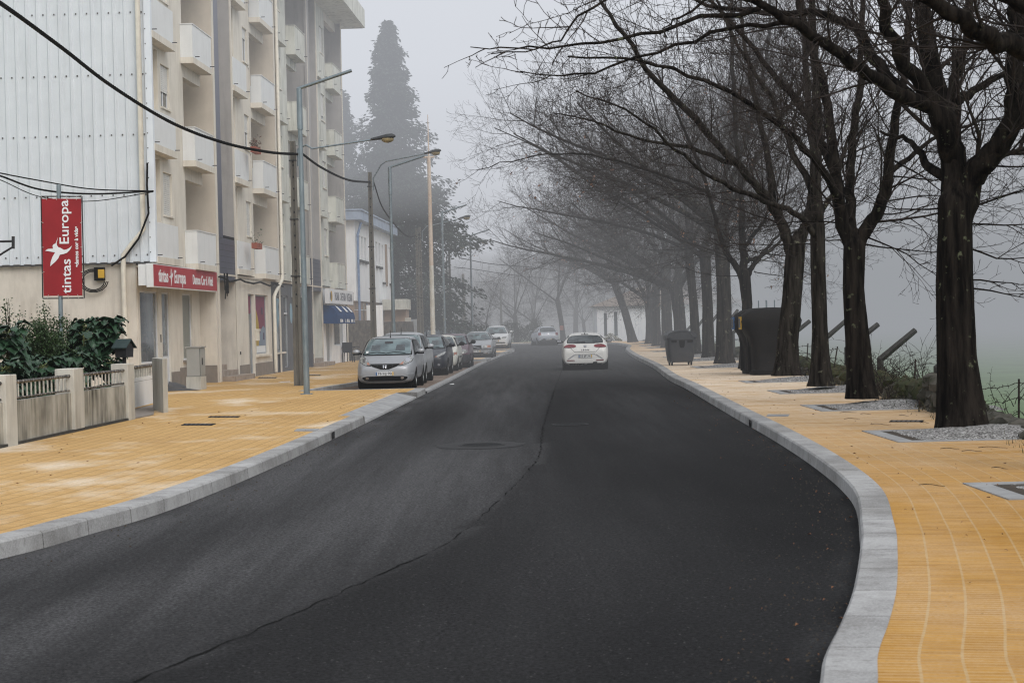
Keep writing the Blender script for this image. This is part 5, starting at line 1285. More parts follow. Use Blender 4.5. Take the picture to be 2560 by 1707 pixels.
def bush(px, pyb, Y, w, h, n, label, seed, mat='bush_leaf', s0=.045, zb=.42):
    r_ = random.Random(seed); p = D(px, pyb, Y); p.z = zb; o = thing('garden_bush', label, 'bush', p, 0, 'dark bushes in the garden'); st = MB(); lf = MB()
    for k in range(26):
        a = r_.uniform(0,6.28); rr_ = r_.random()**.5*w*.5; tip = p + V((math.cos(a)*rr_, math.sin(a)*rr_*.7, h*(1-.35*(rr_/(w*.5))**2)*r_.uniform(.8,1.08))); pts = [p + V((math.cos(a)*.05,math.sin(a)*.05,0)), p.lerp(tip,.5)+V((0,0,.1*h)), tip]; st.tube(pts, [.016,.011,.004], 4)
        for j in range(n//26):
            t_ = r_.random()**.6; c = pts[0].lerp(pts[1], t_*2) if t_ < .5 else pts[1].lerp(pts[2], t_*2-1); c = c + V((r_.gauss(0,.07), r_.gauss(0,.07), r_.gauss(0,.05))); d_ = V((r_.uniform(-1,1), r_.uniform(-1,1), r_.uniform(-.1,1))).normalized(); sd = d_.cross(V((r_.uniform(-1,1),r_.uniform(-1,1),r_.uniform(-1,1)))).normalized(); L = s0*r_.uniform(.7,1.5)
            lf.add([c, c+d_*L*.5+sd*L*.3, c+d_*L, c+d_*L*.5-sd*L*.3], [(0,1,2,3)])
    build('stems', st, M('twig'), o); build('leaves', lf, M(mat), o)
bush(122, 905, 38, 1.2, 2.0, 10500, 'dense dark leafy bush in the middle of the garden', 2)
bush(168, 905, 40, 1.0, 1.75, 4200, 'ragged bush around the foot of the banner pole', 5)
bush(30, 900, 37, .7, 2.15, 1400, 'thin upright spiky bush at the left edge', 6)
bush(195, 905, 41.5, .8, 1.6, 1200, 'thin feathery bush between banner pole and kale', 7)
mb = MB(); rr = random.Random(31)
for k in range(30):
    p = V((rr.uniform(-10.6,-9.1), rr.uniform(33,41), .42)); mb.ico(p, rr.uniform(.1,.3), 1, (1,1,.5), .5, k)
tag(build('garden_mulch', mb, M('soil')), 'heaped dark soil in the vegetable garden', 'soil', kind='stuff')
# ================================================================== CARS
# local frame: x forward (nose at x = 0, tail at x = -L), y to the car's left, z up
def section(w, zb, belt, top, wt, n_=None):
    """half section, bottom centre to top centre"""
    hb = belt - zb
    lo = [(0, zb), (w*.55, zb), (w*.86, zb+.015), (w*.97, zb+hb*.16), (w*1.0, zb+hb*.42), (w*.995, zb+hb*.70), (w*.955, zb+hb*.93), (w*.92, belt+.012)]
    h = top - belt
    if h < .16: hi = [(w*.86, belt+h*.45), (w*.72, belt+h*.75), (w*.45, belt+h*.95), (0, top)]
    else: hi = [(w*.92+(wt-w*.92)*.5, belt+h*.5), (wt, belt+h*.84), (wt*.80, belt+h*.965), (0, top)]
    return lo + hi
def make_body(c):
    L, W, Hh = c['L'], c['W']/2, c['H']; zb = c.get('zb', .2)
    nz, cw, rf, rr_, tl = c['nose'], c['cowl'], c['roof_f'], c['roof_r'], c['tail']     # (x,z) measured back from the nose
    wr = c['wr']; bl = lambda x: c['belt'][0] + (c['belt'][1]-c['belt'][0])*min(1, max(0, (x-cw[0])/(tl[0]-cw[0])))
    st = []
    st.append((.0, W*.70, zb+.07, nz[1]-.20, nz[1]-.12, 0))
    st.append((.05, W*.82, zb+.0, nz[1]-.10, nz[1]-.02, 0))
    st.append((.20, W*.93, zb-.02, nz[1]-.02, nz[1]+.04, 0))
    st.append((.45, W*.975, zb-.01, nz[1]+.03, nz[1]+.10, 0))
    st.append((cw[0]*.62+.1, W, zb-.01, (nz[1]+.04+cw[1])/2-.03, (nz[1]+.14+cw[1])/2, 0))
    st.append((cw[0], W, zb, cw[1]-.035, cw[1]+.01, 0))
    def cab(x, top, k): st.append((x, W, zb, bl(x), top, wr*k+(W*.92)*(1-k)))
    for t_ in (.25, .6): cab(cw[0]+(rf[0]-cw[0])*t_, cw[1]+(rf[1]-cw[1])*(t_**.93), .35+.65*t_)
    cab(rf[0], rf[1], 1); cab((rf[0]*.6+rr_[0]*.4), Hh, 1.0); cab(rf[0]*.25+rr_[0]*.75, Hh-.01, 1); cab(rr_[0], rr_[1], .98)
    for t_ in (.5,): cab(rr_[0]+(tl[0]-rr_[0])*t_, rr_[1]+(tl[1]-rr_[1])*t_, .9-.3*t_)
    if c.get('trunk'):
        st.append((tl[0], W*.99, zb, tl[1]-.05, tl[1], 0)); st.append((L-.15, W*.95, zb, tl[1]-.07, tl[1]-.03, 0)); st.append((L-.03, W*.86, zb+.04, tl[1]-.14, tl[1]-.10, 0)); st.append((L, W*.8, zb+.1, tl[1]-.3, tl[1]-.22, 0))
    else:
        st.append((tl[0], W*.965, zb, tl[1]-.07, tl[1]-.01, 0)); st.append((L-.05, W*.91, zb+.02, tl[1]-.26, tl[1]-.18, 0)); st.append((L, W*.84, zb+.07, tl[1]-.42, tl[1]-.34, 0))
    mb = MB(); nh = 12; m = 2*nh-2
    for (x, w, z0, be, tp, wt) in st:
        hs = section(w, z0, be, tp, wt)
        ring = hs + [(-y, z) for y, z in hs[-2:0:-1]]
        for y, z in ring: mb.v.append(V((-x, y, z)))
    for i in range(len(st)-1):
        for j in range(m): a = i*m+j; b = i*m+(j+1)%m; mb.f.append((a, a+m, b+m, b))
    mb.f.append(tuple(range(m))); mb.f.append(tuple(range((len(st)-1)*m, len(st)*m))[::-1])
    me = bpy.data.meshes.new('tmp'); me.from_pydata([tuple(v) for v in mb.v], [], mb.f)
    bm = bmesh.new(); bm.from_mesh(me); bmesh.ops.recalc_face_normals(bm, faces=bm.faces); bm.to_mesh(me); bm.free()
    o = bpy.data.objects.new('tmp', me); COL.objects.link(o); s = o.modifiers.new('s', 'SUBSURF'); s.levels = 2; s.render_levels = 2
    cuts = []
    r = c['wheel']+.045
    for x in (c['fa'], c['ra']):
        for sd in (-1, 1):
            cm = bpy.data.meshes.new('c'); q = MB().lathe([(r, -.18), (r, .18)], (-x, sd*(W-.06), c['wheel']), 28, 'y', True)
            cm.from_pydata([tuple(v) for v in q.v], [], q.f); b2 = bmesh.new(); b2.from_mesh(cm); bmesh.ops.recalc_face_normals(b2, faces=b2.faces); b2.to_mesh(cm); b2.free()
            co = bpy.data.objects.new('c', cm); COL.objects.link(co); cuts.append(co)
            bo = o.modifiers.new('b', 'BOOLEAN'); bo.operation = 'DIFFERENCE'; bo.object = co; bo.solver = 'EXACT'
    dg = bpy.context.evaluated_depsgraph_get(); out = bpy.data.meshes.new_from_object(o.evaluated_get(dg))
    for x in cuts + [o]: bpy.data.objects.remove(x)
    return out
def patch(bvh, poly, view, off=.006, seg=.05):
    """an inlaid panel: outline given in a view (front/rear: y,z; side: x,z; top: x,y), laid on to the body surface"""
    bm = bmesh.new(); vs = []
    for p in poly: vs.append(bm.verts.new((p[0], p[1], 0)))
    bm.faces.new(vs); bmesh.ops.triangulate(bm, faces=bm.faces[:])
    for _ in range(4):
        es = [e for e in bm.edges if e.calc_length() > seg*2]
        if not es: break
        bmesh.ops.subdivide_edges(bm, edges=es, cuts=1); bmesh.ops.triangulate(bm, faces=[f for f in bm.faces if len(f.verts) > 3])
    mb = MB(); bm.verts.ensure_lookup_table(); bm.verts.index_update(); last = None; pts = []
    for v in bm.verts:
        a, b = v.co.x, v.co.y
        if view == 'front': o, d = V((2, a, b)), V((-1,0,0))
        elif view == 'rear': o, d = V((-8, a, b)), V((1,0,0))
        elif view == 'left': o, d = V((a, 3, b)), V((0,-1,0))
        elif view == 'right': o, d = V((a, -3, b)), V((0,1,0))
        elif view == 'top': o, d = V((a, b, 4)), V((0,0,-1))
        h, n, i, ds = bvh.ray_cast(o, d)
        if h is None: pts.append(None)
        else: pts.append(h - d*off*1.0 + n*off*.5 if n.dot(d) < 0 else h - d*off)
    mb.v = [p if p is not None else V((0,0,0)) for p in pts]
    mb.f = [tuple(v.index for v in f.verts) for f in bm.faces if all(pts[v.index] is not None for v in f.verts)]
    bm.free()
    good = []
    for f in mb.f:
        e = max((mb.v[f[i]]-mb.v[f[(i+1)%len(f)]]).length for i in range(len(f)))
        if e < .55: good.append(f)
    mb.f = good; return mb
def mir(poly): return [(-a, b) for a, b in poly]
def plate(root, x, z, d, text, w=.52, h=.11, yc=0.0):
    """number plate; d = +1 front, -1 rear"""
    px = x
    o = build('number_plate', MB().box(min(px,px+d*.012), max(px,px+d*.012), yc-w/2, yc+w/2, z-h/2, z+h/2), M('plate_white'), root, world=False)
    s = d
    build('blue_band', MB().box(px+d*.0125-.001, px+d*.0125+.001, yc+(-s*-1)*0 + (s*-1)*(-w/2) - .0 if False else yc-s*w/2 if False else min(yc-s*w/2, yc-s*(w/2-.045)), max(yc-s*w/2, yc-s*(w/2-.045)), z-h/2, z+h/2), M('blue_paint'), o, world=False) if False else None
    # reading direction: seen from the front the car's left is on the right
    rx = V((0, d, 0)); m_ = frame_m((px+d*.014, yc, z), rx, UP)
    def rect(a, b, mat, nm): build(nm, on(m_, flat([(a,-h/2+.004),(b,-h/2+.004),(b,h/2-.004),(a,h/2-.004)], .001)), M(mat), o, world=False)
    rect(-w/2+.004, -w/2+.045, 'blue_paint', 'blue_band'); rect(w/2-.04, w/2-.004, 'yellow_paint', 'yellow_band')
    t_ = text_mesh(text, .10, 'CENTER', .86, .0015); ww = max(v.x for v in t_.v)-min(v.x for v in t_.v); k = (w-.12)/ww; t_.v = [V((v.x*k, v.y, v.z)) for v in t_.v]
    build('digits', on(m_, t_), M('plate_text'), o, world=False)
def wheelset(root, c):
    W = c['W']/2; r = c['wheel']
    for x in (c['fa'], c['ra']):
        for sd in (-1, 1):
            y = sd*(W-.11)
            w = build('wheel', MB().lathe([(r*.60,-.095),(r*.9,-.10),(r*.99,-.075),(r,-.03),(r,.03),(r*.99,.075),(r*.9,.10),(r*.60,.095)], (-x, y, r), 26, 'y'), M('rubber'), root, smooth=50, world=False, fixn=True)
            rm = MB().lathe([(r*.61,.088*sd),(r*.56,.085*sd),(r*.54,.05*sd)], (-x, y, r), 26, 'y'); 
            for k in range(c.get('spokes', 6)):
                a = 2*math.pi*k/c.get('spokes', 6); m_ = Matrix.Translation((-x, y+sd*.07, r)) @ Matrix.Rotation(a, 4, 'Y'); rm.box(-.028, .028, -.012, .012, .03, r*.57, m_)
            rm.lathe([(.001,.085*sd),(.05,.085*sd),(.06,.06*sd)], (-x, y, r), 12, 'y')
            build('rim', rm, M('rim'), w, world=False); build('brake_disc', MB().lathe([(.001,.03*sd),(r*.58,.03*sd)], (-x, y, r), 20, 'y'), M('black_trim'), w, world=False)
def mirror(root, c, paintm, x, z, wd=.2, blk=False):
    W = c['W']/2
    for sd in (-1, 1):
        y = sd*(W*.95+.10)
        mb = MB().ico((-x, sd*(W+.10), z), .105, 2, (.75, 1.12, .72)); o = build('wing_mirror', mb, M('black_trim' if blk else paintm), root, smooth=True, world=False)
        build('mirror_foot', MB().tube([V((-x, sd*(W*.90), z-.06)), V((-x, sd*(W+.06), z-.04))], .028, 6), M('black_trim'), o, world=False)
        build('mirror_base', MB().box(-x-.04, -x+.055, sd*(W+.10)-.09, sd*(W+.10)+.09, z-.085, z-.055), M('black_trim'), o, world=False)
        build('mirror_glass', MB().box(-x-.085, -x-.075, sd*(W+.10)-.085, sd*(W+.10)+.085, z-.05, z+.05), M('chrome'), o, world=False)
def car(name_label, c, pos, rz, group=None, cat='car', name='parked_car'):
    c['bodymesh'] = make_body(c); me = c['bodymesh']; W = c['W']/2; L = c['L']
    for p in me.polygons: p.use_smooth = True
    me.materials.clear(); me.materials.append(M(c['paint'])); me.set_sharp_from_angle(angle=R(38))
    bm = bmesh.new(); bm.from_mesh(me); bvh = BVHTree.FromBMesh(bm); bm.free()
    root = thing(name, name_label, cat, pos, rz, group)
    b = bpy.data.objects.new('body', me); COL.objects.link(b); b.parent = root
    def P(nm, poly, view, mat, off=.006, parent=None, both=False, label=None):
        o = build(nm, patch(bvh, poly, view, off), M(mat), parent or root, smooth=40, world=False)
        if both: build(nm, patch(bvh, [(-a, b_) for a, b_ in poly][::-1], view, off), M(mat), root, smooth=40, world=False)
        return o
    build('underbody', MB().box(-L+.35, -.3, -W*.72, W*.72, .17, .34), M('underbody'), root, world=False)
    for x in (c['fa'], c['ra']):
        build('wheel_arch', MB().lathe([(c['wheel']+.04, -W+.14), (c['wheel']+.04, W-.14)], (-x, 0, c['wheel']), 24, 'y', True), M('underbody'), root, world=False)
    cw, rf, rr_, tl = c['cowl'], c['roof_f'], c['roof_r'], c['tail']; wr = c['wr']
    gl = c.get('glass', 'car_glass')
    # windscreen with black surround, wipers
    ws = [(-W*.80, cw[1]+.035), (W*.80, cw[1]+.035), (wr*.93, rf[1]-.065), (-wr*.93, rf[1]-.065)]
    wsb = [(-W*.85, cw[1]+.005), (W*.85, cw[1]+.005), (wr*.985, rf[1]-.045), (-wr*.985, rf[1]-.045)]
    if c.get('show', 'front') == 'front' or True:
        w0 = P('windscreen', ws, 'front', gl, .011); P('windscreen_seal', wsb, 'front', 'black_trim', .005, w0)
        wp = MB()
        for (a, b_) in ((-W*.7, -.02), (-.05, W*.62)):
            pts = []
            for k in range(7):
                t_ = k/6; y = a+(b_-a)*t_; z = cw[1]+.055+.035*math.sin(t_*3.14)*1.0; h, n, i, d_ = bvh.ray_cast(V((2,y,z)), V((-1,0,0)))
                if h: pts.append(h+V((.025,0,.004)))
            if len(pts) > 2: wp.tube(pts, .011, 5)
        build('wipers', wp, M('black_trim'), w0, world=False)
        P('rear_view_mirror', [(-.12, rf[1]-.20), (.12, rf[1]-.20), (.12, rf[1]-.135), (-.12, rf[1]-.135)], 'front', 'grey_trim', .016, w0) if gl == 'car_glass' else None
        for y in (-.36, .36): P('seat_back', [(y-.14, cw[1]+.14), (y+.14, cw[1]+.14), (y+.12, cw[1]+.30), (y-.12, cw[1]+.30)], 'front', 'car_glass_dark', .0145, w0)
        P('tax_disc', [(-W*.74, cw[1]+.07), (-W*.66, cw[1]+.07), (-W*.66, cw[1]+.13), (-W*.74, cw[1]+.13)], 'front', 'plate_white', .016, w0)
    # side glass
    bl = lambda x: c['belt'][0] + (c['belt'][1]-c['belt'][0])*min(1, max(0, (x-cw[0])/(tl[0]-cw[0])))
    xs = [cw[0]+.30, cw[0]+(rf[0]-cw[0])*.85, rf[0]+.1]; pb = (rf[0]+rr_[0])/2+.05; x_end = c.get('dlo_end', tl[0]-.25)
    topz = lambda x: min(Hh_-.13, rf[1]-.10) if True else 0
    Hh_ = c['H']
    def zt(x):
        if x < rf[0]+.1: t_ = (x-cw[0])/(rf[0]+.1-cw[0]); return cw[1]+(Hh_-.145-cw[1])*max(0,t_)
        if x > rr_[0]-.1: t_ = (x-(rr_[0]-.1))/(x_end+.15-(rr_[0]-.1)); return Hh_-.145-(Hh_-.145-bl(x)-.05)*min(1,t_)*.8
        return Hh_-.145
    for sd, vw in ((1,'left'),(-1,'right')):
        f1 = [(-(cw[0]+.28), bl(cw[0])+.05), (-(pb-.04), bl(pb)+.045), (-(pb-.04), zt(pb)), (-(rf[0]+.1), zt(rf[0]+.1)), (-(cw[0]+.5), zt(cw[0]+.5)-.03)]
        r1 = [(-(pb+.04), bl(pb)+.045), (-(x_end-.05), bl(x_end)+.06), (-x_end, zt(x_end)), (-(rr_[0]-.05), zt(rr_[0]-.05)), (-(pb+.04), zt(pb))]
        s_ = [(-(cw[0]+.22), bl(cw[0])+.02), (-(x_end+.02), bl(x_end)+.03), (-(x_end+.05), zt(x_end)+.03), (-(rr_[0]-.05), zt(rr_[0]-.05)+.03), (-(rf[0]+.05), zt(rf[0]+.1)+.03)]
        sw = P('side_window', f1, vw, 'car_glass_dark', .012); P('window_seal', s_, vw, 'black_trim', .006, sw); P('side_window', r1, vw, 'car_glass_dark', .012)
        # door gaps, handles
        for x in (cw[0]+.22, pb, x_end-.15):
            P('door_gap', [(-x-.006, .36), (-x+.006, .36), (-x+.006, bl(x)+.0), (-x-.006, bl(x)+.0)], vw, 'black_trim', .004)
        for x in (pb-.22, x_end-.25): P('door_handle', [(-x-.09, bl(x)-.11), (-x+.09, bl(x)-.11), (-x+.09, bl(x)-.075), (-x-.09, bl(x)-.075)], vw, c.get('handle', c['paint']), .02)
        if c.get('rubstrip'): P('rub_strip', [(-(c['ra']-.45), .52), (-(c['fa']+.42), .52), (-(c['fa']+.42), .58), (-(c['ra']-.45), .58)], vw, 'grey_trim', .012)
        P('sill_trim', [(-(c['ra']-.42), .23), (-(c['fa']+.42), .23), (-(c['fa']+.42), .29), (-(c['ra']-.42), .29)], vw, 'black_trim', .008)
    # rear window
    rz_ = rr_[1]
    rw = [(-W*.74, tl[1]+.05), (W*.74, tl[1]+.05), (wr*.90, rz_-.09), (wr*.6, rz_-.065), (-wr*.6, rz_-.065), (-wr*.90, rz_-.09)]
    r0 = P('rear_window', c.get('rw', rw), 'rear', 'car_glass_dark', .012)
    P('rear_seal', [(a*1.045, (b_-(tl[1]+.2))*1.08+(tl[1]+.2)) for a, b_ in c.get('rw', rw)], 'rear', 'black_trim', .005, r0)
    wheelset(root, c)
    mirror(root, c, c['paint'], cw[0]+.42, bl(cw[0])+.14, blk=c.get('blkmirror', False))
    hb = lambda x0: [(-W*.97, x0), (W*.97, x0)]
    # bonnet shut line and bumper line
    nz = c['nose'][1]
    if c.get('aerial'): 
        h, n, i, d_ = bvh.ray_cast(V((-(rf[0]+.12), 0, 4)), V((0,0,-1)))
        build('aerial', MB().tube([h, h+V((-.10,0,.20))], [.012,.005], 5).ico(h+V((0,0,.008)), .022, 1), M('black_trim'), root, world=False)
    return root, bvh, P
def yline(y, x0, bvh, z, front=True):
    h, n, i, d_ = bvh.ray_cast(V((2 if front else -8, y, z)), V((-1 if front else 1, 0, 0))); return h.x if h else x0
CG = 'cars parked in the bay along the left kerb'
base = dict(zb=.2)
def place(xc, Y, dirx=-1, yaw=0.0):    # dirx -1: nose towards the camera
    return V((xc, Y, .046 if dirx < 0 else 0.0)), (R(-90)+yaw if dirx < 0 else R(90)+yaw)
RY = -math.atan(.034)
# 1 silver compact, nearest -------------------------------------------------
c = dict(L=3.9, W=1.70, H=1.54, nose=(0,.73), cowl=(.80,.965), roof_f=(1.75,1.50), roof_r=(3.35,1.50), tail=(3.78,1.12), belt=(.94,1.06), wr=.655, wheel=.295, fa=.78, ra=3.28, paint='paint_silver', aerial=True, dlo_end=3.4)
p, r = place(-3.66, 52.6, -1, RY)
root, bv, P0_ = car('silver compact hatchback nearest the camera, plate 76-HJ-90', c, p, r, CG)
def P_(nm, poly, view, mat, off=.006, parent=None): return P0_(nm, [(y_, 1.06*z_-.125) for y_, z_ in poly], view, mat, off, parent)
for s in (1, -1):
    hl = [(.40,.775),(.47,.77),(.60,.80),(.735,.86),(.76,.93),(.74,1.0),(.66,.995),(.55,.92)]
    q = [(a*s, b) for a, b in hl]; h = P_('headlight', q, 'front', 'lens_clear', .010); P_('headlight_edge', [((a-.58)*1.10*s+.58*s, (b-.88)*1.14+.88) for a, b in hl], 'front', 'black_trim', .004, h)
    P_('indicator', [(.42*s,.785),(.52*s,.80),(.53*s,.85),(.49*s,.855)], 'front', 'lens_orange', .016, h)
    P_('reflector_bowl', [((.63+.075*math.cos(a_))*s, .91+.062*math.sin(a_)) for a_ in [k*.7 for k in range(9)]], 'front', 'chrome', .014, h)
    P_('fog_lamp', [(.50*s+.05*math.cos(k*.7), .435+.035*math.sin(k*.7)) for k in range(9)], 'front', 'chrome', .016)
    P_('bumper_strip', [(.60*s,.515),(.80*s,.53),(.81*s,.565),(.66*s,.56)], 'front', 'paint_silver_pale', .016)
g = P_('grille', [(-.42,.80),(-.36,.75),(-.12,.67),(.12,.67),(.36,.75),(.42,.80),(.2,.795),(-.2,.795)], 'front', 'black_trim', .009)
P_('bonnet_gap', [(-.46,.806),(.46,.806),(.46,.818),(-.46,.818)], 'front', 'black_trim', .006)
em = [(-.045,.70),(.045,.70),(.055,.78),(-.055,.78)]
e = P_('emblem', em, 'front', 'chrome', .022, g); P_('emblem_gap', [(-.016,.748),(.016,.748),(.022,.775),(-.022,.775)], 'front', 'black_trim', .027, g); P_('emblem_gap', [(-.020,.705),(.020,.705),(.015,.732),(-.015,.732)], 'front', 'black_trim', .027, g)
P_('air_intake', [(-.62,.47),(-.66,.44),(-.58,.375),(-.45,.36),(.45,.36),(.58,.375),(.66,.44),(.62,.47),(.5,.485),(-.5,.485)], 'front', 'black_trim', .011)
P_('lower_lip', [(-.72,.30),(.72,.30),(.70,.335),(-.70,.335)], 'front', 'paint_silver_pale', .014)
P_('lower_valance', [(-.70,.16),(.70,.16),(.72,.262),(-.72,.262)], 'front', 'black_trim', .008)
plate(root, yline(0, 0, bv, .46)+.016, .463, 1, '76·HJ·90')
# 2 silver taller car behind -------------------------------------------------
c = dict(L=4.15, W=1.76, H=1.63, nose=(0,.86), cowl=(.85,1.08), roof_f=(1.7,1.58), roof_r=(3.6,1.57), tail=(4.02,1.16), belt=(1.02,1.1), wr=.63, wheel=.31, fa=.82, ra=3.38, paint='paint_silver_pale', aerial=True, spokes=7, dlo_end=3.6)
p, r = place(-3.61, 57.15, -1, RY)
root, bv, P_ = car('taller pale silver car parked right behind the nearest one', c, p, r, CG)
for s in (1,-1): P_('headlight', [(.42*s,.80),(.76*s,.86),(.80*s,.98),(.70*s,.98),(.5*s,.90)], 'front', 'lens_clear', .01)
P_('grille', [(-.40,.74),(.40,.74),(.38,.82),(-.38,.82)], 'front', 'black_trim', .009); P_('air_intake', [(-.6,.38),(.6,.38),(.64,.5),(-.64,.5)], 'front', 'black_trim', .009)
# 3 navy hatchback ----------------------------------------------------------
c = dict(L=3.97, W=1.74, H=1.49, nose=(0,.74), cowl=(.95,.95), roof_f=(1.85,1.44), roof_r=(3.3,1.44), tail=(3.82,1.10), belt=(.95,1.10), wr=.57, wheel=.305, fa=.80, ra=3.29, paint='paint_navy', aerial=True, dlo_end=3.35)
p, r = place(-3.22, 66.0, -1, RY)
root, bv, P_ = car('dark navy hatchback with swept headlights', c, p, r, CG)
for s in (1,-1):
    h = P_('headlight', [(.42*s,.665),(.55*s,.66),(.74*s,.75),(.82*s,.86),(.76*s,.85),(.6*s,.78)], 'front', 'lens_clear', .01); P_('indicator', [(.43*s,.672),(.50*s,.672),(.52*s,.70),(.46*s,.70)], 'front', 'lens_orange', .016, h)
    P_('fog_lamp', [(.58*s+.05*math.cos(k*.7), .40+.05*math.sin(k*.7)) for k in range(9)], 'front', 'chrome', .012)
g = P_('grille', [(-.42,.58),(-.36,.34),(.36,.34),(.42,.58),(.34,.62),(-.34,.62)], 'front', 'lens_dark', .01)
for z in (.38,.43,.48,.53,.58): P_('grille_bar', [(-.38,z),(.38,z),(.38,z+.013),(-.38,z+.013)], 'front', 'chrome', .018, g)
P_('emblem', [(.085*math.cos(k*.6), .685+.035*math.sin(k*.6)) for k in range(10)], 'front', 'chrome', .015)
P_('lower_valance', [(-.72,.15),(.72,.15),(.74,.25),(-.74,.25)], 'front', 'black_trim', .01)
plate(root, yline(0, 0, bv, .46)+.03, .44, 1, '41·NV·07')
# 4 small white hatchback ---------------------------------------------------
c = dict(L=3.72, W=1.62, H=1.43, nose=(0,.76), cowl=(.98,.96), roof_f=(1.65,1.385), roof_r=(3.1,1.39), tail=(3.55,1.0), belt=(.93,.97), wr=.57, wheel=.28, fa=.72, ra=3.0, paint='paint_cream', blkmirror=True, rubstrip=True, dlo_end=3.15)
p, r = place(-2.95, 71.75, -1, RY)
root, bv, P_ = car('small old white hatchback with black mirrors', c, p, r, CG)
for s in (1,-1):
    h = P_('headlight', [(.38*s,.62),(.66*s,.62),(.66*s,.74),(.38*s,.74)], 'front', 'lens_clear', .01); P_('indicator', [(.665*s,.62),(.76*s,.63),(.77*s,.745),(.665*s,.74)], 'front', 'lens_orange', .011)
    P_('fog_lamp', [(.56*s+.05*math.cos(k*.7), .38+.05*math.sin(k*.7)) for k in range(9)], 'front', 'lens_clear', .012)
P_('grille', [(-.36,.63),(.36,.63),(.36,.72),(-.36,.72)], 'front', 'black_trim', .01); P_('air_intake', [(-.4,.33),(.4,.33),(.4,.42),(-.4,.42)], 'front', 'black_trim', .01)
plate(root, yline(0, 0, bv, .5)+.016, .5, 1, '63·41·HL')
# 5 plum hatchback with grey bumper -----------------------------------------
c = dict(L=3.75, W=1.62, H=1.45, nose=(0,.76), cowl=(.95,.97), roof_f=(1.62,1.40), roof_r=(3.15,1.41), tail=(3.6,1.0), belt=(.94,.98), wr=.57, wheel=.285, fa=.76, ra=3.2, paint='paint_plum', blkmirror=True, rubstrip=True, dlo_end=3.2)
p, r = place(-2.60, 76.7, -1, RY)
root, bv, P_ = car('plum coloured hatchback with dark grey bumper', c, p, r, CG)
P_('bumper', [(-.80,.24),(.80,.24),(.83,.56),(-.83,.56)], 'front', 'grey_trim', .02)
for s in (1,-1):
    h = P_('headlight', [(.34*s,.62),(.60*s,.60),(.72*s,.66),(.72*s,.76),(.5*s,.78),(.36*s,.74)], 'front', 'lens_clear', .012)
    P_('side_bumper', [(-.05,.26),(-.42,.26),(-.42,.56),(-.05,.56)], 'left' if s > 0 else 'right', 'grey_trim', .012)
P_('grille', [(-.28,.66),(.28,.66),(.28,.72),(-.28,.72)], 'front', 'black_trim', .01)
# 6 silver saloon/estate ----------------------------------------------------
c = dict(L=4.6, W=1.80, H=1.44, nose=(0,.73), cowl=(1.25,.96), roof_f=(2.0,1.40), roof_r=(3.4,1.40), tail=(4.0,1.06), belt=(.92,1.02), wr=.56, wheel=.315, fa=.92, ra=3.63, paint='paint_silver_pale', trunk=True, rubstrip=True, dlo_end=3.5)
p, r = place(-1.95, 97.8, -1, RY*1.3)
root, bv, P_ = car('silver saloon with black grille parked alone in the second bay', c, p, r, CG)
g = P_('grille', [(-.33,.50),(.33,.50),(.31,.70),(-.31,.70)], 'front', 'black_trim', .012); P_('grille_frame', [(-.36,.69),(.36,.69),(.36,.72),(-.36,.72)], 'front', 'chrome', .016, g)
P_('grille_sash', [(-.30,.69),(-.24,.69),(.30,.51),(.24,.51)][::-1], 'front', 'chrome', .018, g)
for s in (1,-1):
    h = P_('headlight', [(.40*s,.55),(.62*s,.55),(.62*s,.69),(.42*s,.69)], 'front', 'lens_clear', .01); P_('indicator', [(.625*s,.55),(.80*s,.58),(.79*s,.69),(.625*s,.69)], 'front', 'lens_orange', .01)
    P_('fog_lamp', [(.60*s+.06*math.cos(k*.7), .27+.035*math.sin(k*.7)) for k in range(9)], 'front', 'chrome', .014)
P_('bumper_strip', [(-.82,.46),(.82,.46),(.83,.505),(-.83,.505)], 'front', 'grey_trim', .018); P_('air_intake', [(-.42,.24),(.42,.24),(.42,.32),(-.42,.32)], 'front', 'black_trim', .012)
P_('lower_valance', [(-.74,.15),(.74,.15),(.78,.22),(-.78,.22)], 'front', 'black_trim', .012)
plate(root, yline(0, 0, bv, .38)+.02, .385, 1, '15·17·RZ')
# 7 white SUV ---------------------------------------------------------------
c = dict(L=4.63, W=1.89, H=1.69, nose=(0,.93), cowl=(1.2,1.15), roof_f=(2.0,1.64), roof_r=(3.8,1.62), tail=(4.4,1.25), belt=(1.12,1.2), wr=.62, wheel=.36, fa=.92, ra=3.7, paint='paint_white', zb=.3, dlo_end=4.0)
p, r = place(-1.16, 125.6, -1, RY*1.3)
root, bv, P_ = car('white sport utility car parked farthest along the left kerb', c, p, r, CG)
P_('grille', [(-.40,.74),(.40,.74),(.36,.92),(-.36,.92)], 'front', 'black_trim', .012); P_('air_intake', [(-.72,.48),(.72,.48),(.66,.56),(-.66,.56)], 'front', 'black_trim', .01); P_('lower_valance', [(-.8,.24),(.8,.24),(.82,.38),(-.82,.38)], 'front', 'black_trim', .01)
for s in (1,-1):
    P_('headlight', [(.45*s,.80),(.74*s,.82),(.86*s,.95),(.62*s,.94),(.45*s,.90)], 'front', 'lens_clear', .01)
    build('roof_rail', MB().tube([V((-2.2, s*.58, 1.64)), V((-2.4, s*.6, 1.70)), V((-3.8, s*.6, 1.68)), V((-4.0, s*.58, 1.60))], .02, 5), M('black_trim'), root, world=False)
plate(root, yline(0, 0, bv, .66)+.016, .655, 1, '52·PA·41')
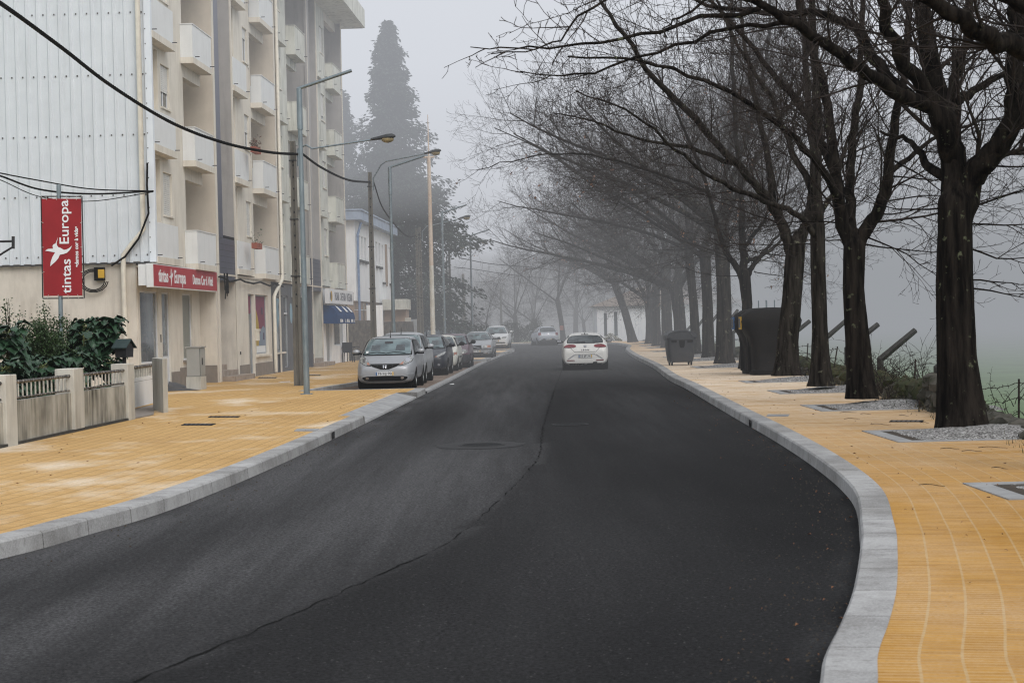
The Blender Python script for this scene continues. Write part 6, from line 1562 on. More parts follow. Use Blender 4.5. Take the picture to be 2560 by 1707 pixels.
# 8 silver hatchback driving away in the bend --------------------------------
c = dict(L=4.08, W=1.76, H=1.56, nose=(0,.82), cowl=(1.0,1.06), roof_f=(1.8,1.50), roof_r=(3.4,1.51), tail=(3.95,1.08), belt=(1.02,1.12), wr=.60, wheel=.32, fa=.85, ra=3.43, paint='paint_pearl', zb=.27, dlo_end=3.5)
yaw = R(9); Yr = 149.0; xr = D(1372, 864, Yr).x
p = V((xr, Yr, 0)) + V((-math.sin(yaw), math.cos(yaw), 0))*4.1
root, bv, P_ = car('distant pale silver hatchback driving away around the bend', c, p, R(90)+yaw, None, name='driving_car')
for s in (1,-1):
    P_('tail_light', [(.58*s,.84),(.82*s,.84),(.80*s,1.06),(.60*s,1.07)], 'rear', 'lens_red', .012)
    build('roof_rail', MB().tube([V((-2.0, s*.55, 1.5)), V((-2.2, s*.57, 1.58)), V((-3.3, s*.57, 1.57)), V((-3.5, s*.55, 1.49))], .02, 5), M('black_trim'), root, world=False)
P_('lower_valance', [(-.84,.30),(.84,.30),(.84,.36),(.50,.50),(.42,.58),(-.42,.58),(-.50,.50),(-.84,.36)], 'rear', 'grey_trim', .012)
P_('emblem', [(-.05,.93),(.05,.93),(.05,.99),(-.05,.99)], 'rear', 'chrome', .014)
plate(root, yline(0, -4.1, bv, .52, False)-.03, .525, -1, '88·RT·52')
# 9 white hatchback driving away ---------------------------------------------
c = dict(L=4.32, W=1.79, H=1.455, nose=(0,.78), cowl=(1.1,1.0), roof_f=(1.9,1.42), roof_r=(3.45,1.40), tail=(4.13,1.03), belt=(.97,1.10), wr=.57, wheel=.325, fa=.85, ra=3.43, paint='paint_warm_white', blkmirror=True, aerial=False, zb=.2, dlo_end=3.5,
         rw=[(-.66,1.05),(-.30,1.035),(.30,1.035),(.66,1.05),(.665,1.13),(.60,1.26),(.48,1.31),(.22,1.33),(-.22,1.33),(-.48,1.31),(-.60,1.26),(-.665,1.13)])
Yr = 70.6; xr = D(1464, 923, Yr).x; yaw = -math.atan(.030)
p = V((xr, Yr, 0)) + V((-math.sin(yaw), math.cos(yaw), 0))*4.32
root, bv, P_ = car('white hatchback driving away in the middle of the road, plate 35-JF-36', c, p, R(90)+yaw, None, name='driving_car')
for s in (1,-1):
    tl_ = [(.34,.925),(.37,.965),(.46,.985),(.60,.99),(.72,.97),(.79,.92),(.81,.875),(.60,.865),(.42,.875),(.36,.895)]
    q = [(a*s, b) for a, b in tl_]; h = P_('tail_light', q, 'rear', 'lens_red', .014); P_('light_edge', [(a*s*1.015, (b-.925)*1.12+.925) for a, b in tl_], 'rear', 'black_trim', .006, h)
    P_('reflector', [(.40*s,.365),(.70*s,.365),(.70*s,.395),(.42*s,.395)], 'rear', 'lens_red', .012)
    P_('crease_shade', [(.36*s,.60),(.44*s,.60),(.70*s,.42),(.64*s,.42)], 'rear', 'paint_silver', .006)  # darker strips paint the shade of body creases that are not modelled
P_('crease_shade', [(-.38,.600),(.38,.600),(.38,.614),(-.38,.614)], 'rear', 'grey_trim', .005)
for s in (1,-1): P_('boot_gap', [(.40*s,.70),(.415*s,.70),(.56*s,.85),(.55*s,.86)], 'rear', 'grey_trim', .005)
P_('boot_gap', [(-.41,.695),(.41,.695),(.41,.706),(-.41,.706)], 'rear', 'grey_trim', .005)
P_('brake_light', [(-.14,1.355),(.14,1.355),(.14,1.378),(-.14,1.378)], 'rear', 'lens_dark', .012)
P_('emblem_back', [(-.05,.885),(.05,.885),(.05,.955),(-.05,.955)], 'rear', 'slate_tile', .014); P_('emblem', [(-.036,.895),(.036,.895),(.036,.945),(-.036,.945)], 'rear', 'chrome', .019)
P_('rear_wiper', [(-.0,1.052),(.40,1.06),(.40,1.075),(.05,1.10),(-.02,1.10)], 'rear', 'lens_dark', .02)
P_('lower_valance', [(-.66,.16),(.66,.16),(.72,.27),(-.72,.27)], 'rear', 'black_trim', .012)
P_('exhaust_notch', [(-.46,.27),(-.28,.27),(-.30,.32),(-.44,.32)][::-1], 'rear', 'lens_dark', .016)
x = yline(0, -4.3, bv, .78, False); m_ = frame_m((x-.012, 0, .775), V((0,-1,0)), UP)
t_ = text_mesh('L E O N', .075, 'CENTER', 1.2, .003); build('lettering', on(m_, t_), M('grey_trim'), root, world=False)
h, n, i, d_ = bv.ray_cast(V((-3.4, 0, 4)), V((0,0,-1))); build('roof_aerial', MB().ico(h+V((0,0,.02)), .03, 1, (1.6,.6,1)), M('black_trim'), root, world=False)
plate(root, yline(0, -4.3, bv, .54, False)-.012, .54, -1, '35·JF·36')
# litter on the road edge
p = G(1129, 961, 0); solo('paper_scrap', MB().add([(p.x-.07,p.y-.1,.006),(p.x+.09,p.y-.06,.01),(p.x+.06,p.y+.12,.03),(p.x-.05,p.y+.08,.012)], [(0,1,2,3)]), M('white_paint'), 'small white paper scrap lying on the road by the left kerb', 'litter')
p = G(712, 955, H); solo('paper_scrap', MB().add([(p.x-.2,p.y-.2,H+.004),(p.x+.2,p.y-.15,H+.01),(p.x+.15,p.y+.2,H+.02),(p.x-.15,p.y+.2,H+.008)], [(0,1,2,3)]), M('white_paint'), 'pale scrap on the paving left of the concrete pole', 'litter')
# ================================================================== TREES
class TreeBuilder:
    def __init__(s, seed, leaves=False):
        s.r = random.Random(seed); s.trunk = MB(); s.limb = MB(); s.twig = MB(); s.leaf = MB(); s.leaves = leaves; s.count = 0
    def curve(s, p, d, L, n, wob, up=0.0, drag=None):
        pts = [V(p)]; d = V(d).normalized(); dirs = [d.copy()]
        for i in range(n):
            d = d + V((s.r.gauss(0, wob), s.r.gauss(0, wob), s.r.gauss(0, wob*.8) + up))
            if drag is not None: d += drag
            d.normalize(); pts.append(pts[-1] + d*(L/n)); dirs.append(d.copy())
        return pts, dirs
    def child_dir(s, d, ang, roll=None):
        ax = d.orthogonal().normalized(); ax.rotate(Matrix.Rotation(s.r.uniform(0, 6.283) if roll is None else roll, 3, d)); q = d.copy(); q.rotate(Matrix.Rotation(ang, 3, ax)); return q
    def twigs(s, pts, dirs, r0, L, lvl, dens, mx):
        """children along a branch"""
        n = len(pts)-1; tot = sum((pts[i+1]-pts[i]).length for i in range(n)); k = max(2, int(tot*dens))
        for q in range(k):
            t_ = (q + s.r.uniform(.1,.9))/k; t_ = .18 + .82*t_ if lvl < 2 else .08+.92*t_
            x = t_*n; i = min(n-1, int(x)); p = pts[i].lerp(pts[i+1], x-i); d = dirs[min(n, i+1)]
            ang = s.r.uniform(R(28), R(62)); cd = s.child_dir(d, ang)
            cd = (cd + V((0,0, s.up))).normalized()
            s.branch(p, cd, L*(1-.5*t_)*s.r.uniform(.6,1.25), r0*(1-.6*t_)*.55, lvl+1, mx)
    def branch(s, p, d, L, r, lvl, mx):
        s.count += 1
        r = max(r, .0046 if lvl >= 3 else .0075); n = {1:7, 2:6, 3:5}.get(lvl, 4)
        wob = .11 if lvl < 3 else .19; curl = [0, .02, .035, .05, .08][min(4, lvl)]
        pts, dirs = s.curve(p, d, L, n, wob, curl*s.curl)
        rad = [max(r*(1-.85*(i/n)), .0034) for i in range(n+1)]
        (s.limb if lvl <= 1 else s.twig).tube(pts, rad, {1:6, 2:4}.get(lvl, 3), cap=False)
        if s.leaves and lvl >= 3 and s.r.random() < s.leaves:
            for _ in range(3): s.add_leaf(pts[s.r.randint(1, n)])
        if lvl < mx: s.twigs(pts, dirs, r, L*.60, lvl, s.dens[min(lvl, len(s.dens)-1)], mx)
        return pts, dirs
    def add_leaf(s, p):
        a = [V((s.r.uniform(-1,1), s.r.uniform(-1,1), s.r.uniform(-1,1)))*.06 for _ in range(3)]; p = p - V((0,0,.05)); s.leaf.add([p, p+a[0], p+a[0]+a[1], p+a[1]], [(0,1,2,3)])
    def limb_path(s, pts, r0, r1, mx=4, dens=1.5, sub=3.0):
        """a limb given by points; smooth, tube, then grow side branches"""
        P_ = [pts[0]*2-pts[1]] + pts + [pts[-1]*2-pts[-2]]; c = []
        for i in range(1, len(P_)-2):
            for k in range(4):
                t = k/4; a,b,c_,d = P_[i-1],P_[i],P_[i+1],P_[i+2]; c.append(.5*((2*b)+(c_-a)*t+(2*a-5*b+4*c_-d)*t*t+(3*b-a-3*c_+d)*t**3))
        c.append(P_[-2]); n = len(c)-1
        c = [c[0]] + [q + V((s.r.gauss(0,.02), s.r.gauss(0,.02), s.r.gauss(0,.02))) for q in c[1:]]
        s.limb.tube(c, [r0+(r1-r0)*(i/n)**.8 for i in range(n+1)], 9, cap=True)
        dirs = [(c[min(i+1,n)]-c[max(i-1,0)]).normalized() for i in range(n+1)]
        s.twigs(c, dirs, (r0+r1)*.26, sub, 1, dens*1.7, mx)
    up = .10; curl = 1.0; dens = [1.2, 3.4, 4.6, 5, 4]
def bark_trunk(mb, pts, rads, n=16, seed=0, flare=.35, knots=True):
    """trunk with root flare and lumpy bark outline"""
    pts = list(pts) + [pts[-1] + (pts[-1]-pts[-2]).normalized()*rads[-1]*1.5]; rads = list(rads) + [rads[-1]*.25]
    N = 34; c = []; rr_ = []
    for i in range(N+1):
        t_ = i/N*(len(pts)-1); k = min(len(pts)-2, int(t_)); c.append(pts[k].lerp(pts[k+1], t_-k)); rr_.append(rads[k]+(rads[k+1]-rads[k])*(t_-k))
    base = len(mb.v)
    for i in range(N+1):
        h = (c[i]-c[0]).length; fl = 1 + flare*math.exp(-h*3.2)
        for j in range(n):
            a = 2*math.pi*j/n; w = 1 + .07*noise.noise(V((math.cos(a)*1.5+seed, math.sin(a)*1.5, h*1.1))) + .12*math.exp(-h*3)*noise.noise(V((math.cos(a)*2.5, math.sin(a)*2.5, seed*3.3)))*2 + .03*noise.noise(V((math.cos(a)*5, math.sin(a)*5, h*4+seed)))
            mb.v.append(c[i] + V((math.cos(a), math.sin(a), 0))*rr_[i]*fl*w)
    for i in range(N):
        for j in range(n): a = base+i*n+j; b = base+i*n+(j+1)%n; mb.f.append((a,b,b+n,a+n))
    mb.f.append(tuple(base+N*n+j for j in range(n)))
def tree_finish(o, tb, bark, twig):
    build('trunk', tb.trunk, M(bark), o, smooth=60); build('limbs', tb.limb, M(bark), o, smooth=True) if tb.limb.v else None
    cr = build('crown', tb.twig, M(twig), o)
    if tb.leaf.v: build('dead_leaves', tb.leaf, M('leaf_pale' if tb.leaves else 'dry_leaf'), cr)
TG = 'bare street trees along the right pavement'
def d_(x, y, Y): return D(x, y, Y)
def base_at(px, py, Y, z): p = D(px, py, Y); p.z = z; return p
# --- T1: nearest big tree, limbs laid out as surveyed
def T1():
    tb = TreeBuilder(101); b = base_at(2408, 1072, 26.4, .13); o = thing('street_tree', 'nearest big bare tree with thick dark trunk in its own stone framed bed', 'tree', b, 0, TG)
    f = d_(2389, 500, 26.4); m1 = d_(2392, 900, 26.4); m2 = d_(2388, 700, 26.4)
    bark_trunk(tb.trunk, [b, m1, m2, f], [.355, .285, .262, .245], 20, 3, .22)
    F0 = d_(2392, 560, 26.4)
    tb.limb_path([F0, d_(2385,440,26.5), d_(2372,330,26.6), d_(2345,235,26.8), d_(2320,120,27), d_(2310,0,27.2), d_(2300,-160,27.5)], .225, .10, 4, 1.9)
    tb.limb_path([d_(2380,400,26.5), d_(2352,300,26.3), d_(2318,232,26.2), d_(2262,160,26), d_(2215,70,25.8), d_(2195,-40,25.6), d_(2150,-200,25.4)], .155, .06, 4, 1.4)
    tb.limb_path([d_(2322,265,26.3), d_(2230,225,25.6), d_(2150,172,24.9), d_(2060,112,24.2), d_(1960,45,23.6), d_(1850,-10,23), d_(1700,-40,22.5), d_(1500,-20,22)], .12, .022, 4, 1.5)
    tb.limb_path([d_(2270,240,26), d_(2190,160,26.5), d_(2140,75,27), d_(2060,38,27.5), d_(1940,36,28), d_(1800,18,28.5), d_(1640,-30,29)], .105, .022, 4, 1.6)
    tb.limb_path([F0, d_(2425,455,26.4), d_(2470,400,26.2), d_(2515,335,26), d_(2537,250,25.8), d_(2540,120,25.6), d_(2545,0,25.5), d_(2550,-200,25.3)], .215, .10, 4, 1.9)
    tb.limb_path([d_(2520,330,26), d_(2565,262,26.4), d_(2640,150,26.8), d_(2720,20,27)], .12, .04, 4, 1.4)
    tb.limb_path([d_(2388,262,27), d_(2430,230,27.4), d_(2500,190,27.8), d_(2580,160,28.2), d_(2700,100,28.6)], .08, .02, 4, 1.8)
    tb.limb_path([d_(2376,300,27), d_(2385,200,27.4), d_(2415,110,27.8), d_(2430,0,28.2), d_(2450,-150,28.6)], .10, .04, 4, 1.5)
    tb.limb_path([d_(2360,440,26.6), d_(2318,408,26.9), d_(2290,370,27.2), d_(2262,345,27.6), d_(2200,330,28)], .085, .02, 4, 1.8, 1.8)
    # drooping fine branches on both sides
    for (x, y, dx, dy, L) in ((2425,560,.9,-.05,2.0),(2435,515,1,.1,2.6),(2422,620,.8,-.15,1.8),(2422,720,.9,-.1,1.3),(2424,700,.9,.1,1.1),(2362,520,-.8,.0,1.6),(2480,415,1,-.1,2.4),(2535,300,1,-.2,2.4)):
        tb.curl = .6; tb.branch(d_(x,y,26.5), V((dx, .3, dy)), L, .016, 1, 4)
    tb.curl = 1.0
    for (pts) in ([(2000,60,24),(1820,70,23.6),(1640,130,23.4),(1440,190,23.2),(1300,175,23)], [(1900,20,23.5),(1700,60,23.2),(1500,110,23),(1330,118,22.9),(1185,121,22.8)]):
        tb.limb_path([d_(*q) for q in pts], .035, .006, 4, 1.1, 1.1)
    tree_finish(o, tb, 'bark', 'twig')
T1()
# --- T0: trunk just outside the frame; its dark limbs hang in at the top right
def T0():
    tb = TreeBuilder(77); b = base_at(2740, 1260, 19.5, .13); o = thing('street_tree', 'nearest dark limbs reaching in at the top right corner', 'tree', b, 0, TG)
    f = d_(2700, 330, 19.5); bark_trunk(tb.trunk, [b, b.lerp(f,.4), f], [.34,.28,.25], 16, 8)
    tb.limb_path([f, d_(2640,200,19.2), d_(2560,128,18.8), d_(2490,105,18.5), d_(2420,60,18.2), d_(2335,0,18), d_(2200,-90,17.6), d_(1990,-140,17.2)], .15, .05, 4, 1.6, 1.7)
    tb.limb_path([f, d_(2680,120,19.5), d_(2600,40,19.5), d_(2500,-15,19.3), d_(2400,-60,19)], .14, .06, 4, 1.6, 1.6)
    tb.limb_path([f, d_(2720,0,19.6), d_(2730,-300,19.8)], .18, .1, 3, 1.2)
    tb.limb_path([d_(2250,-70,17.8), d_(2050,-60,17.5), d_(1850,-20,17.2), d_(1700,30,17), d_(1655,95,16.9)], .03, .006, 4, 1.3, .9)
    tb.limb_path([d_(2100,-120,17.4), d_(1900,-80,17), d_(1600,-40,16.8), d_(1450,40,16.6), d_(1380,110,16.5), d_(1225,137,16.4)], .022, .005, 4, 1.2, .7)
    tree_finish(o, tb, 'bark', 'twig')
T0()
# --- T2: black forked trunk
def T2():
    tb = TreeBuilder(55); b = base_at(2155, 993, 34.3, .30); o = thing('street_tree', 'black trunked bare tree forking above a heaped gravel bed, second in the row', 'tree', b, 0, TG); Y = 34.3
    f = d_(2136, 610, Y); bark_trunk(tb.trunk, [b, d_(2144,850,Y), d_(2134,720,Y), f], [.26,.225,.20,.20], 18, 5, .30)
    F0 = d_(2136, 650, Y)
    tb.limb_path([F0, d_(2112,560,Y), d_(2092,470,Y), d_(2080,340,Y+.3), d_(2055,200,Y+.6), d_(2010,60,Y+1), d_(1980,-100,Y+1.4)], .16, .05, 4, 1.4)
    tb.limb_path([F0, d_(2160,580,Y), d_(2200,520,Y-.2), d_(2222,420,Y-.5), d_(2240,300,Y-.8), d_(2262,150,Y-1), d_(2270,0,Y-1.2)], .16, .05, 4, 1.4)
    tb.limb_path([d_(2130,600,Y), d_(2125,480,Y+.4), d_(2130,350,Y+.8), d_(2150,200,Y+1.2), d_(2160,0,Y+1.6)], .12, .05, 4, 1.4)
    tb.limb_path([d_(2105,520,Y), d_(2060,430,Y-.6), d_(1990,350,Y-1.2), d_(1890,270,Y-1.8), d_(1760,200,Y-2.4), d_(1600,150,Y-3), d_(1420,140,Y-3.5)], .09, .015, 4, 1.6)
    tb.limb_path([d_(2090,440,Y), d_(2020,300,Y+1), d_(1930,180,Y+1.8), d_(1840,70,Y+2.4), d_(1730,-40,Y+3)], .09, .03, 4, 1.6)
    tb.limb_path([d_(2215,440,Y), d_(2290,380,Y+.5), d_(2370,330,Y+1), d_(2480,300,Y+1.5), d_(2600,290,Y+2)], .06, .012, 4, 1.9)
    for (x, y, dx, dz, L) in ((2190,535,.9,-.0,2.4),(2158,610,.8,-.2,2.6),(2205,505,1,.05,3.0),(2108,560,-.9,-.0,2.2),(2222,440,1,-.1,3.2),(2160,590,1,-.3,2.4),(2232,400,1,-.3,2.6)): tb.curl = .5; tb.branch(d_(x,y,Y), V((dx,.4,dz)), L, .018, 1, 4)
    tb.curl = 1; tree_finish(o, tb, 'bark', 'twig')
T2()
def T3():
    tb = TreeBuilder(56); b = base_at(2053, 963, 41.4, .28); Y = 41.4; o = thing('street_tree', 'slim straight grey trunked bare tree left of the black trunk', 'tree', b, 0, TG)
    f = d_(2043, 560, Y); bark_trunk(tb.trunk, [b, d_(2050,830,Y), d_(2046,700,Y), f], [.225,.175,.165,.17], 16, 7, .34)
    tb.limb_path([f, d_(2040,420,Y), d_(2045,280,Y), d_(2035,120,Y), d_(2030,-60,Y)], .15, .07, 4, 1.5)
    tb.limb_path([d_(2043,600,Y), d_(2000,540,Y-.5), d_(1930,510,Y-1), d_(1850,478,Y-1.6), d_(1760,430,Y-2.2), d_(1660,350,Y-2.8), d_(1560,270,Y-3.4), d_(1440,230,Y-4)], .085, .014, 4, 1.7)
    tb.limb_path([d_(2042,500,Y), d_(1985,380,Y+.5), d_(1930,250,Y+1), d_(1850,120,Y+1.5), d_(1780,-20,Y+2)], .09, .03, 4, 1.6)
    tb.limb_path([d_(2043,540,Y), d_(2085,480,Y+.5), d_(2110,380,Y+1), d_(2160,250,Y+1.5)], .07, .02, 4, 1.6)
    for (x, y, dx, dz, L) in ((2050,600,.9,.0,2.4),(2040,610,-.9,.1,2.4),(2046,570,.8,.2,2.8)): tb.branch(d_(x,y,Y), V((dx,.5,dz)), L, .018, 1, 4)
    tree_finish(o, tb, 'bark_grey', 'twig')
T3()
def T4():
    tb = TreeBuilder(58); Y = 50; b = base_at(1967, 938, Y, .26); o = thing('street_tree', 'bare tree with stout leaning trunk right of the recycling container', 'tree', b, 0, TG)
    f = d_(1990, 615, Y); bark_trunk(tb.trunk, [b, d_(1970,850,Y), d_(1980,740,Y), f], [.34,.29,.27,.27], 16, 9, .22)
    F0 = d_(1988, 650, Y)
    tb.limb_path([F0, d_(1968,590,Y), d_(1945,540,Y), d_(1915,490,Y-.3), d_(1850,420,Y-1), d_(1740,300,Y-2), d_(1640,200,Y-3), d_(1560,90,Y-4), d_(1500,0,Y-4.5)], .19, .04, 4, 1.5)
    tb.limb_path([F0, d_(2010,580,Y), d_(2030,500,Y), d_(2035,400,Y+.3), d_(2020,250,Y+.7), d_(2010,80,Y+1), d_(2000,-80,Y+1.2)], .18, .06, 4, 1.4)
    tb.limb_path([d_(1930,515,Y), d_(1925,420,Y+.5), d_(1900,300,Y+1), d_(1870,160,Y+1.5), d_(1850,0,Y+2)], .12, .04, 4, 1.5)
    tb.limb_path([d_(1840,410,Y-1), d_(1720,370,Y-1.5), d_(1600,350,Y-2.2), d_(1480,300,Y-3), d_(1380,285,Y-3.6)], .07, .012, 4, 1.7)
    for (x, y, dx, dz, L) in ((2010,600,.9,.0,3),(1975,640,-.9,.0,2.4),(2020,560,.8,.2,3.2)): tb.branch(d_(x,y,Y), V((dx,.5,dz)), L, .018, 1, 4)
    tree_finish(o, tb, 'bark_grey', 'twig')
T4()
def T5():
    tb = TreeBuilder(60, .03); Y = 61; b = base_at(1866, 918, Y, .18); o = thing('street_tree', 'bare tree just left of the recycling container with candelabra branches', 'tree', b, 0, TG)
    f = d_(1860, 680, Y); bark_trunk(tb.trunk, [b, d_(1864,850,Y), d_(1868,760,Y), f], [.22,.19,.175,.20], 16, 11, .3)
    tb.limb_path([f, d_(1857,620,Y), d_(1855,560,Y), d_(1850,440,Y), d_(1838,300,Y), d_(1830,120,Y), d_(1825,-60,Y)], .15, .05, 4, 1.6)
    tb.limb_path([d_(1862,705,Y), d_(1840,665,Y), d_(1820,640,Y-.3), d_(1800,590,Y-.6), d_(1785,530,Y-1), d_(1755,430,Y-1.5), d_(1700,300,Y-2), d_(1640,180,Y-2.5)], .13, .03, 4, 1.6)
    tb.limb_path([d_(1868,690,Y), d_(1885,660,Y), d_(1925,625,Y+.3), d_(1965,590,Y+.6), d_(2020,560,Y+1)], .11, .02, 4, 1.6)
    tb.limb_path([d_(1866,655,Y), d_(1900,640,Y), d_(1935,600,Y+.5), d_(1975,560,Y+1), d_(2010,500,Y+1.5)], .08, .02, 4, 1.7)
    tb.limb_path([d_(1857,620,Y), d_(1885,585,Y-.4), d_(1905,560,Y-.8), d_(1930,500,Y-1.2), d_(1960,400,Y-1.6)], .09, .02, 4, 1.6)
    tb.limb_path([d_(1770,480,Y-1), d_(1660,440,Y-1.8), d_(1540,400,Y-2.5), d_(1430,385,Y-3.2), d_(1310,395,Y-4), d_(1190,425,Y-4.6)], .06, .010, 4, 1.7)
    for (x, y, dx, dz, L) in ((1885,680,.9,-.1,3),(1880,660,.9,.1,3.4),(1850,690,-.9,-.1,2.4),(1900,650,.9,-.3,3.2)): tb.curl = .5; tb.branch(d_(x,y,Y), V((dx,.3,dz)), L, .018, 1, 4)
    tb.curl = 1; tree_finish(o, tb, 'bark', 'twig')
T5()
# --- generic trees: five patterns, copied
def make_tree(name_i, seed, label, loc, hfork=4.0, r=.28, lean=(0,0), leaves=0, nl=8, spread=1.0, mx=4, bark='bark_grey', twig='twig', group=TG, L0=10.0, cat='tree', dens=None, name='street_tree', lr=.42):
    tb = TreeBuilder(seed, leaves); rr_ = tb.r
    if dens: tb.dens = dens
    o = thing(name, label, cat, (0,0,0), 0, group)
    top = V((lean[0], lean[1], hfork)); mid = V((lean[0]*.45+.04, lean[1]*.45, hfork*.5)); bark_trunk(tb.trunk, [V((0,0,-.05)), mid, top], [r, r*.82, r*.86], 14, seed*.37, .28)
    for k in range(nl):
        a = 2*math.pi*(k+rr_.uniform(-.2,.2))/nl + .5; tilt = rr_.uniform(.32,.75)*spread if k else .1; d = V((math.cos(a)*math.sin(tilt), math.sin(a)*math.sin(tilt), math.cos(tilt)))
        if d.x < -.1: d = (d + V((-.42,0,-.16))*spread).normalized()
        L = L0*rr_.uniform(.85,1.1); n = 10; pts = [top - V((0,0,rr_.uniform(.0,.5)))]; dd = d.copy()
        for i in range(n):
            t_ = i/n; dd = (dd + V((math.cos(a)*.05*spread*(1-t_), math.sin(a)*.05*spread*(1-t_), .05*(t_) - .02)) + V((rr_.gauss(0,.05),rr_.gauss(0,.05),rr_.gauss(0,.04)))).normalized(); pts.append(pts[-1]+dd*L/n)
        dirs = [(pts[min(i+1,n)]-pts[max(i-1,0)]).normalized() for i in range(n+1)]; r0 = r*lr*rr_.uniform(.75,1)
        tb.limb.tube(pts, [r0*(1-.82*(i/n)) for i in range(n+1)], 8, cap=False)
        tb.twigs(pts, dirs, r0*.5, L*.42, 1, 1.9, mx)
    for k in range(7):   # low spreading branches
        a = rr_.uniform(0, 6.28); p = V((lean[0]*.9, lean[1]*.9, hfork*rr_.uniform(.78,1.05))); tb.curl = .6; tb.branch(p, V((math.cos(a), math.sin(a), rr_.uniform(-.1,.35))), rr_.uniform(2.2,4.2)*spread, .022, 1, mx)
    tb.curl = 1
    tree_finish(o, tb, bark, twig); o.location = loc; return o
patt = [make_tree(0, 201, 'bare tree with tall stout straight trunk left of the candelabra tree', base_at(1811,909,69.5,.2), 5.2, .33, (0,0)),
        make_tree(1, 202, 'straight bare tree standing left of the stout trunk', base_at(1771,897,77.5,.2), 4.6, .27, (-.05,0)),
        make_tree(2, 203, 'slender bare tree right behind the wheeled bin', base_at(1741,892,84,.2), 5.0, .24, (-.25,.1), nl=5),
        make_tree(3, 204, 'bare tree with forked base and reddish leftover leaves behind the bin', base_at(1703,873,99,.2), 3.4, .40, (-.2,0), .02, 8, 1.1)]
def again(src, loc, rz, label, sc=1.0, group=TG):
    c = copy_tree(src); c.location = loc; c.rotation_euler = (0,0,rz); c.scale = (sc,sc,sc); c['label'] = label; c['group'] = group; return c
again(patt[0], base_at(1669,866,112,.2), 2.1, 'thick bare trunk just left of the wheeled bin', 1.1)
again(patt[1], base_at(1643,862,121,.2), 3.6, 'bare tree with slightly bowed trunk before the white house corner', 1.1)
again(patt[3], base_at(1627,858,133,.2), 1.2, 'straight bare trunk before the right part of the white house', .95)
lean_t = make_tree(4, 205, 'leaning bare tree in front of the white house', base_at(1583,855,146,.2), 4.6, .36, (-1.35,0), 0, 6, 1.0)
# far side of the bend
FG = 'bare trees in the fog beyond the bend'
SP = dict(mx=4, bark='bark_grey', twig='twig_grey', group=FG, name='bare_tree', lr=.30)
far1 = make_tree(5, 301, 'fog pale bare tree with low fork above the hedge', base_at(1291,853,186,0), 2.6, .27, (-.1,0), nl=5, spread=.95, L0=7.2, **SP)
far2 = make_tree(6, 302, 'fog pale bare tree behind the distant silver hatchback', base_at(1351,853,190,0), 2.2, .25, (-.6,0), nl=5, spread=.9, L0=7.5, **SP)
far3 = make_tree(7, 303, 'tall bare tree with a faded red mark on its trunk beside the distant car', base_at(1409,853,180,0), 4.0, .28, (-.5,0), nl=6, spread=.85, L0=8.5, **SP)
build('red_mark', MB().box(-.34,.0,-.36,-.30,1.1,1.55), M('terracotta'), far3, world=False)
far4 = make_tree(8, 304, 'small bare tree with thin curved trunk behind the white sport utility car', base_at(1236,845,176,0), 1.9, .16, (-.75,0), nl=4, spread=.95, L0=5.6, **SP)
again(far4, base_at(1148,845,178,0), 2.4, 'faint small bare tree at the left end of the hedge', .8, FG)
again(far2, base_at(1462,850,205,0), 1.3, 'fog pale bare tree left of the white house corner', .9, FG)
again(far1, base_at(1440,850,205,0), 4.0, 'faint bare tree behind the white driving car', 1.2, FG)
again(far3, base_at(1330,850,225,0), 2.2, 'very faint bare tree deep in the fog', 1.2, FG)
again(far2, base_at(1490,850,215,0), 3.1, 'very faint bare tree rising above the white house roof', 1.35, FG)
again(far3, base_at(1580,850,230,0), .6, 'very faint bare tree behind the white house', 1.2, FG)
again(far1, base_at(1225,850,235,0), 5.2, 'faintest bare tree left of the others beyond the bend', 1.0, FG)
again(far3, V((38,120,-.1)), 1.9, 'faint bare tree across the foggy field at the right edge', 1.3, None)
# hedge beyond the bend
def leafmass(n, fn, s0, seed):
    r_ = random.Random(seed); mb = MB()
    for _ in range(n):
        c = fn(r_); a = [V((r_.uniform(-1,1), r_.uniform(-1,1), r_.uniform(-1,1))).normalized()*s0*r_.uniform(.6,1.4) for _ in range(2)]; mb.add([c, c+a[0], c+a[0]+a[1], c+a[1]], [(0,1,2,3)])
    return mb
hA, hB = base_at(1262,850,172,0), base_at(1350,850,176,0)
def hf(r_):
    t_ = r_.random(); p = hA.lerp(hB, t_); a = r_.uniform(0,6.28); q = r_.random()**.5; hgt = 1.75 + .35*math.sin(t_*9) + .2*math.sin(t_*23)
    return p + V((math.cos(a)*.3, math.sin(a)*q*1.0, abs(math.sin(a))*0 + r_.random()**.7*hgt))
hd = thing('hedge', 'low dark scrubby hedge beyond the bend', 'hedge', hA.lerp(hB,.5)); build('foliage', leafmass(5200, hf, .07, 3), M('hedge_leaf'), hd)
def hf2(r_): p = base_at(1500,850,166,0).lerp(base_at(1555,850,166,0), r_.random()); return p + V((0, r_.uniform(-.5,.5), r_.random()*.75*(.6+.4*math.sin(p.x*3))))
hd = thing('scrub', 'dry scrub growing along the foot of the white house', 'shrub', base_at(1528,850,166,0)); build('foliage', leafmass(900, hf2, .07, 4), M('dry_grass'), hd)
def bk(r_): return V((r_.uniform(-20,60), 260+r_.uniform(-6,6), r_.random()**1.6*7*(.7+.3*math.sin(r_.random()*3))))
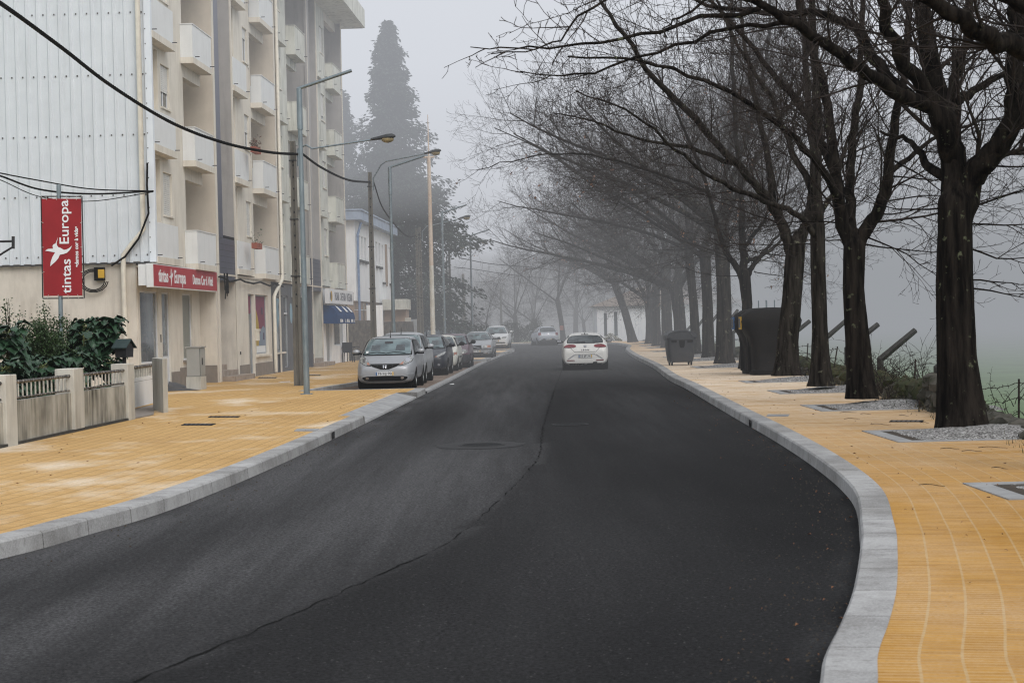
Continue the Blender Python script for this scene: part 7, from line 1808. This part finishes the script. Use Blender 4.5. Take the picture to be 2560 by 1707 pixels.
# --- conifers
def conifer(label, px, Y, ztop, w, zbase, seed, n=420, qs=(.16,.38), pw=.85, name='conifer', open_=0.0, droop=.35, leafn=46, tiers=None):
    r_ = random.Random(seed); p = D(px, 815, Y); p.z = 0; o = thing(name, label, 'conifer', p, 0, 'dark conifers behind the white building'); tr = MB().tube([p, p+V((.1,0,ztop*.5)), p+V((0,0,ztop*.98))], [.42,.26,.04], 8); lf = MB(); br = MB()
    for k in range(n):
        t_ = r_.random()**.85; z = zbase + (ztop-zbase)*t_; env = w*.5*((1-t_)**pw)*(1+.22*math.sin(z*1.9+seed)+.14*math.sin(z*4.3)) + .06
        a = r_.uniform(0, 6.28); L = env*r_.uniform(.6,1.05)*(1+.5*noise.noise(V((math.cos(a)*1.3+seed, math.sin(a)*1.3, z*.42)))+.35*noise.noise(V((math.cos(a)*3, math.sin(a)*3+seed, z*1.3)))); up_ = .25 if t_ > .6 else .05; e0 = p + V((0,0,z)); tip = e0 + V((math.cos(a)*L, math.sin(a)*L, L*up_ - L*droop*.35)); md = e0.lerp(tip,.55) + V((0,0,.10*L)); br.tube([e0, md, tip], [.045,.03,.01], 3, cap=False)
        if r_.random() < open_: continue
        m = int(leafn*max(.35, L/(w*.5)))
        for j in range(m):
            u = r_.random()**.6; c = e0.lerp(md, u*2) if u < .5 else md.lerp(tip, u*2-1); sp_ = .14+.22*u*(1-u)*L*.8
            c = c + V((r_.gauss(0,sp_), r_.gauss(0,sp_), r_.gauss(0,.13)-abs(r_.gauss(0,.22)))); d = V((math.cos(a)+r_.gauss(0,.5), math.sin(a)+r_.gauss(0,.5), -r_.uniform(.0,1.1))).normalized(); s_ = d.cross(V((r_.gauss(0,1), r_.gauss(0,1), r_.gauss(0,1)))).normalized(); q = r_.uniform(*qs)
            lf.add([c, c+d*q*.5+s_*q*.24, c+d*q, c+d*q*.5-s_*q*.24], [(0,1,2,3)])
    build('trunk', tr, M('bark_grey'), o); build('branches', br, M('bark_grey'), o); build('foliage', lf, M('needle'), o)
conifer('tall pointed dark conifer towering behind the lamp poles', 988, 128, 23.0, 13.0, 1.0, 5, 950, leafn=170, pw=1.0)
conifer('shorter ragged dark conifer half hidden behind the apartment block', 868, 134, 19.0, 7.6, 2.0, 8, 300, open_=.10, leafn=150)
# ================================================================== FOG, SKY, LIGHT, CAMERA
def fog_mat(name, sigma, col):
    m = bpy.data.materials.new(name); m.use_nodes = True; n = m.node_tree.nodes; l = m.node_tree.links; n.clear()
    out = n.new('ShaderNodeOutputMaterial'); a = n.new('ShaderNodeVolumeAbsorption'); a.inputs['Color'].default_value = (0,0,0,1); a.inputs['Density'].default_value = sigma
    e = n.new('ShaderNodeEmission'); e.inputs['Color'].default_value = c4(col); e.inputs['Strength'].default_value = sigma; s = n.new('ShaderNodeAddShader')  # emission stands in for sky light scattered inside the fog
    l.new(a.outputs[0], s.inputs[0]); l.new(e.outputs[0], s.inputs[1]); l.new(s.outputs[0], out.inputs['Volume']); m.cycles.homogeneous_volume = True if hasattr(m.cycles, 'homogeneous_volume') else None
    return m
def fog(name, poly, z0, z1, sigma, col, label):
    mb = MB().prism(poly, 'z', z0, z1); o = build(name, mb, fog_mat('fog_'+label[:6]+str(len(MAT)), sigma, col), fixn=True); MAT[label] = 1
    tag(o, label, 'fog', kind='stuff')
g = .01
fl = lambda y: 7.6 + .045*(y-32) + 1.0
LOW = (.36,.367,.385)
fog('fog', [(-150,-40),(fl(-40)-g,-40),(fl(50)-g,50),(-150,50)], -.13, 9, .0003, LOW, 'faint haze over the near street')
fog('fog', [(-150,50+g),(fl(50)-g,50+g),(fl(106)-g,106),(-150,106)], -.13, 9, .0060, LOW, 'thin fog over the middle of the street')
fog('fog', [(-150,106+g),(fl(106)-g,106+g),(fl(171)-g,171),(-150,171)], -.13, 9, .0028, LOW, 'fog over the far end of the street')
fog('fog', [(-150,171+g),(fl(171)-g,171+g),(fl(420)-g,420),(-150,420)], -.13, 9, .0190, (.30,.305,.32), 'dense low fog beyond the bend of the street')
fog('fog', [(fl(-40),-40),(300,-40),(300,420),(fl(420),420)], -.13, 9,  .022, (.322,.337,.360), 'thick ground fog over the green field')
fog('fog', [(-150,-40),(300,-40),(300,95),(-150,95)], 9+g, 46, .0050, (.66,.685,.74), 'thin bright fog above the roofs')
fog('fog', [(-150,95+g),(300,95+g),(300,420),(-150,420)], 9+g, 46, .0100, (.66,.685,.74), 'bright high fog')
SUN_EL, SUN_AZ = 42, 152
w = bpy.data.worlds.new('World'); scene.world = w; w.use_nodes = True; n = w.node_tree.nodes; l = w.node_tree.links; n.clear()
out = n.new('ShaderNodeOutputWorld'); bg = n.new('ShaderNodeBackground'); sky = n.new('ShaderNodeTexSky'); sky.sky_type = 'NISHITA'; sky.sun_disc = False
sky.sun_elevation = R(SUN_EL); sky.sun_rotation = R(SUN_AZ); sky.dust_density = 6; sky.air_density = 1.5; sky.ozone_density = 1.0
hs_ = n.new('ShaderNodeHueSaturation'); hs_.inputs['Saturation'].default_value = .22; mx_ = n.new('ShaderNodeMix'); mx_.data_type = 'RGBA'; mx_.inputs[0].default_value = .55; mx_.inputs[7].default_value = (7.4,7.7,8.3,1)
l.new(sky.outputs[0], hs_.inputs['Color']); l.new(hs_.outputs[0], mx_.inputs[6]); l.new(mx_.outputs[2], bg.inputs[0]); bg.inputs[1].default_value = .15; l.new(bg.outputs[0], out.inputs[0])
sd = bpy.data.lights.new('Sun', 'SUN'); sd.energy = 1.5; sd.angle = R(35); sd.color = (1,.97,.93); so = bpy.data.objects.new('Sun', sd); COL.objects.link(so)
az = R(SUN_AZ); dirv = V((math.sin(az)*math.cos(R(SUN_EL)), math.cos(az)*math.cos(R(SUN_EL)), math.sin(R(SUN_EL)))); so.rotation_euler = (-dirv).to_track_quat('-Z', 'Y').to_euler()
cd = bpy.data.cameras.new('Camera'); cam = bpy.data.objects.new('Camera', cd); COL.objects.link(cam); scene.camera = cam
cam.matrix_world = Matrix(((RGT.x, UPV.x, -FWD.x, 0), (RGT.y, UPV.y, -FWD.y, 0), (RGT.z, UPV.z, -FWD.z, CAMZ), (0,0,0,1)))
cd.sensor_width = 36; cd.lens = FPX/2560*36; cd.clip_end = 3000; cd.clip_start = .1
cd.dof.use_dof = True; cd.dof.focus_distance = 50; cd.dof.aperture_fstop = 7.1
scene.view_settings.view_transform = 'Standard'; scene.view_settings.look = 'None'; scene.view_settings.exposure = 0
print('POLYS', sum(len(o.data.polygons) for o in scene.objects if o.type=='MESH'))
scene.cycles.max_bounces = 6; scene.cycles.diffuse_bounces = 3; scene.cycles.transparent_max_bounces = 16; scene.cycles.volume_bounces = 0; scene.cycles.use_denoising = True; scene.cycles.filter_width = 1.2
